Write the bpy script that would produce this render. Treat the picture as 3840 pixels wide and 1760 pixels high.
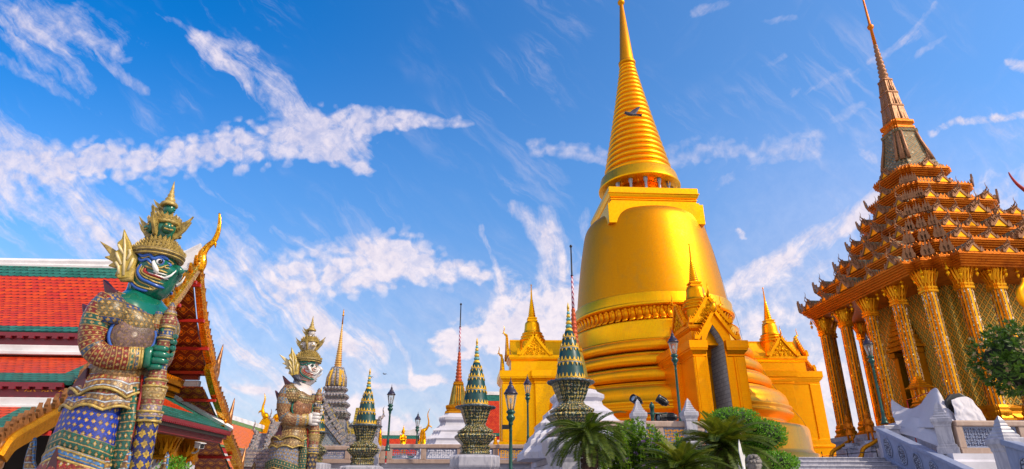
import bpy, bmesh, math, random
from math import sin, cos, pi, radians, sqrt, atan2, hypot, floor
from mathutils import Vector, Matrix, noise as mnoise
from mathutils.bvhtree import BVHTree
random.seed(7)
for _o in list(bpy.data.objects): bpy.data.objects.remove(_o)
SC = bpy.context.scene
COL = SC.collection

# ------------------------------------------------------------------ camera
EYE, PITCH, YAW, FPX = 1.6, radians(22), radians(4.6), 2350.0
cam_data = bpy.data.cameras.new('camera'); cam_data.sensor_width = 36; cam_data.lens = 36*FPX/3840
cam_data.clip_end = 5000
cam = bpy.data.objects.new('camera', cam_data); COL.objects.link(cam)
cam.location = (0, 0, EYE); cam.rotation_euler = (pi/2+PITCH, 0, -YAW)
SC.camera = cam

# ------------------------------------------------------------------ sun + exposure
SUN_EL, SUN_AZ = radians(40), radians(120)      # azimuth clockwise from +Y (north), i.e. to the right
sd = bpy.data.lights.new('sun', 'SUN'); sd.energy = 3.0; sd.angle = radians(0.5); sd.color = (1, .86, .66)
so = bpy.data.objects.new('sun', sd); COL.objects.link(so)
_sdir = Vector((sin(SUN_AZ)*cos(SUN_EL), cos(SUN_AZ)*cos(SUN_EL), sin(SUN_EL)))
so.rotation_euler = _sdir.to_track_quat('Z', 'Y').to_euler(); so.location = _sdir*200
SC.view_settings.view_transform = 'Standard'; SC.view_settings.look = 'None'
SC.view_settings.gamma = 1; SC.view_settings.exposure = 0.62
SC.cycles.max_bounces = 6; SC.cycles.diffuse_bounces = 3; SC.cycles.glossy_bounces = 3
SC.cycles.transmission_bounces = 4; SC.cycles.transparent_max_bounces = 6
SC.cycles.caustics_reflective = False; SC.cycles.caustics_refractive = False
SC.cycles.sample_clamp_indirect = 4

# ------------------------------------------------------------------ node helper
class G:
    """tiny node-graph writer"""
    def __init__(s, nt): s.nt = nt; nt.nodes.clear()
    def n(s, t, **kw):
        nd = s.nt.nodes.new(t)
        for k, v in kw.items(): setattr(nd, k, v)
        return nd
    def put(s, sock, v):
        if hasattr(v, 'is_output'): s.nt.links.new(v, sock)
        elif isinstance(v, (tuple, list)) and len(v) == 3 and sock.type == 'RGBA': sock.default_value = (*v, 1)
        else: sock.default_value = v
    def m(s, op, a, b=None, c=None, clamp=False):
        nd = s.n('ShaderNodeMath', operation=op, use_clamp=clamp); s.put(nd.inputs[0], a)
        if b is not None: s.put(nd.inputs[1], b)
        if c is not None: s.put(nd.inputs[2], c)
        return nd.outputs[0]
    def v(s, op, a, b=None):
        nd = s.n('ShaderNodeVectorMath', operation=op); s.put(nd.inputs[0], a)
        if b is not None:
            if op == 'SCALE': s.put(nd.inputs[3], b)
            else: s.put(nd.inputs[1], b)
        return nd.outputs[1] if op in ('DOT_PRODUCT', 'LENGTH', 'DISTANCE') else nd.outputs[0]
    def xyz(s, a): nd = s.n('ShaderNodeSeparateXYZ'); s.put(nd.inputs[0], a); return nd.outputs[0], nd.outputs[1], nd.outputs[2]
    def comb(s, x, y, z=0.0):
        nd = s.n('ShaderNodeCombineXYZ')
        for i, q in enumerate((x, y, z)): s.put(nd.inputs[i], q)
        return nd.outputs[0]
    def mix(s, f, a, b, blend='MIX'):
        nd = s.n('ShaderNodeMix', data_type='RGBA', blend_type=blend)
        s.put(nd.inputs[0], f); s.put(nd.inputs[6], a); s.put(nd.inputs[7], b); return nd.outputs[2]
    def noise(s, vec, scale, detail=4, rough=.55, dist=0.0, col=False):
        nd = s.n('ShaderNodeTexNoise'); nd.inputs['Scale'].default_value = scale; nd.inputs['Detail'].default_value = detail
        nd.inputs['Roughness'].default_value = rough; nd.inputs['Distortion'].default_value = dist
        if vec is not None: s.put(nd.inputs['Vector'], vec)
        return nd.outputs[1] if col else nd.outputs[0]
    def voro(s, vec, scale, feature='F1', out=0, rnd=1.0):
        nd = s.n('ShaderNodeTexVoronoi', feature=feature); nd.inputs['Scale'].default_value = scale
        nd.inputs['Randomness'].default_value = rnd
        if vec is not None: s.put(nd.inputs['Vector'], vec)
        return nd.outputs[out]
    def ramp(s, f, stops, interp='LINEAR'):
        nd = s.n('ShaderNodeValToRGB'); cr = nd.color_ramp; cr.interpolation = interp
        while len(cr.elements) < len(stops): cr.elements.new(.5)
        for e, (p, c) in zip(cr.elements, stops):
            e.position = p; e.color = (*c, 1) if not isinstance(c, (int, float)) else (c, c, c, 1)
        s.put(nd.inputs[0], f); return nd.outputs[0]
    def sstep(s, x, lo, hi, a=0.0, b=1.0):
        nd = s.n('ShaderNodeMapRange', interpolation_type='SMOOTHSTEP')
        for i, q in enumerate((x, lo, hi, a, b)): s.put(nd.inputs[i], q)
        return nd.outputs[0]
    def uv(s): return s.n('ShaderNodeUVMap').outputs[0]
    def obj(s): return s.n('ShaderNodeTexCoord').outputs['Object']
    def geo(s): return s.n('ShaderNodeNewGeometry')
    def rnd(s): return s.n('ShaderNodeObjectInfo').outputs['Random']
    def bump(s, h, strength=.3, dist=.02):
        nd = s.n('ShaderNodeBump'); nd.inputs['Strength'].default_value = strength; nd.inputs['Distance'].default_value = dist
        s.put(nd.inputs['Height'], h); return nd.outputs[0]
    def bsdf(s, col, rough=.5, metal=0.0, normal=None, spec=None, coat=None):
        nd = s.n('ShaderNodeBsdfPrincipled'); s.put(nd.inputs['Base Color'], col); s.put(nd.inputs['Roughness'], rough)
        s.put(nd.inputs['Metallic'], metal)
        if normal is not None: s.put(nd.inputs['Normal'], normal)
        if spec is not None: s.put(nd.inputs['Specular IOR Level'], spec)
        if coat is not None: s.put(nd.inputs['Coat Weight'], coat)
        o = s.n('ShaderNodeOutputMaterial'); s.nt.links.new(nd.outputs[0], o.inputs[0]); return nd

# ------------------------------------------------------------------ world: Nishita sky + a layer of cirrus, laid out by sky direction
W = bpy.data.worlds.new('World'); SC.world = W; W.use_nodes = True
g = G(W.node_tree)
sky = g.n('ShaderNodeTexSky', sky_type='NISHITA'); sky.sun_disc = False
sky.sun_elevation = SUN_EL; sky.sun_rotation = SUN_AZ; sky.air_density = 1.0; sky.dust_density = 0.6; sky.ozone_density = 3.0
D = g.v('NORMALIZE', g.n('ShaderNodeTexCoord').outputs['Generated'])
_f = Vector((sin(YAW)*cos(PITCH), cos(YAW)*cos(PITCH), sin(PITCH))); _r = Vector((cos(YAW), -sin(YAW), 0)); _u = _r.cross(_f)
df = g.m('MAXIMUM', g.v('DOT_PRODUCT', D, tuple(_f)), .08)
# gnomonic map of the northern sky; unit = 1000 px of a 3840 px wide view
GX = g.m('MULTIPLY_ADD', g.m('DIVIDE', g.v('DOT_PRODUCT', D, tuple(_r)), df), 2.35, 1.92)
GY = g.m('SUBTRACT', .88, g.m('MULTIPLY', g.m('DIVIDE', g.v('DOT_PRODUCT', D, tuple(_u)), df), 2.35))
P0 = g.comb(GX, GY, 0.0)
front = g.sstep(g.v('DOT_PRODUCT', D, tuple(_f)), .15, .4)
wn = g.noise(P0, 2.2, 5, .6, 0, True)
P = g.v('ADD', P0, g.v('SCALE', g.v('SUBTRACT', wn, (.5, .5, .5)), .17))
PX, PY, _ = g.xyz(P)
fine = g.noise(P0, 11, 8, .66, .5)
def wisp(ang, sx, sy, seed):
    c, s_ = cos(radians(ang)), sin(radians(ang))
    a = g.m('ADD', g.m('MULTIPLY', PX, c), g.m('MULTIPLY', PY, s_)); b = g.m('SUBTRACT', g.m('MULTIPLY', PY, c), g.m('MULTIPLY', PX, s_))
    return g.noise(g.comb(g.m('MULTIPLY', a, sx), g.m('MULTIPLY', b, sy), seed), 1.0, 7, .64, .5)
WS = {45: wisp(45, 2.6, 13, 1.3), -45: wisp(-48, 2.6, 13, 4.1), 80: wisp(80, 2.2, 14, 7.7)}
pf = g.voro(g.v('MULTIPLY', g.v('ADD', P0, g.v('SCALE', g.v('SUBTRACT', wn, (.5, .5, .5)), .10)), (1.0, 1.35, 1.0)), 25, 'SMOOTH_F1')
puff = g.m('MULTIPLY_ADD', fine, .80, g.sstep(pf, .66, .12, .14, .54))
TEX = {'p': puff, 'a': WS[45], 'b': WS[-45], 'c': WS[80], 'f': fine}
SG = bpy.data.node_groups.new('cloud_streak', 'ShaderNodeTree')
for nm in ('px', 'py', 'tex', 'prev', 'x0', 'y0', 'bx', 'by', 'w0', 'dw', 'amp'): SG.interface.new_socket(nm, in_out='INPUT', socket_type='NodeSocketFloat')
SG.interface.new_socket('v', in_out='OUTPUT', socket_type='NodeSocketFloat')
s_ = G(SG); gi = s_.n('NodeGroupInput').outputs; go = s_.n('NodeGroupOutput')
qx, qy = s_.m('SUBTRACT', gi['px'], gi['x0']), s_.m('SUBTRACT', gi['py'], gi['y0']); BX, BY = gi['bx'], gi['by']
h_ = s_.m('DIVIDE', s_.m('MULTIPLY_ADD', qx, BX, s_.m('MULTIPLY', qy, BY)), s_.m('MULTIPLY_ADD', BX, BX, s_.m('MULTIPLY', BY, BY)), clamp=True)
ex, ey = s_.m('MULTIPLY_ADD', s_.m('MULTIPLY', h_, -1.0), BX, qx), s_.m('MULTIPLY_ADD', s_.m('MULTIPLY', h_, -1.0), BY, qy)
d_ = s_.m('SQRT', s_.m('MULTIPLY_ADD', ex, ex, s_.m('MULTIPLY', ey, ey)))
k_ = s_.sstep(s_.m('DIVIDE', d_, s_.m('MULTIPLY_ADD', h_, gi['dw'], gi['w0'])), 1.0, .1, 0.0, 1.0)
t_ = s_.sstep(gi['tex'], s_.m('MULTIPLY_ADD', k_, -.42, .66), s_.m('MULTIPLY_ADD', k_, -.12, .98))
c_ = s_.m('MULTIPLY', s_.m('MULTIPLY', k_, t_), gi['amp'])
o_ = s_.m('SUBTRACT', s_.m('ADD', gi['prev'], c_), s_.m('MULTIPLY', s_.m('MINIMUM', gi['prev'], 1.0), s_.m('MINIMUM', c_, 1.0)))   # screen
SG.links.new(o_, go.inputs[0])
def streak(x0, y0, x1, y1, w0, w1, amp, tex):
    global acc
    nd = g.n('ShaderNodeGroup'); nd.node_tree = SG
    for i, q_ in enumerate((PX, PY, TEX[tex], acc, x0/1000, y0/1000, (x1-x0)/1000, (y1-y0)/1000, w0/1000, (w1-w0)/1000, amp*1.15)): g.put(nd.inputs[i], q_)
    acc = nd.outputs[0]
acc = 0.0
for a in [
    (-100, 640, 350, 600, 150, 115, 1.0, 'p'), (350, 610, 900, 560, 118, 125, 1.0, 'p'), (900, 560, 1330, 480, 130, 120, 1.0, 'p'),
    (1200, 460, 1560, 440, 90, 60, .9, 'p'), (1500, 450, 1760, 450, 60, 30, .6, 'p'), (1150, 520, 1370, 640, 110, 40, .95, 'p'),
    (760, 150, 1120, 450, 120, 140, 1.1, 'a'), (900, 240, 1180, 480, 110, 120, .9, 'a'), (1120, 440, 1330, 560, 130, 130, 1.0, 'a'), (800, 140, 960, 190, 60, 40, .6, 'f'),
    (-100, 0, 420, 180, 230, 150, .85, 'a'), (80, 120, 330, 340, 180, 80, .7, 'a'), (60, 40, 480, 240, 120, 60, .5, 'f'), (300, 20, 560, 190, 80, 40, .3, 'a'),
    (0, 520, 420, 900, 150, 110, .95, 'a'), (0, 700, 480, 960, 220, 160, .9, 'a'), (150, 640, 760, 1060, 130, 120, .8, 'a'), (60, 700, 300, 900, 160, 120, .5, 'f'),
    (760, 960, 1150, 1260, 170, 160, 1.0, 'a'), (820, 1180, 1060, 1500, 120, 100, .45, 'a'), (700, 660, 960, 840, 60, 40, .5, 'a'), (470, 700, 640, 820, 60, 70, .5, 'a'),
    (1080, 1040, 1500, 960, 140, 170, .95, 'p'), (1480, 960, 1800, 1040, 150, 60, .95, 'p'), (1280, 900, 1560, 980, 100, 120, .7, 'a'),
    (1130, 1130, 1430, 1340, 110, 90, .9, 'a'), (1200, 1180, 1400, 1400, 70, 70, .8, 'a'), (1470, 1250, 1560, 1420, 40, 26, .85, 'c'),
    (1810, 860, 1870, 1080, 34, 30, .95, 'c'), (1950, 800, 2090, 1030, 60, 110, .85, 'c'), (2050, 810, 2130, 1020, 60, 90, .7, 'c'), (2200, 820, 2180, 1000, 60, 80, .55, 'c'),
    (1870, 1060, 1840, 1180, 60, 90, .9, 'c'), (1680, 1290, 2160, 1180, 120, 210, 1.25, 'p'), (1900, 1100, 2120, 1260, 150, 200, 1.1, 'f'), (2050, 1050, 2180, 1180, 110, 150, 1.0, 'f'),
    (1560, 1430, 1690, 1425, 36, 26, 1.0, 'p'), (1380, 1460, 1620, 1450, 30, 22, .5, 'p'), (800, 1440, 1060, 1480, 60, 50, .7, 'a'), (1290, 1560, 1560, 1590, 60, 60, .9, 'p'), (1100, 1540, 1330, 1520, 60, 50, .5, 'p'),
    (2000, 550, 2260, 590, 60, 60, .45, 'p'), (2520, 590, 3060, 560, 80, 80, .35, 'p'), (2760, 880, 2780, 900, 30, 36, 1.0, 'f'), (2620, 50, 2720, 20, 40, 40, .5, 'b'), (2850, 70, 2960, 60, 36, 36, .4, 'b'),
    (3000, 370, 3270, 260, 60, 60, .45, 'b'), (3270, 220, 3430, 130, 40, 50, .8, 'b'), (3400, 140, 3500, 20, 50, 26, .75, 'b'), (3440, 210, 3540, 150, 30, 26, .4, 'b'), (2860, 250, 2930, 200, 40, 40, .3, 'b'),
    (2960, 980, 3260, 760, 110, 80, 1.15, 'b'), (2780, 1080, 3080, 900, 120, 110, .8, 'b'), (2800, 1200, 3120, 1000, 100, 60, .5, 'b'), (2960, 1010, 2700, 1150, 130, 170, .8, 'f'),
    (3480, 510, 3600, 450, 40, 40, 1.05, 'f'), (3600, 450, 3760, 430, 46, 40, .9, 'f'), (3740, 430, 3860, 430, 44, 50, .9, 'f'), (3800, 230, 3860, 240, 40, 50, .9, 'f'), (3230, 580, 3270, 620, 40, 40, .5, 'f'),
    (-60, 60, 560, 330, 70, 40, .6, 'a'), (-60, 200, 380, 420, 60, 40, .5, 'a'), (560, 40, 800, 130, 40, 30, .35, 'a'), (560, 700, 1000, 1020, 60, 60, .55, 'a'), (860, 840, 1240, 1130, 60, 60, .5, 'a'), (1040, 860, 1420, 1060, 60, 60, .45, 'a'), (380, 780, 620, 960, 70, 50, .6, 'a'), (860, 1290, 1080, 1400, 60, 40, .7, 'a'), (2060, 870, 2010, 1060, 30, 60, .7, 'c'), (2700, 700, 3000, 560, 70, 50, .35, 'b'), (3050, 520, 3240, 400, 40, 40, .3, 'b'), (3300, 760, 3420, 640, 50, 50, .3, 'f'),
    (3560, 780, 3860, 680, 130, 190, .75, 'f'), (3650, 600, 3860, 480, 60, 60, .35, 'b'), (2400, 1450, 3100, 1400, 200, 260, .8, 'f'), (-60, 430, 160, 540, 120, 80, .7, 'a'), (2720, 1300, 2960, 1200, 140, 140, .8, 'f'),
]: streak(*a)
veil = g.m('MULTIPLY', g.sstep(PY, .55, 1.75), g.m('MULTIPLY', g.sstep(WS[45], .40, .75), .28))
big = g.noise(P0, 1.7, 3, .5)
hi = g.m('MULTIPLY', g.m('MULTIPLY', g.sstep(WS[45], .48, .80), g.sstep(big, .44, .62)), .36)
hi2 = g.m('MULTIPLY', g.m('MULTIPLY', g.sstep(WS[-45], .50, .80), g.m('MULTIPLY', g.sstep(big, .56, .40), g.sstep(GX, 2.2, 3.2))), .14)
rl = g.m('MULTIPLY', g.m('MULTIPLY', g.sstep(GX, 2.2, 3.3), g.sstep(GY, .25, .95)), .30)
veil = g.m('ADD', g.m('ADD', veil, hi), g.m('ADD', hi2, rl))
low = g.sstep(GY, .75, 1.9, 0.0, .60)
fine2 = g.noise(P0, 19, 8, .68, .4)
ero = g.m('SUBTRACT', g.m('MULTIPLY', acc, 1.30), g.m('MULTIPLY', g.m('SUBTRACT', .74, fine2), .46))
acc = g.m('MULTIPLY', g.m('MINIMUM', g.m('MAXIMUM', ero, 0.0), 1.0), g.sstep(fine2, .26, .70, .60, .90))
fcl = g.m('MULTIPLY', g.m('MINIMUM', g.m('ADD', g.m('ADD', acc, veil), low), .97), front)
DX, DY, DZ = g.xyz(D)
q = g.v('SCALE', D, g.m('DIVIDE', 1.0, g.m('ADD', g.m('MAXIMUM', DZ, 0.0), .18)))
bn = g.noise(q, 1.1, 6, .6, .5)
bcl = g.m('MULTIPLY', g.sstep(bn, .40, .60, .25, .95), g.m('SUBTRACT', 1.0, front))      # added bright cloud cover behind the viewer, unseen, lights the fronts
cl = g.m('ADD', fcl, bcl, clamp=True)
hs = g.n('ShaderNodeHueSaturation'); hs.inputs['Hue'].default_value = .497
left = g.m('MULTIPLY', g.sstep(GX, 3.2, .6), g.sstep(GY, 1.1, 0.0))
nt = W.node_tree; nt.links.new(sky.outputs[0], hs.inputs['Color']); g.put(hs.inputs['Saturation'], g.m('MULTIPLY_ADD', left, .30, 1.12))
dim = g.sstep(GY, .5, 1.9, 1.0, .50)
SKYGAIN = g.mix(1.0, g.v('SCALE', hs.outputs[0], dim), (1.06, 1.36, 1.60), 'MULTIPLY')
ccol = g.ramp(g.sstep(GY, .2, 1.5), [(0, (5.3, 4.95, 5.8)), (1, (6.3, 5.75, 6.1))])
ccol = g.mix(1.0, ccol, g.ramp(g.m('MULTIPLY_ADD', fine, .5, g.m('MULTIPLY', fine2, .5)), [(.34, (.74, .77, .88)), (.60, (1.06, 1.04, 1.02))]), 'MULTIPLY')
ccol = g.mix(front, (8.8, 7.5, 6.6), ccol)  # warm bright colour of the added cloud, soft fill for the fronts
fin = g.mix(cl, SKYGAIN, ccol)
bg = g.n('ShaderNodeBackground'); nt.links.new(fin, bg.inputs[0]); bg.inputs[1].default_value = 0.10
wo = g.n('ShaderNodeOutputWorld'); nt.links.new(bg.outputs[0], wo.inputs[0])
# ------------------------------------------------------------------ mesh helper
class MB:
    def __init__(s): s.v = []; s.f = []; s.uv = []; s.mi = []; s.sm = []
    def add(s, vs, fs, uvs=None, mat=0, smooth=False):
        o = len(s.v); s.v += [tuple(p) for p in vs]
        for i, f in enumerate(fs):
            s.f.append(tuple(o+k for k in f)); s.uv.append(uvs[i] if uvs else None); s.mi.append(mat); s.sm.append(smooth)
        return s
    def box(s, c, d, rz=0, mat=0, taper=1.0, M=None):
        x, y, z = d[0]/2, d[1]/2, d[2]/2; vs = []
        for sz in (-1, 1):
            k = taper if sz > 0 else 1
            for sx, sy in ((-1, -1), (1, -1), (1, 1), (-1, 1)):
                p = Vector((sx*x*k, sy*y*k, sz*z))
                if M is not None: p = M @ p
                elif rz: p = Matrix.Rotation(rz, 3, 'Z') @ p
                vs.append(p+Vector(c))
        return s.add(vs, [(0, 3, 2, 1), (4, 5, 6, 7), (0, 1, 5, 4), (1, 2, 6, 5), (2, 3, 7, 6), (3, 0, 4, 7)], mat=mat)
    def rings(s, R, cap0=True, cap1=True, closed=True, mat=0, smooth=True, us=1.0, vs_=1.0, v0=0.0):
        """loft a list of rings with the same number of points; uv = metric-ish (u along ring, v along loft)"""
        n = len(R[0]); o = len(s.v)
        for r in R: s.v += [tuple(p) for p in r]
        mid = R[len(R)//2]; U = [0.0]
        for j in range(n):
            U.append(U[-1]+(Vector(mid[(j+1) % n])-Vector(mid[j])).length)
        V = [v0]
        for i in range(1, len(R)): V.append(V[-1]+(Vector(R[i][0])-Vector(R[i-1][0])).length)
        m_ = n if closed else n-1
        for i in range(len(R)-1):
            for j in range(m_):
                j2 = (j+1) % n
                s.f.append((o+i*n+j, o+i*n+j2, o+(i+1)*n+j2, o+(i+1)*n+j))
                s.uv.append([(U[j]*us, V[i]*vs_), (U[j+1]*us, V[i]*vs_), (U[j+1]*us, V[i+1]*vs_), (U[j]*us, V[i+1]*vs_)])
                s.mi.append(mat); s.sm.append(smooth)
        if cap0: s.f.append(tuple(o+j for j in range(n-1, -1, -1))); s.uv.append(None); s.mi.append(mat); s.sm.append(False)
        if cap1: s.f.append(tuple(o+(len(R)-1)*n+j for j in range(n))); s.uv.append(None); s.mi.append(mat); s.sm.append(False)
        return s
    def lathe(s, prof, n=32, c=(0, 0, 0), plan=None, mat=0, smooth=True, us=1.0, rz=0, cap0=True, cap1=True, a0=0):
        """prof: (r, z); plan: unit polygon (defaults to a circle)"""
        pl = plan or [(cos(2*pi*j/n+a0), sin(2*pi*j/n+a0)) for j in range(n)]
        if rz: pl = [(x*cos(rz)-y*sin(rz), x*sin(rz)+y*cos(rz)) for x, y in pl]
        R = [[(c[0]+x*max(r, 1e-4), c[1]+y*max(r, 1e-4), c[2]+z) for x, y in pl] for r, z in prof]
        return s.rings(R, cap0, cap1, mat=mat, smooth=smooth and plan is None, us=us)
    def tube(s, path, rad, n=8, mat=0, flat=None, up=None, caps=True, smooth=True, us=1.0):
        """path of points, rad number/list; flat=(a,b) scales the two cross axes"""
        P = [Vector(p) for p in path]; k = len(P)
        if not hasattr(rad, '__len__'): rad = [rad]*k
        T = []
        for i in range(k):
            t = (P[min(i+1, k-1)]-P[max(i-1, 0)]); T.append(t.normalized() if t.length > 1e-9 else Vector((0, 0, 1)))
        if up is None: up = Vector((0, 0, 1)) if abs(T[0].z) < .9 else Vector((1, 0, 0))
        N = (Vector(up)-T[0]*Vector(up).dot(T[0])).normalized(); R = []
        fa, fb = flat or (1, 1)
        for i in range(k):
            N = N-T[i]*N.dot(T[i]); N = N.normalized() if N.length > 1e-6 else T[i].orthogonal().normalized()
            B = T[i].cross(N)
            R.append([P[i]+(N*cos(2*pi*j/n)*fa+B*sin(2*pi*j/n)*fb)*rad[i] for j in range(n)])
        return s.rings(R, caps, caps, mat=mat, smooth=smooth, us=us)
    def prism(s, outline, depth, o=(0, 0, 0), ax=(1, 0, 0), ay=(0, 0, 1), mat=0, center=True, bulge=0.0):
        """2-D outline extruded along ax x ay; concave outlines are tessellated"""
        ax, ay, o = Vector(ax).normalized(), Vector(ay).normalized(), Vector(o); an = ax.cross(ay)
        ar = sum(outline[i][0]*outline[(i+1) % len(outline)][1]-outline[(i+1) % len(outline)][0]*outline[i][1] for i in range(len(outline)))
        if ar < 0: outline = outline[::-1]
        n = len(outline); d0 = -depth/2 if center else 0
        a = [o+ax*x+ay*y+an*d0 for x, y in outline]; b = [p+an*depth for p in a]
        vs = a+b
        from mathutils.geometry import tessellate_polygon
        tri = tessellate_polygon([[Vector((x, y, 0)) for x, y in outline]])
        fs = [(i, (i+1) % n, n+(i+1) % n, n+i) for i in range(n)]
        for t in tri:
            p, q_, r = [outline[k] for k in t]
            w = (q_[0]-p[0])*(r[1]-p[1])-(q_[1]-p[1])*(r[0]-p[0])
            t = tuple(t) if w > 0 else tuple(t[::-1])
            fs.append(t[::-1]); fs.append(tuple(n+k for k in t))
        return s.add(vs, fs, mat=mat)
    def ball(s, c, r, n=12, m=8, mat=0, sc=(1, 1, 1), smooth=True):
        R = []
        for i in range(m+1):
            t = -pi/2+pi*i/m; k = max(cos(t), 1e-3)
            R.append([(c[0]+r*sc[0]*k*cos(2*pi*j/n), c[1]+r*sc[1]*k*sin(2*pi*j/n), c[2]+r*sc[2]*sin(t)) for j in range(n)])
        return s.rings(R, mat=mat, smooth=smooth)
    def xf(s, M, start=0):
        for i in range(start, len(s.v)): s.v[i] = tuple(M @ Vector(s.v[i]))
        return s
    def build(s, name, mats, parent=None, loc=(0, 0, 0), rz=0, bevel=0, segs=2, sub=0):
        me = bpy.data.meshes.new(name)
        me.from_pydata(s.v, [], s.f)
        if not isinstance(mats, (list, tuple)): mats = [mats]
        for m in mats: me.materials.append(m)
        me.polygons.foreach_set('material_index', s.mi); me.polygons.foreach_set('use_smooth', s.sm)
        ul = me.uv_layers.new(name='UVMap'); data = []
        for f, u in zip(s.f, s.uv):
            if u is not None:
                for p in u: data += [p[0], p[1]]
            else:
                a, b, c = Vector(s.v[f[0]]), Vector(s.v[f[1]]), Vector(s.v[f[2]])
                nn = (b-a).cross(c-a)
                if len(f) > 3: nn += (c-a).cross(Vector(s.v[f[3]])-a)
                ax, ay, az = abs(nn.x), abs(nn.y), abs(nn.z)
                for k in f:
                    p = s.v[k]
                    if az >= ax and az >= ay: data += [p[0], p[1]]
                    elif ax >= ay: data += [p[1], p[2]]
                    else: data += [p[0], p[2]]
        ul.data.foreach_set('uv', data)
        me.validate(); me.update()
        ob = bpy.data.objects.new(name, me); COL.objects.link(ob)
        if parent is not None: ob.parent = parent
        ob.location = loc; ob.rotation_euler[2] = rz
        if bevel:
            b = ob.modifiers.new('bevel', 'BEVEL'); b.width = bevel; b.segments = segs; b.limit_method = 'ANGLE'; b.angle_limit = radians(40)
        if sub:
            b = ob.modifiers.new('sub', 'SUBSURF'); b.levels = sub; b.render_levels = sub
        return ob

def tag(o, label=None, cat=None, group=None, kind=None):
    if label: o['label'] = label
    if cat: o['category'] = cat
    if group: o['group'] = group
    if kind: o['kind'] = kind
    return o
def thing(name, label, cat, loc=(0, 0, 0), rz=0, group=None):
    o = bpy.data.objects.new(name, None); COL.objects.link(o); o.location = loc; o.rotation_euler = (0, 0, rz); o.empty_display_size = .2
    return tag(o, label, cat, group)
def copy_tree(o, parent=None):
    c = o.copy(); COL.objects.link(c)
    if parent is not None: c.parent = parent
    for ch in list(o.children): copy_tree(ch, c)
    return c
def redent(n=2, d=.16):
    """unit square (half size 1) whose corners step back n times by d"""
    q = [(1, 1-n*d)] if n else []
    pts = []
    x, y = 1.0, 1-n*d
    pts.append((x, y))
    for i in range(n):
        x -= d; pts.append((x, y)); y += d; pts.append((x, y))
    if n == 0: pts = [(1, 1)]
    out = []
    for k in range(4):
        a = k*pi/2
        for px_, py_ in pts: out.append((px_*round(cos(a))-py_*round(sin(a)), px_*round(sin(a))+py_*round(cos(a))))
    return out
def bez(pts, k=10):
    """smooth curve through control points (Catmull-Rom)"""
    P = [Vector(p) for p in pts]; out = []
    for i in range(len(P)-1):
        p0, p1, p2, p3 = P[max(i-1, 0)], P[i], P[i+1], P[min(i+2, len(P)-1)]
        for j in range(k):
            t = j/k
            out.append(.5*((2*p1)+(p2-p0)*t+(2*p0-5*p1+4*p2-p3)*t*t+(3*p1-p0-3*p2+p3)*t**3))
    out.append(P[-1]); return out
def wpt(x, y, Y):
    """point of the world where the view line through (x, y) of the 3840 px photograph meets the plane Y"""
    d = _f+_r*((x-1920)/FPX)+_u*((880-y)/FPX); return d*(Y/d.y)+Vector((0, 0, EYE))

# ------------------------------------------------------------------ materials
def newmat(name):
    m = bpy.data.materials.new(name); m.use_nodes = True; return m, G(m.node_tree)
def plain(name, col, rough=.5, metal=0.0, var=.12, scale=3.0, bump=0.0, bscale=30, spec=None, coat=None):
    m, g = newmat(name); o = g.obj()
    nz = g.noise(o, scale, 5, .6)
    c = g.mix(g.sstep(nz, .25, .75), tuple(q*(1-var*1.6) for q in col), tuple(min(1, q*(1+var)) for q in col))
    nrm = g.bump(g.noise(o, bscale, 4), bump) if bump else None
    g.bsdf(c, g.m('MULTIPLY_ADD', nz, .25, rough-.12), metal, nrm, spec, coat); return m
def gold(name, col, rough=.34, metal=.75, dirt=(.42, .22, .03), dirt_amt=.35, bump=.10, leaf=5.0, hatch=True):
    """gilded mosaic: small leaf squares with slight shade differences, scuffs and grime"""
    m, g = newmat(name); o = g.obj()
    nz = g.noise(o, .9, 6, .62); n2 = g.noise(o, 7.0, 5, .6)
    sq = g.voro(o, leaf*2, 'F1', 1, .25); sx, _, _ = g.xyz(sq)
    c = g.mix(g.m('MULTIPLY', sx, .55), col, tuple(min(1, q*k) for q, k in zip(col, (1.05, 1.22, 1.6))))
    c = g.mix(g.m('MULTIPLY', g.sstep(nz, .48, .8), dirt_amt), c, dirt)
    c = g.mix(g.m('MULTIPLY', g.sstep(n2, .60, .78), dirt_amt*.6), c, dirt)
    st = g.noise(g.v('MULTIPLY', o, (2.6, 2.6, .16)), 1.0, 5, .65); c = g.mix(g.m('MULTIPLY', g.sstep(st, .54, .78), dirt_amt*.7), c, tuple(q*.8 for q in dirt))
    ed = g.voro(o, leaf*2, 'DISTANCE_TO_EDGE', 0, .25); c = g.mix(g.sstep(ed, .06, .0, 0, .30), c, dirt)
    h = g.m('ADD', g.m('MULTIPLY', sx, .6), g.m('MULTIPLY', g.noise(o, 18, 3), .6))
    g.bsdf(c, g.m('MULTIPLY_ADD', n2, .26, rough-.12), metal, g.bump(h, bump, .02), .15); return m
MSC = 1.0
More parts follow.
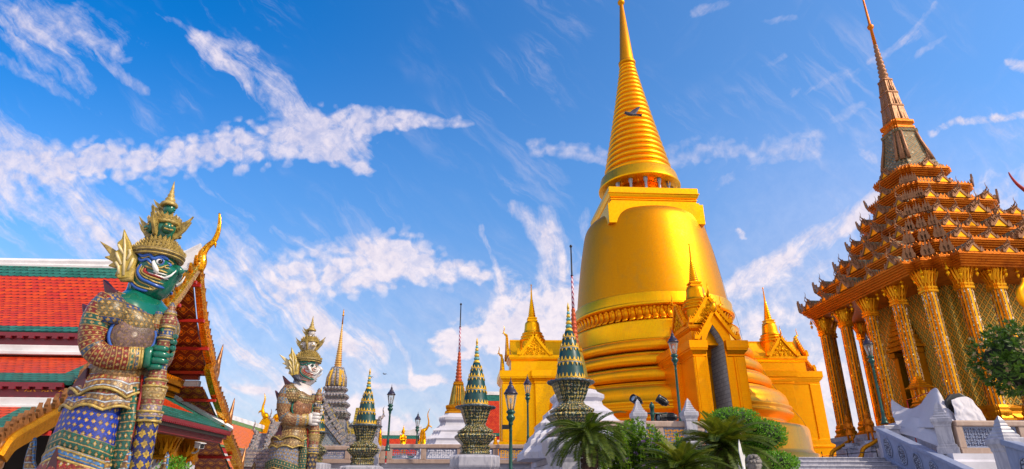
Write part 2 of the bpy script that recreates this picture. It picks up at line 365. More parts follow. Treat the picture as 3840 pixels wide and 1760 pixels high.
def mosaic(name, grounds, motif=(.62, .45, .13), accent=(.7, .62, .4), border=(.55, .40, .15), su=8.0, sv=8.0, bw=.84, ms=.72, rough=.38, metal=.0, stagger=True, wob=.03, bumps=.5):
    """glazed porcelain mosaic in rows: a diamond flower in every cell, bead lines between the rows"""
    m, g = newmat(name); uv = g.uv(); o = g.obj(); su, sv = su*MSC, sv*MSC
    uvw = g.v('ADD', uv, g.v('SCALE', g.v('SUBTRACT', g.noise(o, 6, 2, .5, 0, True), (.5, .5, .5)), wob))
    U, V, _ = g.xyz(uvw); V = g.m('MULTIPLY', V, sv); row = g.m('FLOOR', V)
    U = g.m('MULTIPLY', U, su)
    if stagger: U = g.m('ADD', U, g.m('MULTIPLY', row, .5))
    a = g.m('MULTIPLY', g.m('ABSOLUTE', g.m('SUBTRACT', g.m('FRACT', U), .5)), 2.0); b = g.m('MULTIPLY', g.m('ABSOLUTE', g.m('SUBTRACT', g.m('FRACT', V), .5)), 2.0)
    dd = g.m('ADD', a, b)
    if len(grounds) > 1:
        hsh = g.m('FRACT', g.m('ABSOLUTE', g.m('MULTIPLY', g.m('SINE', g.m('MULTIPLY', row, 12.99)), 43.7)))
        gr = g.ramp(hsh, [(i/len(grounds), c) for i, c in enumerate(grounds)], 'CONSTANT')
    else: gr = grounds[0]
    pet = g.m('ADD', dd, g.m('MULTIPLY', g.m('SINE', g.m('MULTIPLY', g.m('ARCTAN2', g.m('SUBTRACT', g.m('FRACT', V), .5), g.m('SUBTRACT', g.m('FRACT', U), .5)), 6.0)), .13))
    m1 = g.sstep(pet, ms, ms-.12); m2 = g.sstep(dd, ms*.45, ms*.45-.08); bd = g.sstep(b, bw, bw+.05)
    c = g.mix(m1, gr, motif); c = g.mix(m2, c, accent); c = g.mix(bd, c, border)
    tv = g.voro(o, 30, 'F1', 1, 1.0); tvx, _, _ = g.xyz(tv); c = g.mix(1.0, c, g.mix(tvx, (.42, .40, .38), (.98, .94, .88)), 'MULTIPLY')
    nz = g.noise(o, 5, 5, .65); c = g.mix(g.m('MULTIPLY', g.sstep(nz, .46, .72), .55), c, (.05, .035, .022))
    h = g.m('ADD', g.m('MAXIMUM', m1, bd), g.m('MULTIPLY', tvx, .5))
    g.bsdf(c, rough, metal, g.bump(h, bumps+.3, .025)); return m
def leafmat(name, c1, c2, rough=.45, tint=None):
    m, g = newmat(name); o = g.obj(); geo = g.geo()
    rp = geo.outputs['Random Per Island']
    c = g.mix(rp, c1, c2)
    if tint: c = g.mix(g.sstep(rp, .90, .93), c, tint)
    b = g.bsdf(c, rough, 0, None, .35)
    b.inputs['Subsurface Weight'].default_value = 0
    tr = g.n('ShaderNodeBsdfTranslucent'); g.put(tr.inputs[0], g.mix(1.0, c, (1.3, 1.35, .7), 'MULTIPLY'))
    mx = g.n('ShaderNodeMixShader'); mx.inputs[0].default_value = .3
    nt_ = g.nt; out = [n for n in nt_.nodes if n.type == 'OUTPUT_MATERIAL'][0]
    nt_.links.new(b.outputs[0], mx.inputs[1]); nt_.links.new(tr.outputs[0], mx.inputs[2]); nt_.links.new(mx.outputs[0], out.inputs[0]); return m
def marble(name, col, vein, scale=1.6, rough=.35, vs=.5, joints=None):
    m, g = newmat(name); o = g.obj()
    w = g.noise(g.v('MULTIPLY', o, (1.0, 1.0, .45)), scale, 8, .62, 1.6); v_ = g.sstep(g.m('ABSOLUTE', g.m('SUBTRACT', w, .5)), .09, .0)
    c = g.mix(g.m('MULTIPLY', v_, vs), col, vein); n2 = g.noise(o, 4, 4)
    c = g.mix(g.sstep(n2, .4, .8, 0, .35), c, tuple(q*.72 for q in col))
    # rain-streak grime
    st = g.noise(g.v('MULTIPLY', o, (6.0, 6.0, .5)), 1.0, 4); c = g.mix(g.sstep(st, .55, .8, 0, .35), c, tuple(q*.6 for q in vein))
    g.bsdf(c, rough, 0, g.bump(n2, .06)); return m

def tile_mat(name, c1, c2, rough=.32):
    """glazed fish-scale roof tiles: uv in metres (u along the eave, v up the slope)"""
    m, g = newmat(name); U, V, _ = g.xyz(g.uv())
    V = g.m('MULTIPLY', V, 1/.16); row = g.m('FLOOR', V); U = g.m('ADD', g.m('MULTIPLY', U, 1/.20), g.m('MULTIPLY', row, .5))
    fu, fv = g.m('FRACT', U), g.m('FRACT', V); cu = g.m('ABSOLUTE', g.m('SUBTRACT', fu, .5))
    # scale outline: rounded lower edge
    edge = g.m('SUBTRACT', fv, g.m('MULTIPLY', g.m('MULTIPLY', cu, cu), 1.3))
    line = g.sstep(edge, .16, .0)
    idv = g.comb(g.m('FLOOR', U), row, 0.0); wn_ = g.n('ShaderNodeTexWhiteNoise', noise_dimensions='2D'); g.put(wn_.inputs['Vector'], idv)
    c = g.mix(wn_.outputs[0], c1, c2)
    big = g.noise(g.obj(), .6, 4); c = g.mix(g.sstep(big, .5, .8, 0, .3), c, tuple(q*.55 for q in c1))
    c = g.mix(g.m('MULTIPLY', line, .9), c, tuple(q*.12 for q in c1))
    g.bsdf(c, g.m('MULTIPLY_ADD', wn_.outputs[0], .25, rough+.06), 0, g.bump(g.m('ADD', g.m('SUBTRACT', 1.0, fv), g.m('MULTIPLY', wn_.outputs[0], .6)), .8, .035), .25); return m

GOLD = gold('gilded_tile', (1.0, .37, .003), .36, .88)
GOLD_Y = gold('gilded_tile_bright', (1.0, .44, .003), .36, .90)
GOLD_O = gold('gilded_tile_amber', (1.0, .335, .001), .38, .88)
GOLD_BELL = gold('gilded_bell', (.66, .245, .002), .48, .92, leaf=7, dirt_amt=.45)
GOLD_CARVE = gold('carved_gold', (.95, .40, .004), .36, .88, dirt=(.16, .05, .002), dirt_amt=.6, bump=.8, leaf=9)
GOLD_DK = gold('old_gold', (.62, .24, .008), .42, .8, dirt=(.10, .03, .003), dirt_amt=.6, bump=.5, leaf=9)
GOLD_COL = gold('column_gold', (1.0, .40, .012), .30, .85, dirt=(.30, .07, .003), dirt_amt=.5, bump=.3, leaf=9)
GOLD_RED = gold('gold_on_red', (.66, .165, .006), .42, .55, dirt=(.20, .015, .003), dirt_amt=.85, bump=.9, leaf=9)
MARBLE = marble('grey_white_marble', (.42, .41, .47), (.17, .18, .25))
MARBLE_B = marble('blue_grey_stone', (.22, .26, .40), (.13, .16, .27), 2.2, .5, .35)
STONE_P = marble('pinkish_stone', (.40, .29, .24), (.26, .15, .11), 1.2, .6, .35)
WHITE_ST = plain('white_stucco', (.52, .51, .58), .6, 0, .10, 1.4, .12, 14)
RED_WOOD = plain('dark_red_lacquer', (.19, .012, .022), .35, 0, .15, 2)
RED_BR = plain('bright_red_lacquer', (.42, .02, .015), .35)
DARK = plain('interior_shade', (.02, .014, .012), .8)  # near-black paint standing for the shade inside openings
IRON_G = plain('dark_green_cast_iron', (.012, .075, .060), .32, .25, .25, 4, .08, 20)
IRON_B = plain('blackened_iron', (.022, .022, .026), .38, .5)
BLACK = plain('black_plastic', (.014, .014, .016), .4)
# ------------------------------------------------------------------ ground + terrace
m, g = newmat('stone_paving'); o = g.obj()
br = g.n('ShaderNodeTexBrick'); br.inputs['Scale'].default_value = 1.0; br.inputs['Color1'].default_value = (.46, .43, .41, 1); br.inputs['Color2'].default_value = (.36, .34, .33, 1); br.inputs['Mortar'].default_value = (.2, .19, .18, 1)
br.inputs['Brick Width'].default_value = .9; br.inputs['Row Height'].default_value = .6; br.inputs['Mortar Size'].default_value = .012; g.put(br.inputs['Vector'], o)
g.bsdf(g.mix(g.noise(o, .5, 5), br.outputs[0], (.4, .38, .36), 'MIX'), .6, 0); PAVING = m
b = MB(); b.add([(-900, -900, 0), (900, -900, 0), (900, 900, 0), (-900, 900, 0)], [(0, 1, 2, 3)])
tag(b.build('ground', PAVING), kind='structure')
TZ = 2.7
# terrace: plan polygon, walls with plinth moulding and cap
TP = [(-9, 33.2), (3.7, 33.2), (3.7, 21.6), (9.8, 21.6), (9.8, 25.0), (17.1, 25.0), (17.1, 21.7), (60, 21.7), (60, 90), (-9, 90)]
b = MB()
def off(poly, d):
    n = len(poly); out = []
    for i in range(n):
        p0, p1, p2 = Vector(poly[i-1]), Vector(poly[i]), Vector(poly[(i+1) % n])
        a = (p1-p0).normalized(); c = (p2-p1).normalized()
        na, nc = Vector((a.y, -a.x)), Vector((c.y, -c.x))
        out.append(tuple(p1+(na+nc)*d if abs(a.dot(c)) < .5 else p1+na*d))
    return out
prof = [(.28, 0), (.28, .35), (.20, .42), (.12, .50), (.06, .58), (.0, .66), (.0, 1.75), (.06, 1.80), (.16, 1.92), (.16, 2.02), (.24, 2.12), (.24, 2.42), (.10, 2.50), (.10, TZ)]
R = [[(x, y, z) for x, y in off(TP, d)] for d, z in prof]
b.rings(R, False, True, smooth=False)
tag(b.build('terrace', [WHITE_ST]), kind='structure')
# steps in the recess
b = MB(); ns = 17
for i in range(ns):
    z1 = TZ-.004-i*TZ/ns; y1 = 25.0-i*.30
    b.box((13.45, y1-.15-.02, z1/2), (7.28, .30+.05, z1), mat=0)
    b.box((13.45, y1-.15-.05, z1-.02), (7.285, .37, .036), mat=0)
tag(b.build('staircase', [MARBLE], bevel=.008), 'wide marble staircase rising to the terrace between the clipped shrub and the stair balustrade', 'stairs')
# ------------------------------------------------------------------ gable ornaments shared by the gilded roofs
def horn(mb, o, ax, L, r, mat=0, lean=.35, up=(0, 0, 1), n=6):
    """chofa: a slender tapering S-curved finial rising from o and bending towards ax"""
    o, ax, up = Vector(o), Vector(ax).normalized(), Vector(up)
    pr = [(0, 0, 1.5), (.10, .10, 1.7), (.24, .16, 1.2), (.34, .30, .8), (.36, .48, .62), (.30, .66, .5), (.30, .82, .36), (.40, 1.0, .06)]
    P = bez([o+ax*(a*L*lean*2.2)+up*(b*L) for a, b, c in pr], 3)
    R = []
    for i in range(len(P)):
        t = i/3; k = min(int(t), len(pr)-2); R.append(r*(pr[k][2]*(1-(t-k))+pr[k+1][2]*(t-k)))
    mb.tube(P, R, n, mat)
    q = o+ax*(.36*L*lean*2.2)+up*(.30*L)                                   # the beak
    mb.tube([q, q+ax*(L*.12)-up*(L*.05), q+ax*(L*.15)-up*(L*.12)], [r*.7, r*.45, r*.06], n, mat)
def flame(mb, o, ax, L, w, t, mat=0, up=(0, 0, 1), curl=.25):
    """kranok: a flat leaf-like flame of real thickness"""
    pts = [(-.5, 0), (-.62, .28), (-.30, .52), (-.12, .72), (-.05+curl, 1.0), (.12+curl*.4, .74), (.34, .55), (.30, .40), (.58, .30), (.5, 0)]
    mb.prism([(x*w, y*L) for x, y in pts], t, o, ax, up, mat)
def gable_curve(hw, h, k=14, e=1.18):
    return [(hw*i/k, h*(1-i/k)**e) for i in range(k+1)]
def gable_trim(mb, o, ax, hw, h, wd=.14, th=.12, mat=0, teeth=9, chofa=.6, hang=.5, nrm=None, e=1.18, twist=True):
    """bargeboards with bai raka teeth, hang hong tails and a chofa; ax is the horizontal direction in the gable plane"""
    o, ax = Vector(o), Vector(ax).normalized(); up = Vector((0, 0, 1)); n = nrm or ax.cross(up)
    for s in (-1, 1):
        C = gable_curve(hw, h, 14, e)
        R = []
        for i, (x, z) in enumerate(C):
            p = o+ax*(s*x)+up*z
            x2, z2 = C[min(i+1, 14)]; x1, z1 = C[max(i-1, 0)]
            t = Vector((x2-x1, z2-z1)).normalized(); nx, nz = -t.y, t.x           # outward normal (up-right)
            a = ax*(s*nx*wd/2)+up*(nz*wd/2)
            R.append([p-a-n*th/2, p+a-n*th/2, p+a+n*th/2, p-a+n*th/2])
        mb.rings(R, mat=mat, smooth=False)
        for i in range(teeth):
            t = (i+.6)/(teeth+.4); f = t*14; k = min(int(f), 13); x = C[k][0]+(C[k+1][0]-C[k][0])*(f-k); z = C[k][1]+(C[k+1][1]-C[k][1])*(f-k)
            tx, tz = C[k+1][0]-C[k][0], C[k+1][1]-C[k][1]; L = hypot(tx, tz); nx, nz = -tz/L, tx/L
            p = o+ax*(s*(x+nx*wd*.4))+up*(z+nz*wd*.4)
            d = (ax*(s*nx)+up*nz); d2 = (d+up*.5).normalized()
            flame(mb, p, ax*s, wd*1.15, hw/teeth*.62, th*.6, mat, up=d2, curl=-.15)
        if hang:
            e0 = o+ax*(s*hw)
            for q, (dx, sc) in enumerate(((0, 1.0), (.18, .72), (-.16, .6))):
                flame(mb, e0+ax*(s*dx*hang)+n*(.002*q), ax*s, hang*sc, hang*.26, th*1.2, mat, curl=.5)
    if chofa: horn(mb, o+up*h, n, chofa, max(wd*.34, .018), mat)
def scrolls(mb, o, ax, hw, h, n, mat=0, r=.03):
    o, ax = Vector(o), Vector(ax).normalized(); up = Vector((0, 0, 1))
    def sp(cx, cz, R, turns, s, a0):
        P = []
        for i in range(15):
            t = i/14; a = a0+s*t*turns*2*pi; rr = R*(1-.8*t); P.append(o+ax*(cx+rr*cos(a))+up*(cz+rr*sin(a))+n*r*.6)
        mb.tube(P, [r*(1.1-.6*i/14) for i in range(15)], 5, mat)
    for s in (-1, 1):
        for cx, cz, R in ((.16, .55, .15), (.22, .28, .17), (.48, .14, .13), (.14, .10, .11), (.42, .36, .10), (.68, .07, .08), (.07, .74, .08)):
            sp(s*cx*hw, cz*h, R*min(hw, h), 1.4, s, pi/2 if cz > .4 else -pi/2)
    mb.ball(o+up*h*.36+n*r, r*3.2, 8, 6, mat, (.8, .8, 1.6))
def mini_stupa(name, parent, loc, mat, s=1.0):
    b = MB(); pr = [(1.02, -.5), (1.02, .12), (.98, .16), (.98, .30), (.86, .52), (.86, .60), (.94, .66), (.92, .76), (.80, .80), (.80, .86), (.86, .92), (.84, 1.0), (.70, 1.04), (.70, 1.10), (.76, 1.15), (.74, 1.22), (.62, 1.26), (.60, 1.38),
        (.56, 1.60), (.54, 1.85), (.50, 2.0), (.40, 2.08)]
    b.lathe([(r*s, z*s) for r, z in pr], 32, mat=0)
    b.box((0, 0, 2.12*s), (.74*s, .74*s, .1*s)); b.box((0, 0, 2.22*s), (.60*s, .60*s, .1*s)); b.box((0, 0, 2.32*s), (.70*s, .70*s, .08*s))
    pr = []
    for i in range(10):
        z = 2.36+i*.14; r = .30-.021*i; pr += [(r*.86, z), (r, z+.05), (r*.96, z+.10), (r*.80, z+.13)]
    pr += [(.085, 3.78), (.075, 3.84), (.03, 4.85), (.05, 4.88), (.055, 4.93), (.02, 4.99)]
    b.lathe([(r*s, z*s) for r, z in pr], 20)
    return b.build(name, mat, parent, loc)

# ------------------------------------------------------------------ the great gilded stupa
CH = thing('gilded_stupa', 'huge gilded bell shaped stupa with a ringed spire standing behind the palms', 'stupa', (14.3, 45, 0))
CH.rotation_euler[1] = -.0115
drum = [(9.9, 2.6), (9.9, 3.1), (9.75, 3.2), (9.75, 3.45), (9.55, 3.5), (9.45, 3.7), (9.42, 4.9), (9.34, 5.08), (9.2, 5.16), (8.3, 5.28), (8.12, 5.45), (8.14, 5.58),
        (8.28, 5.68), (8.60, 5.84), (8.66, 5.95), (8.66, 6.02), (8.52, 6.07), (8.52, 6.22), (8.62, 6.27), (8.62, 6.40), (8.46, 6.44), (8.44, 6.8), (8.34, 7.1), (8.10, 7.36), (7.62, 7.46)]
b = MB(); b.lathe(drum, 96); b.build('base_drum', GOLD, CH)
b = MB(); b.lathe([(7.62, 7.40), (7.62, 7.50), (7.48, 7.53), (7.48, 7.62), (7.40, 7.66), (7.2, 7.72)], 96); b.build('base_fillet', GOLD_Y, CH)
zz = [(7.70, 8.62, 7.62, .30), (8.72, 9.62, 7.18, .30), (9.72, 10.62, 6.75, .28)]
for z0, z1, R, k in zz:
    b = MB(); pr = [(R-.75, z0-.02)]
    for i in range(13):
        t = i/12; a = -pi/2+pi*t; zc = (z0+z1-.16)/2; pr.append((R-.42+.42*cos(a)**.8 if cos(a) > 0 else R-.42, zc+(z1-.16-z0)/2*sin(a)))
    pr += [(R-.34, z1-.15), (R-.34, z1-.09), (R-.42, z1-.08), (R-.42, z1-.02), (R-.50, z1), (R-.9, z1+.02)]
    b.lathe(pr, 96); b.build('torus_ring', GOLD, CH)
b = MB(); b.lathe([(6.25, 10.55), (6.22, 10.64), (6.02, 11.75), (6.05, 11.85), (5.6, 11.95)], 96); b.build('plain_band', GOLD_Y, CH)
b = MB(); b.lathe([(5.62, 11.8), (5.50, 12.1), (5.48, 12.7), (5.62, 12.95)], 96); b.build('lotus_band', GOLD_O, CH)
b = MB()
for i in range(72):
    a = 2*pi*i/72; c, s = cos(a), sin(a); R_ = []
    for t in range(7):
        u = t/6; z = 11.92+.98*u; r = 5.98-.35*sin(u*pi*.9)-.22*u; w = .235*(.55+.45*sin(pi*min(1, u*1.1+.12)))
        R_.append([(r*c-w*s, r*s+w*c, z), ((r+.09)*c-w*.5*s, (r+.09)*s+w*.5*c, z), ((r+.09)*c+w*.5*s, (r+.09)*s-w*.5*c, z), (r*c+w*s, r*s-w*c, z), ((r-.3)*c, (r-.3)*s, z)])
    b.rings([r_[::-1] for r_ in R_])
b.build('lotus_petals', GOLD_O, CH)
b = MB(); b.lathe([(5.4, 12.88), (5.86, 12.92), (5.90, 12.98), (5.90, 13.10), (5.82, 13.14), (5.80, 13.2), (5.80, 13.78), (5.74, 13.86), (5.6, 13.90)], 96); b.build('bell_rim', GOLD_Y, CH)
b = MB()
bell = [(5.56, 13.88), (5.53, 14.2), (5.44, 15.0), (5.32, 16.0), (5.18, 17.0), (5.03, 18.0), (4.87, 18.9), (4.76, 19.5), (4.65, 20.0), (4.46, 20.45), (4.12, 20.82), (3.6, 21.03), (2.8, 21.15), (1.0, 21.2)]
pts = bez([(r, z, 0) for r, z in bell], 4); b.lathe([(p.x, p.y) for p in pts], 128); b.build('bell', GOLD_BELL, CH)
b = MB()
for d, z0, z1 in ((3.62, 19.6, 21.2), (3.42, 21.2, 21.42), (3.28, 21.42, 21.62), (3.34, 21.62, 21.72)): b.box((0, 0, (z0+z1)/2), (2*d, 2*d, z1-z0))
pl = redent(0)
b.lathe([(3.20, 21.70), (3.24, 21.74), (3.38, 21.84), (3.44, 21.98), (3.46, 22.06), (3.52, 22.10), (3.52, 22.16), (3.44, 22.2), (3.44, 22.62), (3.38, 22.66)], plan=[(1, -1), (1, 1), (-1, 1), (-1, -1)])
b.build('square_throne', GOLD_Y, CH, bevel=.03)
b = MB(); b.lathe([(1.9, 22.6), (1.9, 23.98)], 48); b.build('drum_core', GOLD_O, CH)
for i in range(14):
    a = 2*pi*(i+.3)/14; b = MB()
    b.lathe([(.15, 22.64), (.15, 22.72), (.10, 22.76), (.10, 23.55), (.13, 23.6), (.17, 23.8), (.17, 23.96)], 12, (2.55*cos(a), 2.55*sin(a), 0)); b.build('colonnade_column', WHITE_ST, CH)
for i in range(14):
    a = 2*pi*(i+.8)/14; b = MB()
    b.lathe([(.01, 23.97), (.012, 23.72), (.03, 23.70), (.05, 23.62), (.075, 23.54), (.01, 23.53), (.01, 23.46), (.04, 23.42), (.0, 23.34)], 8, (2.9*cos(a), 2.9*sin(a), 0)); b.build('hanging_bell', GOLD_DK, CH)
b = MB(); b.lathe([(1.2, 23.94), (3.24, 23.96), (3.28, 24.0), (3.28, 24.12), (3.22, 24.2), (3.06, 24.95), (2.98, 25.02), (2.5, 25.04)], 96); b.build('cone_base', GOLD_Y, CH)
b = MB(); pr = []; N = 23
def cr(t): return .70+2.13*(1-t)**1.13
for i in range(N):
    t0, t1 = (1-(1-i/N)**1.12), (1-(1-(i+1)/N)**1.12); z0, z1 = 25.0+11.35*t0, 25.0+11.35*t1; r0 = cr((z0-25)/11.35); h = z1-z0
    for q in range(8):
        a = -pi/2+pi*(q/7); pr.append((r0-.20*r0**.5+.20*r0**.5*max(cos(a), .0)**.7-.04*q/7, z0+h*(.46+.44*sin(a))))
    pr.append((r0-.24*r0**.5, z0+h*.97))
pr.append((.5, 36.4)); b.lathe(pr, 72); b.build('ringed_cone', GOLD, CH)
b = MB(); b.lathe([(.60, 36.3), (.74, 36.38), (.76, 36.6), (.66, 36.7), (.63, 36.8), (.17, 43.1), (.12, 43.14), (.2, 43.2), (.3, 43.3), (.33, 43.45), (.28, 43.6), (.14, 43.72), (.1, 43.9), (.17, 44.0), (.12, 44.2), (.03, 44.9)], 40); b.build('spire', GOLD_BELL, CH)
b = MB(); b.tube(bez([(r_*cos(-.38), r_*sin(-.38), z_) for r_, z_ in ((2.9, 25.0), (3.45, 22.7), (4.7, 21.3), (4.70, 20.0), (5.06, 18.0), (5.47, 15.2), (5.62, 14.0), (5.96, 13.1), (6.30, 10.7), (7.0, 9.6), (7.6, 8.2), (8.75, 6.3), (9.3, 5.3), (9.6, 3.4))], 4), .010, 5); b.build('lightning_cable', IRON_B, CH)

m, g = newmat('grey_brick_lining'); U, V, _ = g.xyz(g.uv()); br = g.n('ShaderNodeTexBrick')
for k, v_ in (('Scale', 1.0), ('Brick Width', .42), ('Row Height', .22), ('Mortar Size', .010), ('Color1', (.62, .57, .54, 1)), ('Color2', (.46, .42, .40, 1)), ('Mortar', (.18, .15, .14, 1))): br.inputs[k].default_value = v_
g.put(br.inputs['Vector'], g.uv()); g.bsdf(br.outputs[0], .7, 0, g.bump(br.outputs[1], .4)); BRICK_G = m

def porch(rz, M, name, label, opening=False):
    """arm of the stupa, modelled along -Y and turned by rz"""
    def rect(b, hw, u1, prof, u0=5.2):
        R = [[(-hw-d, -(u1+d), z), (hw+d, -(u1+d), z), (hw+d, -u0, z), (-hw-d, -u0, z)] for d, z in prof]; b.rings(R, smooth=False)
    wall = MB()
    if opening:
        w, ow = 1.42, .52; cx = -.12
        out = [(-w, 4.5), (cx-ow, 4.5), (cx-ow, 9.15), (cx-ow*.62, 9.62), (cx, 10.15), (cx+ow*.62, 9.62), (cx+ow, 9.15), (cx+ow, 4.5), (w, 4.5), (w, 9.15), (.85, 9.15), (.80, 9.6), (0, 11.0), (-.80, 9.6), (-.85, 9.15), (-w, 9.15)]
        wall.prism(out, 4.0, (0, -9.3, 0), (1, 0, 0), (0, 0, 1))
        wall.box((0, -6.2, 6.9), (2*w, 2.2, 4.6))
    else:
        wall.box((0, -8.25, 6.85), (2.84, 6.1, 4.7))
    root = wall.build(name, M, CH, rz=rz, bevel=.012); root['label'] = label
    b = MB(); rect(b, 1.45, 11.35, [(.55, 2.6), (.55, 3.15), (.42, 3.22), (.42, 3.5), (.34, 3.55), (.34, 4.0), (.40, 4.05), (.40, 4.15), (.28, 4.2), (.28, 4.55), (.02, 4.62)]); b.build('porch_plinth', M, root)
    wall2 = MB(); wall2.box((0, -7.2, 6.7), (3.72, 3.9, 4.4)); wall2.build('rear_bay', M, root, bevel=.012)
    cor = [(.0, 8.32), (.05, 8.36), (.05, 8.42), (.02, 8.46), (.10, 8.58), (.20, 8.68), (.20, 8.76), (.25, 8.78), (.25, 9.2), (.2, 9.22)]
    b = MB()
    if opening:
        for s in (-1, 1):
            x0, x1 = (-1.44, -.74) if s < 0 else (.50, 1.44); R = []
            for d, z in cor: R.append([(x0-(d if s < 0 else d*.35), -(11.32+d), z), (x1+(d if s > 0 else d*.35), -(11.32+d), z), (x1+(d if s > 0 else d*.35), -10.2, z), (x0-(d if s < 0 else d*.35), -10.2, z)])
            b.rings(R, smooth=False)
            R = []
            for d, z in cor: R.append([(s*1.08-.34-(d if s < 0 else 0), -10.21, z), (s*1.08+.34+(d if s > 0 else 0), -10.21, z), (s*1.08+.34+(d if s > 0 else 0), -5.2, z), (s*1.08-.34-(d if s < 0 else 0), -5.2, z)])
            b.rings(R, smooth=False)
    else: rect(b, 1.43, 11.31, cor)
    R = [[(-1.87-d, -(9.16+d), z-.02), (1.87+d, -(9.16+d), z-.02), (1.87+d, -5.1, z-.02), (-1.87-d, -5.1, z-.02)] for d, z in cor]; b.rings(R, smooth=False)
    b.build('porch_cornice', M, root)
    for s in (-1, 1):                                                         # corner pilasters
        b = MB()
        for hw, dep, x in ((.30, .06, 1.14), (.20, .09, 1.16)):
            b.box((s*x, -11.3, 6.45), (hw*2, 2*dep+.02, 3.74))
        b.box((s*1.42, -10.95, 6.45), (.12, .78, 3.74)); b.build('pilaster', M, root, bevel=.01)
        b = MB(); b.box((s*1.42, -7.3, 6.45), (.12, .7, 3.74)); b.build('pilaster', M, root, bevel=.01)
    b = MB(); u1 = 10.55 if opening else 10.72
    rect(b, 1.12, u1, [(.06, 9.12), (.06, 9.26), (.0, 9.28), (.0, 9.95), (.05, 10.0), (.12, 10.1), (.12, 10.14), (.17, 10.16), (.17, 10.36), (.1, 10.38)]); b.build('upper_cornice', M, root)
    roof = MB()
    for hw, h, u0, u1_, z in ((1.0, 1.35, 6.2, 10.72, 10.3),):
        C = [(x, zz_) for x, zz_ in gable_curve(hw, h, 8)]; out = [(-x, q) for x, q in C[::-1]]+C[1:]
        roof.prism(out, u1_-u0, (0, -(u0+u1_)/2, z), (1, 0, 0), (0, 0, 1))
    C = gable_curve(1.0, 1.25, 8); out = [(-x, q) for x, q in C[::-1]]+C[1:]
    roof.prism(out, 2.56, (0, -9.05, 10.31), (0, 1, 0), (0, 0, 1))
    roof.box((0, -8.2, 11.62), (.16, 5.0, .12))
    roof.build('porch_roof', M, root)
    b = MB(); sc = MB()
    def ped(o, ax, hw, h, n):
        o = Vector(o); sc.prism([(-hw*.86, 0), (hw*.86, 0), (0, h*.92)], .08, o, ax, (0, 0, 1)); scrolls(sc, o+n*.05, ax, hw*.86, h*.92, n, 0, .028)
        gable_trim(b, o+n*.07, ax, hw, h, .17, .15, 0, 9, .75, .46, n, 1.12)
    for s in (-1, 1): ped((s*1.26, -9.05, 10.36), (0, 1, 0), 1.12, 1.42, Vector((s, 0, 0)))
    ped((0, -10.86 if not opening else -10.75, 10.36), (1, 0, 0), 1.14, 1.62, Vector((0, -1, 0)))
    if opening: gable_trim(b, (0, -11.40, 9.28), (1, 0, 0), 1.16, 1.68, .17, .16, 0, 9, 0, .46, Vector((0, -1, 0)), 1.12); b.ball((0, -11.45, 11.1), .17, 10, 8, 0, (1, 1, 1.8))
    else:
        sc.prism([(-1.15, 0), (1.15, 0), (0, 1.1)], .08, (0, -11.2, 9.24), (1, 0, 0), (0, 0, 1)); gable_trim(b, (0, -11.3, 9.24), (1, 0, 0), 1.16, 1.25, .17, .15, 0, 9, .75, .5, Vector((0, -1, 0)), 1.12)
    b.build('bargeboards', M, root); sc.build('pediment_relief', GOLD_CARVE, root)
    mini_stupa('miniature_stupa', root, (0, -9.05, 10.95), M, 1.0)
    if opening:
        b = MB(); ow -= .015; cx = -.12
        prof = [(cx-ow, 4.4), (cx-ow, 9.14), (cx-ow*.62, 9.6), (cx, 10.12), (cx+ow*.62, 9.6), (cx+ow, 9.14), (cx+ow, 4.4)]
        R = [[(x, y, z) for x, z in prof] for y in (-11.28, -9.5, -7.7)]
        b.rings([r[::-1] for r in R][::-1], False, False, closed=False, smooth=False)
        # planar uv for the brick courses
        for i, f in enumerate(b.f): b.uv[i] = [(b.v[k][1], b.v[k][2]) for k in f]
        b.build('brick_lining', BRICK_G, root)
        b = MB(); b.box((cx, -7.62, 7.2), (1.1, .1, 6.2)); b.build('niche_back', DARK, root)  # back wall painted near-black as the shade deep in the niche
        b = MB(); b.box((cx, -9.3, 4.56), (1.04, 4.02, .16)); b.build('doorstep', M, root)
    return root
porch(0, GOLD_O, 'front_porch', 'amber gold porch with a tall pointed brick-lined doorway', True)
porch(-pi/2, GOLD_Y, 'side_porch', 'bright yellow gold porch with a carved pediment beside the white spires')
porch(pi/2, GOLD, 'side_porch', 'gold porch with a carved pediment beside the columned pavilion')
# ------------------------------------------------------------------ columned pavilion with the tiered roof (right)
m, g = newmat('gilded_diaper_wall'); U, V, _ = g.xyz(g.uv()); k = 2.6
A = g.m('MULTIPLY', g.m('ADD', g.m('MULTIPLY', U, 1.25), V), k); B_ = g.m('MULTIPLY', g.m('SUBTRACT', g.m('MULTIPLY', U, 1.25), V), k)
fa, fb = [g.m('MULTIPLY', g.m('ABSOLUTE', g.m('SUBTRACT', g.m('FRACT', q_), .5)), 2.0) for q_ in (A, B_)]
line = g.m('MAXIMUM', g.sstep(fa, .70, .80), g.sstep(fb, .70, .80)); core = g.sstep(g.m('ADD', g.m('SUBTRACT', 1.0, fa), 0.0), .2, .2)
cen = g.sstep(g.m('MAXIMUM', fa, fb), .50, .40); cen2 = g.sstep(g.m('MAXIMUM', fa, fb), .26, .18)
cc = g.mix(line, (.16, .15, .03), (1.0, .50, .06)); cc = g.mix(cen, cc, (.80, .46, .05)); cc = g.mix(cen2, cc, (.30, .42, .16))
ns = g.noise(g.obj(), 11, 3); cc = g.mix(g.sstep(ns, .62, .72, 0, .6), cc, (.45, .62, .42))
g.bsdf(cc, .30, g.m('MULTIPLY_ADD', line, .2, .30), g.bump(g.m('MAXIMUM', line, cen), .8, .03), .3); DIAPER = m
m, g = newmat('mirror_mosaic'); o = g.obj(); vv = g.voro(g.v('MULTIPLY', o, (1, 1, 1)), 15, 'F1', 1, .6); vx, vy, _ = g.xyz(vv)
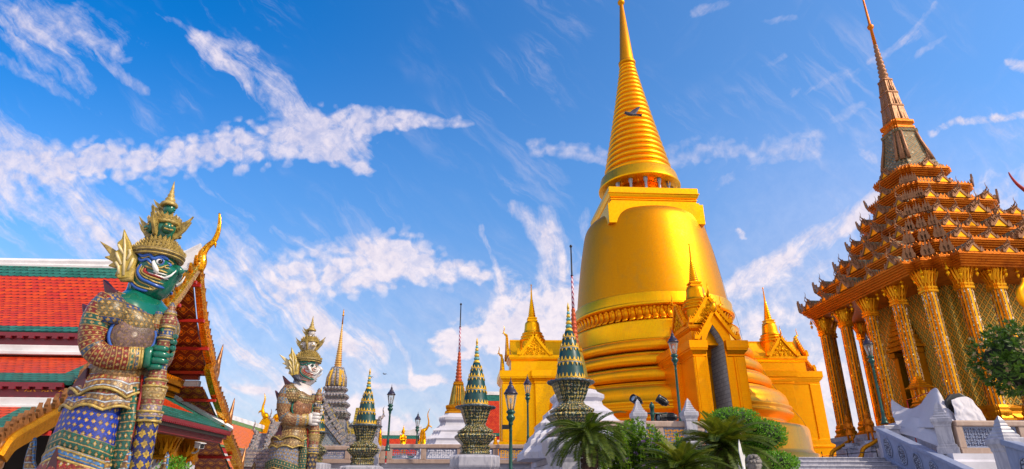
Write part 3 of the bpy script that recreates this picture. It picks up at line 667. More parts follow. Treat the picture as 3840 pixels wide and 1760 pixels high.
cc = g.ramp(vx, [(0, (.22, .13, .06)), (.30, (.42, .34, .24)), (.6, (.60, .54, .46)), (.88, (.95, .85, .65))], 'CONSTANT')
de = g.voro(o, 15, 'DISTANCE_TO_EDGE', 0, .6); cc = g.mix(g.sstep(de, .10, .04), cc, (.05, .03, .04))
nv = g.n('ShaderNodeVectorMath', operation='ADD'); gn = g.geo().outputs['Normal']; g.put(nv.inputs[0], gn); g.put(nv.inputs[1], g.v('SCALE', g.v('SUBTRACT', vv, (.5, .5, .5)), .55))
g.bsdf(cc, .14, .85, g.v('NORMALIZE', nv.outputs[0]), .4); MIRROR = m
m, g = newmat('grey_porcelain_scales'); U, V, _ = g.xyz(g.uv()); k = 5.0
A = g.m('MULTIPLY', g.m('ADD', U, V), k); B_ = g.m('MULTIPLY', g.m('SUBTRACT', U, V), k)
fa, fb = [g.m('ABSOLUTE', g.m('SUBTRACT', g.m('FRACT', q_), .5)) for q_ in (A, B_)]
ln = g.sstep(g.m('MAXIMUM', fa, fb), .36, .44); idx = g.n('ShaderNodeTexWhiteNoise', noise_dimensions='2D'); g.put(idx.inputs['Vector'], g.comb(g.m('FLOOR', A), g.m('FLOOR', B_), 0.0))
cc = g.ramp(idx.outputs[0], [(0, (.09, .10, .07)), (.4, (.16, .15, .10)), (.75, (.10, .16, .13)), (.92, (.34, .30, .20))], 'CONSTANT')
cc = g.mix(ln, cc, (.34, .17, .05)); g.bsdf(cc, .6, .1, g.bump(ln, .6, .02), .2); SCALES = m
GREYP = gold('weathered_porcelain', (.32, .14, .06), .42, .3, dirt=(.12, .05, .03), dirt_amt=.6, bump=.5, leaf=10)
SOFFIT = plain('red_soffit', (.17, .016, .010), .45, 0, .2, 2)
MX, MY = 25.1, 29.0
MO = thing('columned_pavilion', 'golden pavilion with mosaic columns, a steep tiered roof and a thin spire', 'pavilion', (MX, MY, 0))
PL = redent(3, .085); PL2 = redent(2, .12)
b = MB(); b.lathe([(5.75, 2.6), (5.75, 2.95), (5.6, 3.02), (5.5, 3.1), (5.45, 3.7), (5.6, 3.8), (5.62, 4.0), (5.0, 4.01)], plan=PL); b.build('podium', MARBLE, MO)
b = MB(); b.lathe([(3.55, 3.95), (3.55, 4.15), (3.4, 4.22), (3.48, 4.35), (3.38, 4.5), (3.25, 4.62), (3.30, 4.75), (3.12, 4.9)], plan=PL2); b.build('wall_base', GOLD_DK, MO)
b = MB(); b.lathe([(3.1, 4.85), (3.1, 10.75)], plan=PL2); b.build('cella_wall', DIAPER, MO)
# columns
def column_mesh():
    s = MB(); mr = MB(); z0, z1 = 4.62, 9.55
    for k_, (hx, hy) in enumerate(((.34, .155), (.155, .34), (.275, .20), (.20, .275))): s.box((0, 0, (z0+z1)/2), (2*hx, 2*hy, z1-z0))
    for sx in (-1, 1):
        for sy in (-1, 1): mr.box((sx*.19, sy*.19, (z0+z1)/2), (.13, .13, z1-z0-.01))
    # silver mosaic strips on the four faces
    for a in range(4):
        M_ = Matrix.Rotation(a*pi/2, 3, 'Z')
        for s_ in (-.098, .098): mr.box(M_ @ Vector((s_, -.336, (z0+z1)/2)), (.06, .022, z1-z0-.1), rz=a*pi/2)
    ba = MB(); ba.lathe([(.52, 4.0), (.52, 4.12), (.44, 4.16), (.40, 4.24), (.44, 4.34), (.44, 4.40), (.37, 4.46), (.38, 4.56), (.34, 4.66)], plan=redent(2, .16))
    for i in range(28):
        a = 2*pi*i/28; flame(ba, (.40*cos(a), .40*sin(a), 4.16), (-sin(a), cos(a), 0), .2, .09, .03, 0, (cos(a)*.25, sin(a)*.25, 1), 0)
    ca = MB(); ca.lathe([(.36, 9.48), (.40, 9.52), (.40, 9.58), (.35, 9.62), (.39, 9.68), (.39, 9.74), (.34, 9.78), (.33, 9.9), (.38, 10.1), (.46, 10.42), (.30, 10.44), (.30, 10.7)], plan=redent(2, .16))
    for row, (z, r, n, L, o_) in enumerate(((9.60, .36, 16, .42, .25), (9.86, .36, 20, .74, .42), (9.9, .42, 20, .62, .55))):
        for i in range(n):
            a = 2*pi*(i+.5*row)/n; flame(ca, (r*cos(a), r*sin(a), z), (-sin(a), cos(a), 0), L, .09, .035, 0, Vector((cos(a)*o_, sin(a)*o_, 1)).normalized(), 0)
    return s, mr, ba, ca
s_, mr_, ba_, ca_ = column_mesh()
col0 = s_.build('column', GOLD_COL, MO); k1 = mr_.build('mirror_strips', MIRROR, col0); k2 = ba_.build('column_base', GOLD_DK, col0); k3 = ca_.build('capital', GOLD_COL, col0)
sp = []
for t in (-4.15, -2.15, 0, 2.15, 4.15):
    for a in range(4): sp.append(((t if t > -4 else -3.65, -4.8), (4.8, t), (-t, 4.8), (-4.8, -t))[a])
for i, (x, y) in enumerate(sp):
    c = col0 if i == 0 else copy_tree(col0, MO); c.location = (x, y, 0); c.scale = (.80, .80, 1)
# eave + roof tiers
ZT = [10.72, 11.72, 12.75, 13.80, 14.90, 16.05, 17.25]; ST = [5.85, 5.0, 3.95, 3.22, 2.55, 1.98, 1.50]
def lean(z): return -.72*min(1, max(0, (z-10.7)/6.6))
b = MB(); b.lathe([(2.9, 10.55), (5.05, 10.56), (5.05, 10.62)], plan=PL); b.build('eave_soffit', SOFFIT, MO)
for i, (z, s) in enumerate(zip(ZT, ST)):
    b = MB(); h = 1.0
    b.lathe([(s-.62, z-.36), (s-.44, z-.36), (s-.44, z-.28), (s-.34, z-.27), (s-.34, z-.20), (s-.25, z-.19), (s-.25, z-.12), (s-.15, z-.11), (s-.15, z-.04), (s-.07, z-.03), (s-.07, z+.04), (s, z+.05), (s, z+.12), (s-.10, z+.14), (s-.12, z+.20)], plan=PL, smooth=False)
    CB = b
    sn = (ST[i+1]-.40) if i < 6 else .95; zn = (ZT[i+1]-.32) if i < 6 else z+.62
    b = MB(); b.lathe([(s-.14, z+.16), (sn+.30, z+.16+(zn-z)*.42), (sn+.26, z+.18+(zn-z)*.45), (sn, zn+.02)], plan=PL, smooth=False); b.build('roof_slope', SCALES, MO, (lean(z), 0, 0))
    b = CB; P_ = PL; n_ = len(P_)
    for j in range(n_):
        p, q_ = Vector(P_[j])*(s-.05), Vector(P_[(j+1) % n_])*(s-.05); d = q_-p; L = d.length; kk = max(1, int(L/.17))
        for t in range(kk):
            c = p+d*((t+.5)/kk); flame(b, (c.x, c.y, z+.12), (d.x/L, d.y/L, 0), .17, .12, .03, 0, (0, 0, 1), 0)
    if i < 6:
        for j in range(n_):
            p, q_ = Vector(P_[j])*(sn+.28), Vector(P_[(j+1) % n_])*(sn+.28); d = q_-p; L = d.length; kk = max(1, int(L/.2))
            for t in range(kk):
                c = p+d*((t+.5)/kk); flame(b, (c.x, c.y, z+.17+(zn-z)*.42), (d.x/L, d.y/L, 0), .2, .15, .03, 0, (0, 0, 1), 0)
    b.build('roof_cornice', GOLD_RED, MO, (lean(z), 0, 0))
# dormers: one mesh, many copies
def dormer_mesh(w, h, dep):
    r = MB(); C = gable_curve(w*.92, h, 6, 1.1); out = [(-x, q_) for x, q_ in C[::-1]]+C[1:]
    r.prism(out, dep, (0, dep/2, 0), (1, 0, 0), (0, 0, 1)); bb = MB()
    for k_, (f, dy) in enumerate(((1.0, 0), (.72, -.10))):
        gable_trim(bb, (0, dy-.03, 0), (1, 0, 0), w*f, h*f, .085, .08, 0, 5, .40*f+.1, .26, Vector((0, -1, 0)), 1.1)
    pp = MB(); pp.prism([(-w*.8, 0), (w*.8, 0), (0, h*.86)], .05, (0, -.02, 0), (1, 0, 0), (0, 0, 1)); pp.prism([(-w*.58, 0), (w*.58, 0), (0, h*.6)], .05, (0, -.12, 0), (1, 0, 0), (0, 0, 1))
    return r, bb, pp
r_, bb_, pp_ = dormer_mesh(.46, .52, .9)
d0 = r_.build('dormer', SCALES, MO); bb_.build('bargeboard', GREYP, d0); pp_.build('pediment', GOLD, d0)
first = True; cnt = 0
for i in range(7):
    z, s = ZT[i]+.15, ST[i]
    offs = [(-.60, 1.0), (0, 1.28), (.60, 1.0)] if i < 5 else [(0, 1.1)]
    if i < 4: offs = [(-.62, .95), (-.34, .8), (0, 1.3), (.34, .8), (.62, .95)]
    for a in range(4):
        if a in (1, 2): use = [(0, 1.28)] + ([(-.6, 1.0), (.6, 1.0)] if i < 3 else [])
        else: use = offs
        for f, sc in use:
            dn = d0 if first else copy_tree(d0, MO); first = False; cnt += 1
            ang = a*pi/2; x, y = f*s, -(s-.12-abs(f)*.02)
            dn.location = (x*cos(ang)-y*sin(ang)+lean(z), x*sin(ang)+y*cos(ang), z); dn.rotation_euler[2] = ang; k_ = sc*(.82+.18*s/5.4); dn.scale = (k_, k_, k_)
# crowned naga heads standing on the re-entrant corners
nb = MB()
for q_, L in ((0, .62), (.12, .5), (-.12, .5)): flame(nb, (q_, 0, 0), (1, 0, 0), L, .17, .10, 0, (0, -.12, 1), .1)
nb.box((0, .02, .08), (.34, .14, .2)); n0 = nb.build('corner_antefix', GREYP, MO); first = True
for i in range(6):
    z, s = ZT[i]+.2, ST[i]
    for a in range(4):
        for (fx, fy) in ((.97, .80), (.885, .885), (.80, .97)):
            if a == 2 and i > 3: continue
            nn = n0 if first else n0.copy()
            if not first: COL.objects.link(nn); nn.parent = MO
            first = False; ang = a*pi/2; x, y = -fx*s, -fy*s
            nn.location = (x*cos(ang)-y*sin(ang)+lean(z), x*sin(ang)+y*cos(ang), z); nn.rotation_euler[2] = ang-pi/4; k_ = .62+.5*s/5.4; nn.scale = (k_, k_, k_)
# bells under the eave
bb = MB(); bb.lathe([(.012, 0), (.012, -.18), (.03, -.2), (.05, -.26), (.085, -.36), (.09, -.38), (.01, -.385), (.01, -.45), (.05, -.47), (.075, -.55), (.0, -.68)], 8)
b0 = bb.build('eave_bell', GOLD_Y, MO); first = True
for a in range(4):
    for t in range(15 if a in (0, 3) else 6):
        nn = b0 if first else b0.copy()
        if not first: COL.objects.link(nn); nn.parent = MO
        first = False; u = -4.6+9.2*t/(14 if a in (0, 3) else 5); y = -5.26+.12*(t % 2); ang = a*pi/2; nn.location = (u*cos(ang)-y*sin(ang), u*sin(ang)+y*cos(ang), 10.62)
# spire
b = MB(); b.lathe([(1.22, 17.3), (1.12, 17.9), (.95, 18.3), (.86, 18.8), (.76, 19.4), (.68, 20.0), (.72, 20.04), (.74, 20.2), (.66, 20.24)], plan=PL2); b.build('spire_base', SCALES, MO, (-.72, 0, 0))
b = MB()
for a in range(4):
    M_ = Matrix.Rotation(a*pi/2, 4, 'Z')
    for t in (-1, 1):
        b.tube([M_ @ Vector((t*.62*k_, -1.0*k_, z)) for z, k_ in ((18.1, 1.06), (18.8, .93), (19.4, .80), (20.0, .70))], [.10, .09, .075, .065], 6)
        b.tube([M_ @ Vector((t*.80*k_, -.86*k_, z)) for z, k_ in ((18.1, 1.06), (18.8, .93), (19.4, .80), (20.0, .70))], [.10, .09, .075, .065], 6)
b.build('spire_ribs', GREYP, MO, (-.72, 0, 0))
b = MB(); b.lathe([(.60, 20.2), (.66, 20.3), (.66, 20.42), (.56, 20.48), (.60, 20.6), (.68, 20.68), (.68, 20.8), (.58, 20.84), (.52, 20.95)], plan=PL2); b.build('spire_collar', GOLD_RED, MO, (-.72, 0, 0))
for k_, (z0, z1, r0, r1) in enumerate(((20.95, 21.85, .53, .45), (21.95, 22.8, .44, .37), (22.9, 23.7, .36, .29))):
    b = MB(); b.lathe([(r0, z0), (r1, z1), (r1+.03, z1+.02), (r1+.03, z1+.1), (r1-.05, z1+.11)], plan=PL2)
    for j in range(16):
        a = 2*pi*j/16; b.tube([(r0*1.0*cos(a), r0*1.0*sin(a), z0+.03), (r1*1.0*cos(a), r1*1.0*sin(a), z1-.03)], [.055, .04], 5)
    b.build('spire_tier', GREYP, MO, (-.72, 0, 0))
b = MB(); pr = [(.26, 23.7)]
for j in range(9):
    z = 23.75+j*.30; r = .27-.018*j; pr += [(r*.72, z), (r, z+.1), (r*1.02, z+.19), (r*.75, z+.27)]
pr += [(.09, 26.5)]; b.lathe(pr, 16); b.build('spire_rings', GREYP, MO, (-.72, 0, 0))
b = MB(); b.lathe([(.10, 26.45), (.085, 27.6), (.16, 27.66), (.19, 27.8), (.14, 27.9), (.10, 27.95), (.075, 28.0), (.05, 30.2), (.03, 30.9)], 12)
for j in range(9):
    a = 2*pi*j/9; b.tube([(.03*cos(a), .03*sin(a), 30.05+.05*(j % 3)), (.15*cos(a), .15*sin(a), 30.3+.12*(j % 3))], [.03, .015], 4)
b.build('spire_pole', GOLD_RED, MO, (-.72, 0, 0))
# doorway on the west face, a slab painted as inner shade
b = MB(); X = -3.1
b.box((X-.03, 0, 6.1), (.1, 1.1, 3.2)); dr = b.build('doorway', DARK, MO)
b = MB()
for s in (-1, 1):
    b.box((X-.2, s*.72, 6.1), (.36, .30, 3.3)); b.box((X-.3, s*.72, 7.7), (.5, .42, .22)); b.box((X-.3, s*.72, 4.6), (.5, .42, .4))
z = 7.8
for k_ in range(9):
    w = .98*(1-k_/9.6)**1.1; b.box((X-.3, 0, z+.12), (.62*(.4+.6*w), 2*w, .13)); b.box((X-.28, 0, z+.25), (.46*(.4+.6*w), 1.7*w, .17)); z += .25
b.tube([(X-.3, 0, z), (X-.3, 0, z+1.2)], [.08, .01], 8); b.build('door_crown', GOLD_DK, dr)
# ------------------------------------------------------------------ demon guardian statues clad in porcelain mosaic
GB, GG, GR_, GLB, GLV = (.012, .035, .28), (.010, .13, .10), (.26, .018, .012), (.10, .26, .50), (.26, .21, .36)
MSC = 1.28
YM = dict(
    torso=mosaic('mosaic_blue_gold', [(.02, .07, .24), (.16, .13, .06)], (.56, .32, .05), (.45, .36, .22), (.50, .28, .06), 9, 9, .88, .80),
    belly=mosaic('mosaic_lilac', [(.20, .12, .12)], (.36, .21, .05), (.22, .14, .15), (.42, .30, .12), 8, 8, .93, .62),
    sleeve=mosaic('mosaic_banded', [GR_, GG, (.02, .16, .14), GR_, (.05, .11, .25)], (.56, .40, .13), (.55, .30, .16), (.52, .29, .07), 9, 8.2, .74, .66),
    belt=mosaic('mosaic_bronze', [(.30, .15, .05)], (.48, .27, .08), (.50, .40, .20), (.38, .20, .06), 7, 6, .86, .9),
    tier=mosaic('mosaic_red_gold', [(.30, .06, .03), (.22, .12, .06)], (.54, .30, .05), (.46, .36, .18), (.40, .48, .60), 8, 8.5, .78, .8),
    blue=mosaic('mosaic_royal_blue', [(.012, .045, .46)], (.58, .33, .04), (.60, .50, .30), (.012, .045, .46), 7.2, 7.2, .99, .72),
    green=mosaic('mosaic_green', [GG], (.56, .32, .05), (.66, .60, .46), (.48, .32, .12), 8, 6, .84, .62),
    lblue=mosaic('mosaic_light_blue', [(.07, .25, .62)], (.60, .46, .18), (.50, .40, .22), (.50, .36, .16), 8, 8, .80, .55),
    red=mosaic('mosaic_red', [(.30, .02, .016)], (.52, .32, .06), (.60, .58, .55), (.50, .36, .16), 6.5, 6.5, .94, .74),
    lilac=mosaic('mosaic_lavender', [(.25, .22, .42)], (.55, .42, .20), (.60, .52, .40), (.40, .30, .18), 7, 7, .95, .62),
    collar=mosaic('mosaic_collar', [(.42, .30, .13), (.05, .14, .38), (.36, .10, .05)], (.52, .37, .12), (.12, .22, .44), (.55, .42, .20), 11, 11, .78, .66),
    hexa=mosaic('mosaic_hexagons', [(.012, .03, .26)], (.52, .36, .05), (.40, .24, .03), (.012, .03, .26), 6.0, 5.6, .99, .98),
    ring=mosaic('mosaic_rings', [(.03, .09, .30), (.40, .26, .10), (.36, .07, .06), (.30, .24, .34)], (.52, .36, .08), (.64, .56, .40), (.50, .36, .16), 9, 9, .76, .7))
YW = dict(YM)
YW.update(
    torso=mosaic('mosaic_olive_gold', [(.05, .09, .06), (.22, .10, .04)], (.58, .42, .15), (.50, .40, .20), (.36, .26, .10), 11, 11, .86, .84),
    belly=mosaic('mosaic_rust', [(.32, .10, .05)], (.55, .36, .12), (.36, .12, .06), (.42, .28, .10), 9, 9, .9, .7),
    sleeve=mosaic('mosaic_rust_blue', [(.30, .07, .04), (.22, .30, .46), (.30, .10, .05), (.14, .24, .42)], (.60, .44, .18), (.45, .24, .10), (.46, .32, .14), 10, 8.2, .74, .7),
    tier=mosaic('mosaic_brown_gold', [(.20, .08, .03), (.26, .14, .05)], (.52, .34, .10), (.50, .40, .22), (.36, .22, .08), 8, 8, .8, .84),
    blue=mosaic('mosaic_grey_blue', [(.24, .27, .40)], (.44, .28, .10), (.40, .30, .18), (.24, .27, .40), 7.0, 7.0, .99, .86),
    lblue=mosaic('mosaic_brown', [(.24, .10, .04)], (.50, .34, .12), (.5, .4, .2), (.42, .28, .10), 8, 8, .8, .62),
    hexa=mosaic('mosaic_navy_hexagons', [(.03, .035, .09)], (.48, .32, .10), (.40, .25, .08), (.03, .035, .09), 6.5, 6.5, .99, .9))
MSC = 1.0
CREAM = plain('cream_glaze', (.62, .50, .27), .3, 0, .12, 5); TUSK = plain('white_glaze', (.78, .76, .74), .2)
GOLDP = plain('old_gold_paint', (.42, .29, .075), .38, .15, .35, 9, .5, 34)
BLUE_L = plain('blue_glaze', (.03, .10, .40), .25); REDG = plain('red_glaze', (.30, .02, .015), .3); MAROON = plain('maroon_edge', (.060, .010, .016), .4)
RUSTL = plain('rust_line', (.36, .16, .10), .4); DKG = plain('bottle_green_line', (.01, .12, .09), .3); EYEB = plain('black_glaze', (.01, .01, .012), .1)
def glaze(name, col, c2):
    m, g = newmat(name); o = g.obj(); n = g.noise(o, 2.2, 5, .65); n2 = g.noise(o, 9, 3)
    c = g.mix(g.sstep(n, .50, .62), col, c2); c = g.mix(g.sstep(n2, .55, .8, 0, .35), c, tuple(q*.4 for q in col))
    g.bsdf(c, .20, 0, g.bump(n2, .04), .5, .3); return m
SKIN_G = glaze('green_glaze', (.003, .115, .070), (.004, .070, .048)); SKIN_W = glaze('white_porcelain', (.55, .51, .51), (.46, .42, .41))
EARG = gold('old_gold_leaf', (.46, .31, .06), .42, .25, dirt=(.10, .10, .05), dirt_amt=.7, bump=.7, leaf=9)
LEAFG = mosaic('crown_leaf_gold', [(.40, .30, .11), (.30, .22, .09)], (.60, .47, .20), (.05, .16, .28), (.34, .24, .09), 12, 12, .86, .62)

def sup(cx, cy, rx, ry, z, n=28, e=2.4, tilt=0.0):
    out = []
    for j in range(n):
        a = 2*pi*j/n; c, s = cos(a), sin(a)
        x = cx+rx*math.copysign(abs(c)**(2/e), c); y = cy+ry*math.copysign(abs(s)**(2/e), s); out.append((x, y, z+tilt*(x-cx)))
    return out
def skirt(mb, cx, cy, r0, r1, z0, z1, wave=0.0, nw=3, ph=0.0, n=64, th=.035, chev=0.0, steps=5, top_chev=0.0, sharp=1.0):
    """a hanging shell of cloth with a scalloped or chevron hem"""
    def off(j):
        a = 2*pi*j/n+ph; w = (abs(sin(a*nw/2))**sharp)*wave; return w
    def tri(j, A):
        a = ((2*pi*j/n+pi/2+pi) % (2*pi))-pi; return -A*abs(a)/(pi/2) if abs(a) < pi/2 else -A*(2-abs(a)/(pi/2))
    R = []
    for i in range(steps+1):
        t = i/steps; ring = []
        for j in range(n):
            a = 2*pi*j/n; rx = r0[0]+(r1[0]-r0[0])*t+th; ry = r0[1]+(r1[1]-r0[1])*t+th
            zt = z0+tri(j, top_chev); zb = z1+off(j)+tri(j, chev); z = zt+(zb-zt)*t
            ring.append((cx[0]+(cx[1]-cx[0])*t+rx*cos(a), cy+ry*sin(a), z))
        R.append(ring)
    inner = [[(p[0]*.999+cx[1]*.001-(p[0]-cx[1])*th, p[1]-(p[1]-cy)*th, p[2]+.004) for p in R[-1]]]
    inner.append([(p[0]-(p[0]-cx[0])*.1, p[1]-(p[1]-cy)*.1, p[2]-.01) for p in R[0]])
    mb.rings(R+inner, False, False)
    return [R[-1][j] for j in range(n)]
def hem(mb, loop, r, mat=0): mb.tube(loop+[loop[0]], r, 5, mat, caps=False)

def yaksha(name, label, loc, rz, skin, Y, line1, line2, line3, tusk_m, mouth_m):
    T = thing(name, label, 'statue', loc, rz, 'demon guardian statues')
    P = lambda mb, nm, m, par=T, **k: mb.build(nm, m, par, **k)
    # pedestal
    b = MB(); b.lathe([(1.35, 0), (1.35, .12), (1.22, .16), (1.12, .22), (1.12, .38), (1.2, .44), (1.22, .56), (1.0, .57)], plan=redent(2, .12)); P(b, 'pedestal', MARBLE, bevel=.01)
    # body: legs, torso, neck as one remeshed surface
    b = MB()
    for s in (-1, 1):
        b.rings([sup(.10, s*.52, .42, .20, .57, 16), sup(.12, s*.52, .40, .20, .66, 16), sup(.0, s*.52, .22, .18, .80, 16), sup(-.02, s*.50, .19, .19, 1.1, 16), sup(-.02, s*.47, .24, .24, 1.5, 16), sup(.02, s*.44, .24, .24, 1.8, 16), sup(-.04, s*.40, .30, .30, 2.3, 16), sup(-.08, s*.30, .32, .30, 2.9, 16)])
    b.rings([sup(-.05, 0, .34, .46, 2.75), sup(-.02, 0, .32, .45, 3.1), sup(.04, 0, .34, .47, 3.4), sup(.08, 0, .40, .55, 3.75), sup(.06, 0, .42, .60, 4.02), sup(.0, 0, .37, .62, 4.22), sup(-.04, 0, .28, .42, 4.36), sup(-.05, 0, .24, .26, 4.46), sup(-.04, 0, .235, .25, 4.7)])
    body = P(b, 'body', skin); r = body.modifiers.new('rm', 'REMESH'); r.mode = 'VOXEL'; r.voxel_size = .035; r.use_smooth_shade = True
    sm = body.modifiers.new('sm', 'SMOOTH'); sm.iterations = 4
    # breastplate and belly
    b = MB(); b.rings([sup(.05, 0, .37, .50, 3.30, 48), sup(.09, 0, .42, .57, 3.6, 48), sup(.10, 0, .46, .62, 3.86, 48), sup(.07, 0, .455, .645, 4.04, 48, tilt=-.15), sup(.01, 0, .40, .655, 4.20, 48, tilt=-.25), sup(-.04, 0, .31, .50, 4.32, 48, tilt=-.3), sup(-.05, 0, .25, .30, 4.36, 48, tilt=-.3)], False, False); P(b, 'breastplate', Y['torso'])
    for s in (-1, 1):
        b = MB(); M_ = Matrix.Translation((.24, s*.33, 3.68)) @ Matrix.Rotation(s*.62, 4, 'Z'); n0 = 0
        R = []
        for i in range(9):
            t = i/8; a = pi/2*t; R.append([tuple(M_ @ Vector((.12+.12*sin(a), .34*cos(a)*cos(q_)*1.0, .29*cos(a)*sin(q_)))) for q_ in [2*pi*j/28 for j in range(28)]])
        b.rings(R, True, True); o_ = P(b, 'belly_panel', Y['belly'])
        b = MB(); b.tube([tuple(M_ @ Vector((.12, .35*cos(q_), .30*sin(q_)))) for q_ in [2*pi*j/36 for j in range(37)]], .028, 6, caps=False); P(b, 'beaded_rim', line1, o_)
    # collar: wide sloping band and pendant
    b = MB(); R = []
    for t, rx, ry, z in ((0, .25, .28, 4.40), (.3, .34, .44, 4.37), (.6, .42, .58, 4.27), (1, .50, .68, 4.14), (1.02, .49, .67, 4.10), (1.04, .40, .55, 4.16)):
        R.append([(-.03+rx*cos(a)+(.05 if cos(a) > 0 else 0)*t, ry*sin(a), z-.30*(rx*cos(a)+.1)-(.12*t*max(0, cos(a))**2)) for a in [2*pi*j/56 for j in range(56)]])
    b.rings(R, False, False, us=1.2, vs_=1.2); co = P(b, 'collar', Y['collar'])
    b = MB(); hem(b, R[3], .022); hem(b, R[1], .016); P(b, 'collar_trim', GOLDP, co)
    b = MB(); b.prism([(-.20, .12), (.20, .12), (.21, -.12), (.10, -.22), (0, -.36), (-.10, -.22), (-.21, -.12)], .09, (.53, 0, 3.98), (0, 1, 0), (.05, 0, 1)); pd = P(b, 'pendant', Y['collar'], bevel=.02)
    b = MB(); b.prism([(-.09, .05), (.09, .05), (0, -.18)], .05, (.60, 0, 3.98), (0, 1, 0), (.05, 0, 1)); P(b, 'pendant_jewel', line1, pd)
    # arms: one sleeve each, sleeves carry the jewelled bands
    for s in (-1, 1):
        up = 0 if s < 0 else .22
        path = bez([(-.04, s*.60, 4.16), (-.10, s*.70, 3.95), (-.12, s*.735, 3.68), (-.06, s*.72, 3.46+up*.4), (.10, s*.60, 3.36+up*.6), (.28, s*.42, 3.36+up*.8), (.42, s*.27, 3.38+up)], 5)
        rad = [.25+(.155-.25)*i/(len(path)-1)+.02*sin(i/len(path)*9) for i in range(len(path))]
        b = MB(); b.tube(path, rad, 26); arm = P(b, 'sleeve', Y['sleeve'])
        b = MB(); w0 = Vector((.40, s*.285, 3.38+up)); dv = Vector((.14, -s*.15, .02)).normalized()
        for k in range(5):
            c = w0+dv*(k*.042-.10); R = []
            q1 = dv.orthogonal().normalized(); q2 = dv.cross(q1)
            b.tube([c+(q1*cos(a)+q2*sin(a))*(.172-.006*k) for a in [2*pi*j/20 for j in range(21)]], .024, 6, caps=False)
        P(b, 'bracelets', GOLDP, arm)
        # hand: palm and five fingers closed on the club
        cx, cz = .64, 3.40+up; b = MB()
        b.tube([(.44, s*.24, cz-.01), (.52, s*.17, cz), (.60, s*.14, cz+.0)], [.135, .165, .15], 16, flat=(1.0, .72), up=(0, 0, 1))
        for k in range(4):
            z = cz+.135-.09*k; r_ = (.052, .056, .055, .047)[k]; L = (3.5, 3.8, 3.7, 3.2)[k]; R0 = .150; a0 = (2.5 if s < 0 else -2.5)
            pts = []
            for j in range(8):
                a = a0+(-1 if s > 0 else 1)*L*j/7*1.0; pts.append((cx+R0*cos(a)*1.02, R0*sin(a), z-.012*j/7))
            b.tube(pts, [r_*q_ for q_ in (1.0, 1.08, 1.0, .98, 1.05, .96, .9, .6)], 10)
        b.tube([(.50, s*.15, cz+.10), (.56, s*.03, cz+.20), (.60, -s*.06, cz+.22), (.66, -s*.10, cz+.20)], [.06, .056, .05, .03], 10)
        hd = P(b, 'hand', skin, arm)
        if s > 0: b = MB(); b.tube([(.47+.001*j, .165*s*0-.168, cz-.02) for j in range(2)], .03, 8); b.ball((.52, -.19, cz+.03), .035, 8, 6); P(b, 'finger_ring', GOLDP, hd)
        # epaulette with maroon upturned edges
        b = MB(); R = []
        for i in range(8):
            t = i/7; a = -.55+2.1*t; R.append([(-.06+.345*cos(a)*cos(q_), s*.63+.30*cos(a)*sin(q_), 3.98+.32*sin(a)) for q_ in [2*pi*j/30 for j in range(30)]])
        b.rings(R, True, True); ep = P(b, 'epaulette', Y['torso'])
        b = MB()
        R = []
        pk = [(-.12, 0), (-.28, .34), (-.10, .20), (.05, .10), (.10, 0), (.05, -.06)]
        b.prism([(x*1.1, z*1.0) for x, z in pk], .14, (-.20, s*.42, 4.27), (1, 0, 0), (0, 0, 1)); b.prism([(x*.9, z*.9) for x, z in pk], .15, (-.30, s*.66, 3.86), (1, 0, 0), (0, 0, 1)); P(b, 'shoulder_hook', MAROON, ep, bevel=.03)
    # waist, tiers, pantaloons
    b = MB(); b.rings([sup(-.03, 0, .40, .52, 3.36, 48), sup(-.04, 0, .44, .56, 3.28, 48), sup(-.06, 0, .47, .60, 3.12, 48), sup(-.06, 0, .46, .59, 3.08, 48)], False, False); P(b, 'waistband', Y['belt'])
    b = MB(); l1 = skirt(b, (-.06, -.10), 0, (.44, .57), (.58, .72), 3.12, 2.78, .13, 6, .5, sharp=.7); t1 = P(b, 'upper_skirt', Y['tier'])
    b = MB(); hem(b, l1, .022); P(b, 'skirt_hem', GOLDP, t1)
    b = MB(); l2 = skirt(b, (-.10, -.12), 0, (.54, .66), (.62, .76), 2.92, 2.60, .07, 9, .2); t2 = P(b, 'lower_skirt', Y['tier'])
    b = MB(); hem(b, l2, .022); P(b, 'skirt_hem', GOLDP, t2)
    for s in (-1, 1): b = MB(); b.prism([(-.16, -.06), (-.05, .30), (0, .36), (.04, .26), (.16, -.06)], .12, (-.20, s*.66, 2.86), (1, 0, 0), (0, -s*.3, 1)); P(b, 'skirt_hook', MAROON, bevel=.02)
    for s in (-1, 1):
        cy = s*.36; c0, c1 = -.12, -.13
        b = MB(); skirt(b, (c0, c1), cy, (.40, .36), (.50, .42), 2.78, 2.20, 0, 3, chev=.20); leg = P(b, 'pantaloon', Y['blue'])
        b = MB(); la = skirt(b, (c1, c1), cy, (.49, .42), (.51, .43), 2.34, 2.10, 0, 3, chev=.22, top_chev=.20, th=.05, steps=2); o_ = P(b, 'green_band', Y['green'], leg)
        b = MB(); lb = skirt(b, (c1, c1), cy, (.505, .43), (.51, .43), 2.13, 1.98, 0, 3, chev=.22, top_chev=.22, th=.06, steps=2); P(b, 'blue_band', Y['lblue'], leg)
        b = MB(); lc = skirt(b, (c1, c1-.02), cy, (.51, .43), (.56, .47), 2.0, 1.66, .20, 4, pi/4*0, chev=.10, top_chev=.22, th=.065, steps=5, sharp=1.4); P(b, 'red_flap', Y['red'], leg)
        b = MB(); hem(b, la, .02); hem(b, lb, .02); hem(b, lc, .03); P(b, 'gold_hem', GOLDP, leg)
        b = MB(); skirt(b, (c1, -.06), cy, (.46, .40), (.36, .34), 2.0, 1.42, .10, 5, th=.03); P(b, 'under_band', Y['lilac'], leg)
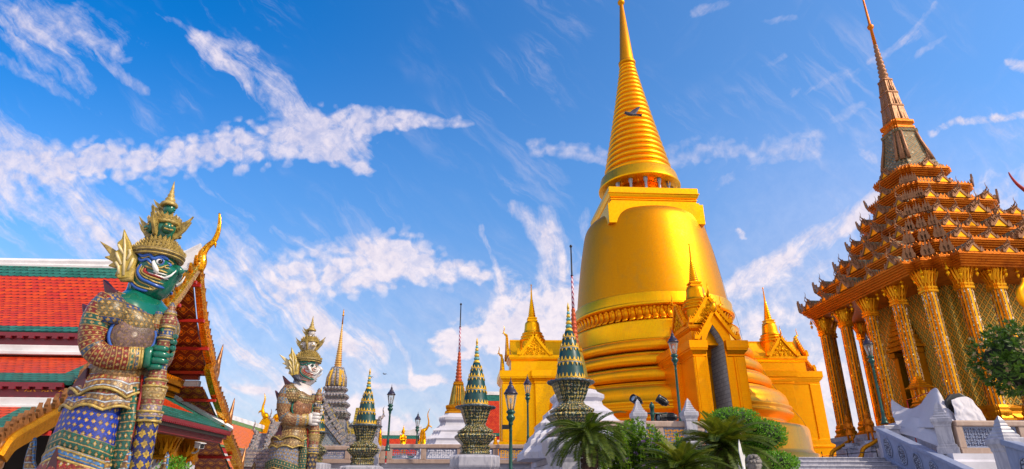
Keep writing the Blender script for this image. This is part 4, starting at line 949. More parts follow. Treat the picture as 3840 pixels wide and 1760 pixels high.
        b = MB(); b.prism([(-.15, -.20), (-.05, .12), (0, .24), (.05, .12), (.15, -.20)], .05, (c1, cy+s*.485, 1.86), (1, 0, 0), (0, 0, 1)); P(b, 'flap_slit', MAROON, leg)
        b = MB(); b.rings([sup(.0, s*.47, .27, .27, 1.5, 20), sup(-.02, s*.50, .22, .22, 1.1, 20), sup(-.01, s*.52, .23, .22, .82, 20)], False, False); P(b, 'greave', Y['sleeve'], leg)
        # flared coat tails behind and before
        for (ox, sx, zz, k) in ((-.52, -1, 1.78, 1.1), (-.46, -1, 1.40, .9), (.40, 1, 1.76, .75), (.38, 1, 1.5, .7)):
            b = MB(); out = [(0, .36), (.10, .06), (.30, .02), (.44, .16), (.52, .42), (.56, .18), (.48, -.10), (.28, -.28), (.05, -.30)]
            b.prism([(sx*x*k, z*k) for x, z in out], .10, (ox, cy+s*.06, zz), (1, 0, 0), (0, 0, 1)); o_ = P(b, 'coat_tail', Y['tier'], leg, bevel=.02)
            b = MB(); q_ = [(ox+sx*x*k, cy+s*.06, zz+z*k) for x, z in out]; b.tube(bez(q_[1:8], 3), .030*k, 6); P(b, 'tail_edge', Y['lblue'], o_)
    b = MB()
    sash = [(.40, 3.14), (.50, 2.9), (.52, 2.5), (.50, 2.0), (.48, 1.4), (.50, 1.2)]
    R = [[(x, -w, z), (x+.05, -w*.8, z), (x+.05, w*.8, z), (x, w, z), (x-.05, w*.8, z), (x-.05, -w*.8, z)] for (x, z), w in zip(sash, (.10, .15, .17, .18, .20, .12))]; b.rings([r_[::-1] for r_ in R]); sa = P(b, 'front_sash', Y['lblue'])
    b = MB()
    for s in (-1, 1): b.tube([(x+.03, s*w*1.02, z) for (x, z), w in zip(sash, (.10, .15, .17, .18, .20, .12))], .026, 6)
    P(b, 'sash_border', REDG, sa)
    for s in (-1, 1):
        b = MB(); pt = [(.36, s*.22, 2.95), (.45, s*.24, 2.5), (.46, s*.26, 2.0), (.44, s*.28, 1.4)]; b.tube(pt, [.09, .12, .13, .10], 10, flat=(1.3, .6)); P(b, 'side_ribbon', Y['green'])
    # club
    cx = .64; b = MB(); b.lathe([(.17, .58), (.20, .66), (.17, .78), (.165, 1.0), (.17, 2.45), (.165, 2.5)], 28, (cx, 0, 0)); cl = P(b, 'club', Y['hexa'])
    b = MB(); b.lathe([(.17, 2.48), (.20, 2.52), (.20, 2.60), (.165, 2.64), (.18, 2.84), (.19, 2.95), (.16, 3.0), (.165, 3.05), (.14, 3.12), (.12, 3.25), (.115, 3.66), (.125, 3.70), (.105, 3.76), (.10, 3.86), (.135, 3.92), (.145, 3.98), (.11, 4.05), (.08, 4.08), (.10, 4.12), (.055, 4.17), (.065, 4.20), (.015, 4.27)], 28, (cx, 0, 0)); P(b, 'club_shaft', Y['ring'], cl)
    for z, r_ in ((2.49, .19), (2.62, .20), (2.98, .185), (3.08, .165), (3.70, .13), (3.87, .115), (4.08, .095)): b = MB(); b.tube([(cx+r_*cos(a), r_*sin(a), z) for a in [2*pi*j/24 for j in range(25)]], .018, 6, caps=False); P(b, 'club_ring', GOLDP, cl)
    # head
    tb = [(4.34, .20, -.20, .20), (4.40, .30, -.22, .245), (4.46, .37, -.23, .28), (4.55, .42, -.24, .31), (4.63, .455, -.25, .325), (4.70, .47, -.255, .335), (4.77, .51, -.26, .34), (4.84, .565, -.26, .34), (4.90, .56, -.26, .34), (4.96, .48, -.26, .345), (5.02, .43, -.26, .345), (5.08, .42, -.26, .34), (5.16, .41, -.26, .335), (5.26, .36, -.24, .31)]
    hb = MB(); hb.rings([sup((f+bk)/2, 0, (f-bk)/2, w, z, 40, 2.5) for z, f, bk, w in tb]); head = P(hb, 'head', skin, sub=1)
    tree = BVHTree.FromPolygons([Vector(v) for v in hb.v], hb.f)
    def strokes(lines, rad, m, nm, lift=.3):
        for s in (-1, 1):
          b = MB()
          for ln in lines:
            r_ = rad
            if isinstance(ln, tuple): ln, r_ = ln
            if nm == 'gold_lines': r_ *= 1.35
            if 1:
                P_ = []
                for p in bez([(x, z, 0) for x, z in ln], 5):
                    h = tree.ray_cast(Vector((p.x, s*2, p.y)), Vector((0, -s, 0)))
                    if h[0] is None: h = tree.find_nearest(Vector((p.x, s*.1, p.y)))
                    P_.append(h[0]+h[1]*r_*lift*(1 if h[1].y*s > -.2 else -1))
                k = len(P_); b.tube(P_, [r_*(.35+.65*min(1, min(i, k-1-i)/2.5)) for i in range(k)], 7)
          P(b, nm, m, head)
    strokes([([(-.10, 5.17), (.02, 5.08), (.14, 5.11), (.22, 5.03), (.32, 5.10), (.40, 5.06)], .034), ([(-.06, 5.06), (.02, 4.99), (.12, 5.02), (.20, 4.94)], .028), ([(.03, 4.93), (-.01, 4.80), (.08, 4.66), (.20, 4.60), (.32, 4.55), (.40, 4.54)], .030), ([(.40, 5.0), (.45, 4.97), (.47, 4.92)], .02)], .03, line1, 'face_lines')
    strokes([([(-.14, 5.02), (-.16, 4.80), (-.12, 4.62), (.0, 4.50), (.12, 4.455), (.20, 4.45)], .030)], .03, line2, 'jaw_line')
    strokes([([(-.10, 5.00), (-.12, 4.80), (-.08, 4.64), (.02, 4.54), (.16, 4.49), (.28, 4.47)], .012), ([(-.06, 5.13), (.04, 5.04), (.15, 5.07), (.23, 4.99)], .010), ([(.05, 4.90), (.03, 4.79), (.11, 4.70), (.22, 4.645)], .012), ([(.09, 4.87), (.07, 4.79), (.14, 4.73), (.24, 4.685), (.38, 4.65)], .014), ([(-.02, 4.93), (-.05, 4.78), (.04, 4.62), (.18, 4.55), (.34, 4.50)], .010), ([(-.02, 5.19), (.10, 5.16), (.20, 5.10), (.30, 5.16)], .012), ([(-.08, 4.9), (-.07, 4.72), (-.10, 4.66)], .010), ([(.42, 4.90), (.36, 4.86), (.30, 4.88)], .012), ([(.24, 4.53), (.30, 4.50), (.26, 4.48), (.22, 4.51)], .010), ([(-.22, 5.0), (-.23, 4.8), (-.2, 4.62)], .010), ([(.12, 4.98), (.22, 4.90), (.34, 4.90)], .012), ([(.40, 4.60), (.30, 4.61), (.2, 4.66)], .012), ([(.10, 4.89), (.22, 4.845), (.34, 4.82), (.46, 4.80)], .014), ([(.28, 5.14), (.33, 5.20), (.37, 5.14), (.34, 5.10)], .010), ([(.36, 5.08), (.42, 5.04), (.44, 4.98)], .010), ([(.08, 5.13), (.16, 5.16), (.24, 5.12)], .009), ([(.16, 4.60), (.26, 4.565), (.36, 4.545)], .010), ([(.46, 4.93), (.42, 4.90), (.44, 4.87), (.48, 4.88)], .011)], .012, line3, 'gold_lines', .9)
    strokes([([(.13, 4.85), (.11, 4.79), (.18, 4.75), (.30, 4.72), (.44, 4.69)], .030)], .03, mouth_m, 'mouth', .2)
    strokes([([(.15, 4.765), (.26, 4.735), (.36, 4.715), (.45, 4.70)], .018), ([(.26, 4.79), (.36, 4.77), (.45, 4.76)], .014)], .018, TUSK, 'teeth', .9)
    for s in (-1, 1): b = MB(); b.tube([(.32, s*.30, 4.76), (.33, s*.36, 4.80), (.30, s*.385, 4.87), (.25, s*.375, 4.95), (.24, s*.34, 5.0)], [.026, .042, .040, .030, .010], 10); P(b, 'tusk', tusk_m, head)
    for s in (-1, 1):
        b = MB(); b.ball((.30, s*.255, 4.985), .082, 14, 10, 0, (1, 1, .95)); ey = P(b, 'eye', TUSK, head)
        b = MB(); b.ball((.335, s*.305, 4.985), .042, 10, 8); P(b, 'pupil', EYEB, ey)
        b = MB(); b.tube([(.30+.088*cos(a), s*.315-s*abs(cos(a))*.03, 4.985+.075*sin(a)) for a in [2*pi*j/16 for j in range(17)]], .014, 5, caps=False); P(b, 'eyelid', line2, ey)
    b = MB(); b.tube([(.40, 0, 5.0), (.50, 0, 4.95), (.56, 0, 4.89), (.53, 0, 4.83)], [.05, .075, .085, .04], 10)
    for s in (-1, 1): b.ball((.51, s*.09, 4.865), .06, 8, 6)
    P(b, 'nose', skin, head)
    for s in (-1, 1): b = MB(); b.tube([(.34, s*.20, 4.72), (.44, s*.22, 4.70), (.52, s*.20, 4.76), (.58, s*.17, 4.86)], [.025, .028, .02, .006], 8); P(b, 'front_tusk', tusk_m, head)
    # ear ornaments: flame plates
    for s in (-1, 1):
        b = MB()
        out = [(.10, -.34), (-.14, -.36), (-.16, -.16), (-.22, -.04), (-.16, .02), (-.24, .14), (-.17, .20), (-.22, .32), (-.15, .40), (-.14, .62), (-.06, .46), (.0, .36), (.04, .24), (.10, .14), (.16, .06), (.12, -.1)]
        b.prism(out, .10, (-.20, s*.37, 4.98), (1, -s*.25, 0), (-.10, 0, 1)); er = P(b, 'ear_ornament', EARG, head, bevel=.03)
        b = MB()
        for ln_ in ([(-.02, -.3), (-.04, 0), (-.06, .25), (-.10, .52)], [(-.08, -.1), (-.16, .06), (-.18, .12)], [(-.06, .1), (-.14, .22), (-.17, .28)], [(.0, 0), (.04, .12), (.02, .2)], [(.04, -.2), (.08, -.05), (.10, .04)], [(-.10, -.28), (-.12, -.14), (-.17, -.06)]):
            b.tube([Vector((-.20, s*.37, 4.98))+Vector((1, -s*.25, 0)).normalized()*x_+Vector((-.10, 0, 1)).normalized()*z_+Vector((0, s*.055, 0)) for x_, z_ in ln_], [.022, .026, .022, .010][:len(ln_)], 6)
        P(b, 'ear_scrolls', CREAM, er)
        b = MB(); out = [(.06, -.30), (-.10, -.24), (-.06, -.10), (-.22, -.06), (-.14, .02), (-.30, .10), (-.20, .14), (-.40, .40), (-.24, .32), (-.08, .22), (.06, .10)]
        b.prism(out, .07, (-.34, s*.30, 4.94), (1, -s*.35, 0), (-.12, 0, 1)); P(b, 'ear_wing', CREAM if skin is SKIN_W else GOLDP, er, bevel=.02)
        b = MB(); b.box((-.17, s*.34, 4.72), (.22, .12, .26)); P(b, 'ear_clasp', GOLDP, er, bevel=.03)
    # crown
    c0 = (.085, 0, 0)
    b = MB(); b.lathe([(.36, 5.12), (.425, 5.13), (.435, 5.17), (.45, 5.18), (.455, 5.24), (.42, 5.26), (.35, 5.30), (.31, 5.38), (.25, 5.45), (.19, 5.51), (.16, 5.54)], 44, c0); cw = P(b, 'crown', LEAFG, head)
    b = MB()
    for r_, z, n, L in ((.435, 5.22, 44, .085), (.365, 5.30, 34, .09), (.31, 5.37, 28, .09), (.25, 5.44, 22, .09), (.19, 5.50, 16, .09)):
        for j in range(n):
            a = 2*pi*j/n; flame(b, (c0[0]+r_*cos(a), r_*sin(a), z), (-sin(a), cos(a), 0), L, L*.66, .025, 0, (cos(a)*.35, sin(a)*.35, 1), 0)
    for r_, z in ((.44, 5.14), (.455, 5.20)): b.tube([(c0[0]+r_*cos(a), r_*sin(a), z) for a in [2*pi*j/40 for j in range(41)]], .016, 5, caps=False)
    P(b, 'crown_leaves', GOLDP, cw)
    b = MB(); b.lathe([(.19, 5.5), (.18, 5.6), (.21, 5.66), (.225, 5.74), (.20, 5.8), (.15, 5.86), (.11, 5.92)], 24, c0); fc = P(b, 'crown_faces', skin, head); fc.scale = (1.10, 1.10, 1.085); fc.location = (-.10*c0[0], 0, -5.5*.085)
    b = MB(); fm = MB()
    for k in range(4):
        a = k*pi/2+pi/4; d = Vector((cos(a), sin(a), 0)); t = Vector((-sin(a), cos(a), 0)); c = Vector(c0)+d*.19
        b.ball((c.x, c.y, 5.70), .095, 10, 8, 0, (1, 1, 1.15)); b.ball(tuple(c+d*.09+Vector((0, 0, 5.69))), .03, 6, 5)
        for s in (-1, 1):
            fm.ball(tuple(c+d*.07+t*s*.045+Vector((0, 0, 5.735))), .022, 6, 5)
            fm.tube([c+d*.08+t*s*.07+Vector((0, 0, 5.66)), c+d*.10+Vector((0, 0, 5.645))], .016, 5)
    for k in range(4):
        a = k*pi/2; d = Vector((cos(a), sin(a), 0)); c = Vector(c0)+d*.19+Vector((0, 0, 5.62))
        for dz, L in ((0, .16), (.10, .17)): flame(fm, c+Vector((0, 0, dz)), Vector((0, 0, 1)), L*1.9, .17, .05, 0, d+Vector((0, 0, .6)), .6)
    P(b, 'small_faces', skin, fc); P(fm, 'small_face_flames', GOLDP, fc)
    b = MB(); b.lathe([(.16, 5.78), (.26, 5.80), (.265, 5.84), (.20, 5.90), (.15, 5.96), (.10, 5.99)], 28, c0)
    for r_, z, n, L in ((.25, 5.83, 22, .09), (.20, 5.89, 18, .09), (.14, 5.94, 12, .09)):
        for j in range(n):
            a = 2*pi*j/n; flame(b, (c0[0]+r_*cos(a), r_*sin(a), z), (-sin(a), cos(a), 0), L, L*.7, .02, 0, (cos(a)*.35, sin(a)*.35, 1), 0)
    P(b, 'crown_tier', GOLDP, fc)
    b = MB(); b.tube([(c0[0]-.01, 0, 5.95), (c0[0], 0, 6.05)], .065, 12); b.ball((c0[0]+.015, 0, 6.12), .095, 14, 10, 0, (1.05, .9, 1.2)); b.ball((c0[0]+.115, 0, 6.11), .022, 6, 5); b.ball((c0[0]+.10, 0, 6.07), .025, 6, 5, 0, (1, 1.3, .6)); P(b, 'top_head', skin, fc)
    b = MB(); b.lathe([(.13, 6.17), (.145, 6.19), (.135, 6.23), (.09, 6.27), (.075, 6.29), (.085, 6.31), (.06, 6.35), (.05, 6.37), (.06, 6.39), (.035, 6.44), (.042, 6.46), (.024, 6.51), (.028, 6.53), (.004, 6.68)], 18, c0)
    for z, L in ((6.05, .15), (6.14, .14)): flame(b, (c0[0]-.08, 0, z), (0, 0, 1), L*1.6, .13, .06, 0, (-1, 0, .5), .6)
    P(b, 'top_spire', GOLDP, fc)
    T.scale = (.87, .87, 1.0); head.rotation_euler[2] = radians(13); head.scale = (1, 1, .86); head.location[2] = 4.34*.14
    return T
YX = -5.04
yaksha('guardian_statue', 'green faced demon statue with tusks, blue mosaic armour and a club, beside the tiled hall', (YX, 10.0, 0), radians(-17), SKIN_G, YM, BLUE_L, BLUE_L, GOLDP, TUSK, REDG)
yaksha('guardian_statue', 'white faced demon statue with tusks and brown gold armour, smaller and farther off', (-4.60, 19.0, 0), radians(-17), SKIN_W, YW, DKG, DKG, RUSTL, TUSK, REDG)
# ------------------------------------------------------------------ temple hall on the left: tiered tile roof, gilded gable
T_RED = tile_mat('vermilion_roof_tiles', (.47, .026, .004), (.60, .056, .006)); T_GRN = tile_mat('green_roof_tiles', (.012, .105, .070), (.025, .16, .13))
T_ORG = tile_mat('orange_roof_tiles', (.62, .11, .006), (.74, .17, .012)); T_LGN = tile_mat('leaf_green_roof_tiles', (.10, .19, .03), (.15, .25, .05))
RIDGE = plain('white_roof_mortar', (.70, .68, .69), .55, 0, .14, 1.1, .15, 8)
m, g = newmat('stencilled_soffit'); U, V, _ = g.xyz(g.uv()); k = 2.6
fu = g.m('SUBTRACT', g.m('FRACT', g.m('MULTIPLY', U, k)), .5); rw = g.m('FLOOR', g.m('MULTIPLY', V, k)); fu = g.m('SUBTRACT', g.m('FRACT', g.m('MULTIPLY_ADD', rw, .5, g.m('MULTIPLY', U, k))), .5); fv = g.m('SUBTRACT', g.m('FRACT', g.m('MULTIPLY', V, k)), .5)
r = g.m('SQRT', g.m('ADD', g.m('MULTIPLY', fu, fu), g.m('MULTIPLY', fv, fv))); dm = g.m('ADD', g.m('ABSOLUTE', fu), g.m('ABSOLUTE', fv))
pt = g.m('MAXIMUM', g.m('MULTIPLY', g.sstep(dm, .40, .44), g.sstep(dm, .52, .48)), g.sstep(g.m('ADD', r, g.m('MULTIPLY', g.m('SINE', g.m('MULTIPLY', g.m('ARCTAN2', fv, fu), 8.0)), .05)), .24, .18))
g.bsdf(g.mix(pt, (.22, .022, .008), (.80, .30, .02)), .4, g.m('MULTIPLY', pt, .6), g.bump(pt, .4, .02)); STENCIL = m
HX, HY = -9.0, 20.9
HALL = thing('temple_hall', 'hall with steep red and green tiled roof and gilded gable behind the green demon', 'temple hall', (HX, HY, 0))
L0 = 34.0
def slab(b, d0, z0, d1, z1, x0, x1, side, th=.10, u_off=0.0):
    """roof slab between (d0,z0) and (d1,z1), from x0 to x1 (negative = away from the gable)"""
    s = -side; n = Vector((0, s*(z0-z1), (d1-d0))).normalized()*th
    p = [Vector((x0, s*d0, z0)), Vector((x1, s*d0, z0)), Vector((x1, s*d1, z1)), Vector((x0, s*d1, z1))]
    vs = p+[q-n for q in p]; Ls = hypot(d1-d0, z1-z0)
    uvs = [[(x0, Ls), (x1, Ls), (x1, 0), (x0, 0)]]+[None]*5
    top = (0, 1, 2, 3); fs = [top, (7, 6, 5, 4), (0, 4, 5, 1), (1, 5, 6, 2), (2, 6, 7, 3), (3, 7, 4, 0)]
    if (p[1]-p[0]).cross(p[2]-p[1]).dot(n) < 0:
        fs = [f[::-1] for f in fs]; uvs[0] = uvs[0][::-1]
    b.add(vs, fs, uvs)
def tile_field(root, side, d0, z0, d1, z1, x_end, gtop, gbot, gend, L=L0, red=None, grn=None, nm='roof_tiles'):
    """red field with a green border, laid as adjoining strips"""
    red, grn = red or T_RED, grn or T_GRN
    t = hypot(d1-d0, z1-z0); f = lambda q: (d0+(d1-d0)*q/t, z0+(z1-z0)*q/t)
    A, B_ = f(gtop) if gtop else (d0, z0), f(t-gbot)
    br = MB(); bg_ = MB()
    if gtop: slab(bg_, d0, z0, *A, -L, x_end, side)
    slab(br, *A, *B_, -L, x_end-gend, side)
    slab(bg_, *B_, d1, z1, -L, x_end, side)
    if gend: slab(bg_, *A, *B_, x_end-gend, x_end, side)
    o = br.build(nm, red, root); bg_.build('tile_border', grn, o); return o
tiers = [(.12, 8.45, 2.98, 5.58, 0, .62, .30, 0), (2.98, 4.90, 4.98, 3.95, .18, 0, .62, .55), (5.05, 3.38, 7.2, 2.28, .36, 0, .75, .85)]
for side in (1, -1):
    for k, (d0, z0, d1, z1, xo, gt, gb, ge) in enumerate(tiers):
        if k == 0:                                                           # the top slope is slightly concave
            tile_field(HALL, side, .12, 8.45, 1.25, 6.98, -.22, .70, 0.001, 0); tile_field(HALL, side, 1.25, 6.98, 2.98, 5.58, -.22, 0, .30, 0)
        else: tile_field(HALL, side, d0, z0, d1, z1, -.22, gt, gb, ge)
        s = -side; b = MB()
        b.box((-L0/2-.3, s*(d1-.05), z1-.09), (L0-.2, .16, .10)); b.box((-L0/2-.3, s*(d1-.16), z1-.26), (L0-.2, .14, .24))
        for i in range(60): b.box((-.6-i*.30, s*(d1+.0), z1-.17), (.14, .10, .06))
        b.build('fascia_board', RED_WOOD, HALL)
        if k < 2:
            b = MB(); b.box((-L0/2-.3, s*(d1-.02), z1-.53), (L0-.2, .22, .27)); b.box((-L0/2-.3, s*(d1+.08), z1-.62), (L0-.2, .2, .1)); b.build('mortar_band', RIDGE, HALL, bevel=.02)
b = MB()
P_ = [(-L0, 8.58), (-6, 8.58), (-3, 8.62), (-1.4, 8.75), (-.5, 9.02), (-.05, 9.3)]
R = [[(x, -.16, 8.1), (x, -.20, 8.42), (x, -.12, z-.12), (x, -.14, z-.02), (x, -.06, z+.08), (x, .06, z+.08), (x, .14, z-.02), (x, .12, z-.12), (x, .20, 8.42), (x, .16, 8.1)] for x, z in P_]
b.rings([r_[::-1] for r_ in R], smooth=False); b.build('ridge', RIDGE, HALL)
# soffit, purlins and bargeboards
b = MB()
for s in (-1, 1):
    for (d0, z0, d1, z1) in ((.0, 8.42, 1.25, 6.84), (1.25, 6.84, 2.9, 5.44), (2.7, 5.0, 4.9, 3.80), (4.8, 3.4, 7.1, 2.18)):
        vs = [(-.18, s*d0, z0-.05), (-1.5, s*d0, z0-.05), (-1.5, s*d1, z1-.05), (-.18, s*d1, z1-.05), (-.18, s*d0, z0-.09), (-1.5, s*d0, z0-.09), (-1.5, s*d1, z1-.09), (-.18, s*d1, z1-.09)]
        Ls = hypot(d1-d0, z1-z0); uv_ = [(0, 0), (1.32, 0), (1.32, Ls), (0, Ls)]
        b.add(vs, [(0, 1, 2, 3), (7, 6, 5, 4), (0, 4, 5, 1), (1, 5, 6, 2), (2, 6, 7, 3), (3, 7, 4, 0)], [uv_, uv_[::-1], None, None, None, None])
b.build('soffit', STENCIL, HALL)
for s in (-1, 1):
    for d, z in ((.18, 8.10), (1.0, 7.08), (1.80, 6.28), (2.6, 5.58), (3.3, 4.70), (4.75, 3.92), (5.9, 2.86)):
        b = MB(); b.box((-.62, s*d, z-.16), (1.50, .12, .10)); b.build('purlin', RED_BR, HALL)
m, g = newmat('mirror_gold_inlay'); o = g.obj(); vv = g.voro(o, 16, 'F1', 1, .5); vx, _, _ = g.xyz(vv); de = g.voro(o, 16, 'DISTANCE_TO_EDGE', 0, .5)
cc = g.ramp(vx, [(0, (.95, .42, .006)), (.6, (.75, .26, .004)), (.85, (1.0, .62, .10))], 'CONSTANT'); cc = g.mix(g.sstep(de, .08, .03), cc, (.18, .04, .004))
g.bsdf(cc, .22, .8, g.bump(vx, .5, .03), .3); INLAY = m
FLK = plain('red_gold_flake', (.30, .12, .035), .35, .4, .3, 9)
segs_ = [((0.02, 8.62), (1.1, 7.22), (2.0, 6.30), (2.55, 5.86), (2.78, 5.50)), ((2.3, 5.62), (3.2, 4.98), (4.2, 4.42), (4.75, 4.10), (4.95, 3.80)), ((4.5, 3.92), (5.6, 3.24), (6.5, 2.76), (7.05, 2.46), (7.25, 2.15))]
for s in (-1, 1):
    for k, sg in enumerate(segs_):
        b = MB(); C = bez([(0, s*d, z) for d, z in sg], 8); n = len(C); R = []
        for i, p in enumerate(C):
            t = (C[min(i+1, n-1)]-C[max(i-1, 0)]).normalized(); nn = Vector((0, -t.z, t.y))
            if nn.z < 0: nn = -nn
            w = .20+.05*sin(pi*i/(n-1)); x = .04*k
            R.append([p+nn*w*.55+Vector((x-.12, 0, 0)), p+nn*w*.55+Vector((x+.08, 0, 0)), p+nn*w*.2+Vector((x+.13, 0, 0)), p-nn*w*.9+Vector((x+.10, 0, 0)), p-nn*w+Vector((x-.10, 0, 0))])
        b.rings(R if s < 0 else [r_[::-1] for r_ in R], smooth=False); fl = b
        for i in range(15):
            f = (i+.5)/15*(n-1); j = int(f); p = C[j].lerp(C[min(j+1, n-1)], f-j); t = (C[min(j+1, n-1)]-C[j]).normalized(); nn = Vector((0, -t.z, t.y))
            if nn.z < 0: nn = -nn
            flame(fl, p+nn*.10+Vector((.04*k, 0, 0)), (0, s, 0), .34, .17, .09, 1, (nn+Vector((0, 0, .9))).normalized(), -.2)
        bb = b.build('bargeboard', [GOLD_DK if (s < 0 and k) else INLAY, FLK if (s > 0 or k) else GOLD_DK], HALL)
        e = C[-1]; hb = MB()                                                # hang hong: the rearing naga tail
        ts = 1.0 if (s > 0 or k == 2) else .35
        tl = bez([e+Vector((.02, 0, .3)), e+Vector((.02, -s*.10, -.15)), e+Vector((.02, s*.16, -.30)), e+Vector((.02, s*.42, -.02)), e+Vector((.02, s*.40, .35)), e+Vector((.02, s*.52, .72)), e+Vector((.02, s*.60, 1.12))], 4)
        tl = [e+(q_-e)*ts for q_ in tl]; hb.tube(tl, [q_*ts for q_ in [.15, .16, .17, .17, .16, .15, .16, .16, .16, .16, .15, .15, .14, .14, .13, .12, .12, .11, .10, .09, .08, .06, .05, .03, .01][:len(tl)]], 8, flat=(.8, 1.0))
        for q_, L in ((0, .42), (.22, .34), (-.12, .3)): flame(hb, e+Vector((.02, s*(.30+q_*.6), -.05+abs(q_)))*ts, (0, s, 0), L*ts, .18, .12, 0, (0, s*.25, 1), .2)
        hb.build('naga_tail', FLK, bb)
b = MB(); P_ = bez([(.02, 0, 8.40), (.03, 0, 8.70), (.05, .0, 8.98), (.17, 0, 9.26), (.36, .0, 9.50), (.44, 0, 9.82), (.43, 0, 10.2), (.36, 0, 10.55)], 4)
b.tube(P_, [.8*q_ for q_ in [.19, .21, .23, .24, .24, .23, .21, .19, .17, .15, .135, .125, .12, .115, .11, .105, .10, .10, .095, .09, .085, .08, .075, .07, .06, .055, .05, .04, .03][:len(P_)]], 10, flat=(1.25, .8), up=(0, 0, 1))
b.tube([(.34, 0, 9.5), (.43, 0, 9.38), (.45, 0, 9.24)], [.08, .05, .01], 8); b.build('chofa', INLAY, HALL)
# pediment
b = MB(); b.prism([(-4.1, 3.9), (4.1, 3.9), (2.95, 4.6), (2.8, 5.2), (1.2, 6.6), (0, 8.1), (-1.2, 6.6), (-2.8, 5.2), (-2.95, 4.6)], .2, (-1.5, 0, 0), (0, 1, 0), (0, 0, 1)); pm = b.build('pediment', GOLD_CARVE, HALL)
b = MB(); b.box((-1.28, 0, 4.62), (.30, 5.6, .14)); b.box((-1.20, 0, 4.80), (.42, 5.7, .16)); b.box((-1.16, 0, 4.97), (.50, 5.8, .10))
for i in range(40): flame(b, (-.95, -2.85+5.7*i/39, 5.0), (0, 1, 0), .2, .13, .05, 0, (.15, 0, 1), 0)
b.build('pediment_moulding', GOLD_DK, pm)
# pent roof across the gable, hipped at both ends
def hip(b, o0, o1, i0, i1, th=.1):
    n = ((Vector(o1)-Vector(o0)).cross(Vector(i0)-Vector(o0))).normalized()
    if n.z < 0: n = -n
    p = [Vector(q) for q in (o0, o1, i1, i0)]; L = (p[1]-p[0]).length; ax = (p[1]-p[0]).normalized(); ay = ((p[3]-p[0])-ax*(p[3]-p[0]).dot(ax)).normalized()
    uv_ = [((q-p[0]).dot(ax), (q-p[0]).dot(ay)) for q in p]; vs = p+[q-n*th for q in p]; fs = [(0, 1, 2, 3), (7, 6, 5, 4), (0, 4, 5, 1), (1, 5, 6, 2), (2, 6, 7, 3), (3, 7, 4, 0)]
    if (p[1]-p[0]).cross(p[2]-p[1]).dot(n) < 0: fs = [f[::-1] for f in fs]; uv_ = uv_[::-1]
    b.add(vs, fs, [uv_, None, None, None, None, None])
ex, ez, ix, iz = .30, 3.62, -1.35, 4.62; eh, ih = 4.75, 3.1
def pp(t, v):   # t across (-1..1), v up the slope 0..1
    return (ex+(ix-ex)*v, t*(eh+(ih-eh)*v), ez+(iz-ez)*v)
b = MB(); hip(b, pp(-.78, .40), pp(.70, .40), pp(-.55, .97), pp(.42, .97)); po = b.build('pent_roof', T_RED, HALL)
b = MB(); hip(b, pp(-1, 0), pp(1, 0), pp(-1, .40), pp(1, .40)); hip(b, pp(.70, .40), pp(1, .40), pp(.42, .97), pp(1, .97)); hip(b, pp(-1, .40), pp(-.78, .40), pp(-1, .97), pp(-.55, .97)); b.build('pent_border', T_GRN, po)
b = MB()
for s in (-1, 1): b.tube([Vector(pp(s, q_))+Vector((.0, 0, .06)) for q_ in (-.02, .3, .6, 1.0)], .13, 4, flat=(1, 1.3), smooth=False)
b.tube([Vector(pp(q_, 1.0))+Vector((0, 0, .04)) for q_ in (-1, 1)], .12, 4, smooth=False); b.build('pent_ridge', RIDGE, po)
b = MB(); b.box((ex-.06, 0, ez-.10), (.20, 2*eh+.1, .12)); b.box((ex-.18, 0, ez-.24), (.24, 2*eh-.1, .18)); b.box((ex-.30, 0, ez-.40), (.3, 2*eh-.4, .16))
for i in range(70): b.box((ex+.03, -eh+2*eh*(i+.5)/70, ez-.18), (.06, .07, .05))
b.build('pent_fascia', RED_WOOD, po)
# porch: interior shade painted on door slab and ceiling, columns with gilded capitals
b = MB(); b.box((-L0/2-2.4, 0, 1.75), (L0, 10.4, 3.4)); b.box((-2.2, 0, 3.95), (1.2, 5.4, 1.2)); b.build('hall_wall', WHITE_ST, HALL)
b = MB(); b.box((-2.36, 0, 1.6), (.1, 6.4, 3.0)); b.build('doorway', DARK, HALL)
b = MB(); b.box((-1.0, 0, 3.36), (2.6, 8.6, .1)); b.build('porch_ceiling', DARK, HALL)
b = MB(); b.box((-1.2, 0, .30), (4.0, 11.6, .6)); b.build('porch_floor', MARBLE, HALL, bevel=.02)
for y in (-3.6, -1.3, 1.75, 3.6):
    b = MB(); b.box((-.62, y, 1.55), (.46, .46, 2.0)); c = b.build('column', WHITE_ST, HALL, bevel=.02)
    b = MB(); b.lathe([(.27, 2.45), (.30, 2.5), (.30, 2.58), (.27, 2.62), (.26, 2.75), (.30, 2.95), (.42, 3.2), (.44, 3.3)], plan=redent(1, .2), c=(-.62, y, 0))
    for i in range(16):
        a = 2*pi*i/16; flame(b, (-.62+.27*cos(a), y+.27*sin(a), 2.6), (-sin(a), cos(a), 0), .55, .11, .04, 0, Vector((cos(a)*.3, sin(a)*.3, 1)).normalized(), 0)
        flame(b, (-.62+.25*cos(a), y+.25*sin(a), 2.56), (-sin(a), cos(a), 0), .22, .10, .04, 0, Vector((cos(a)*.1, sin(a)*.1, -1)).normalized(), 0)
    b.build('capital', GOLD_DK, c)
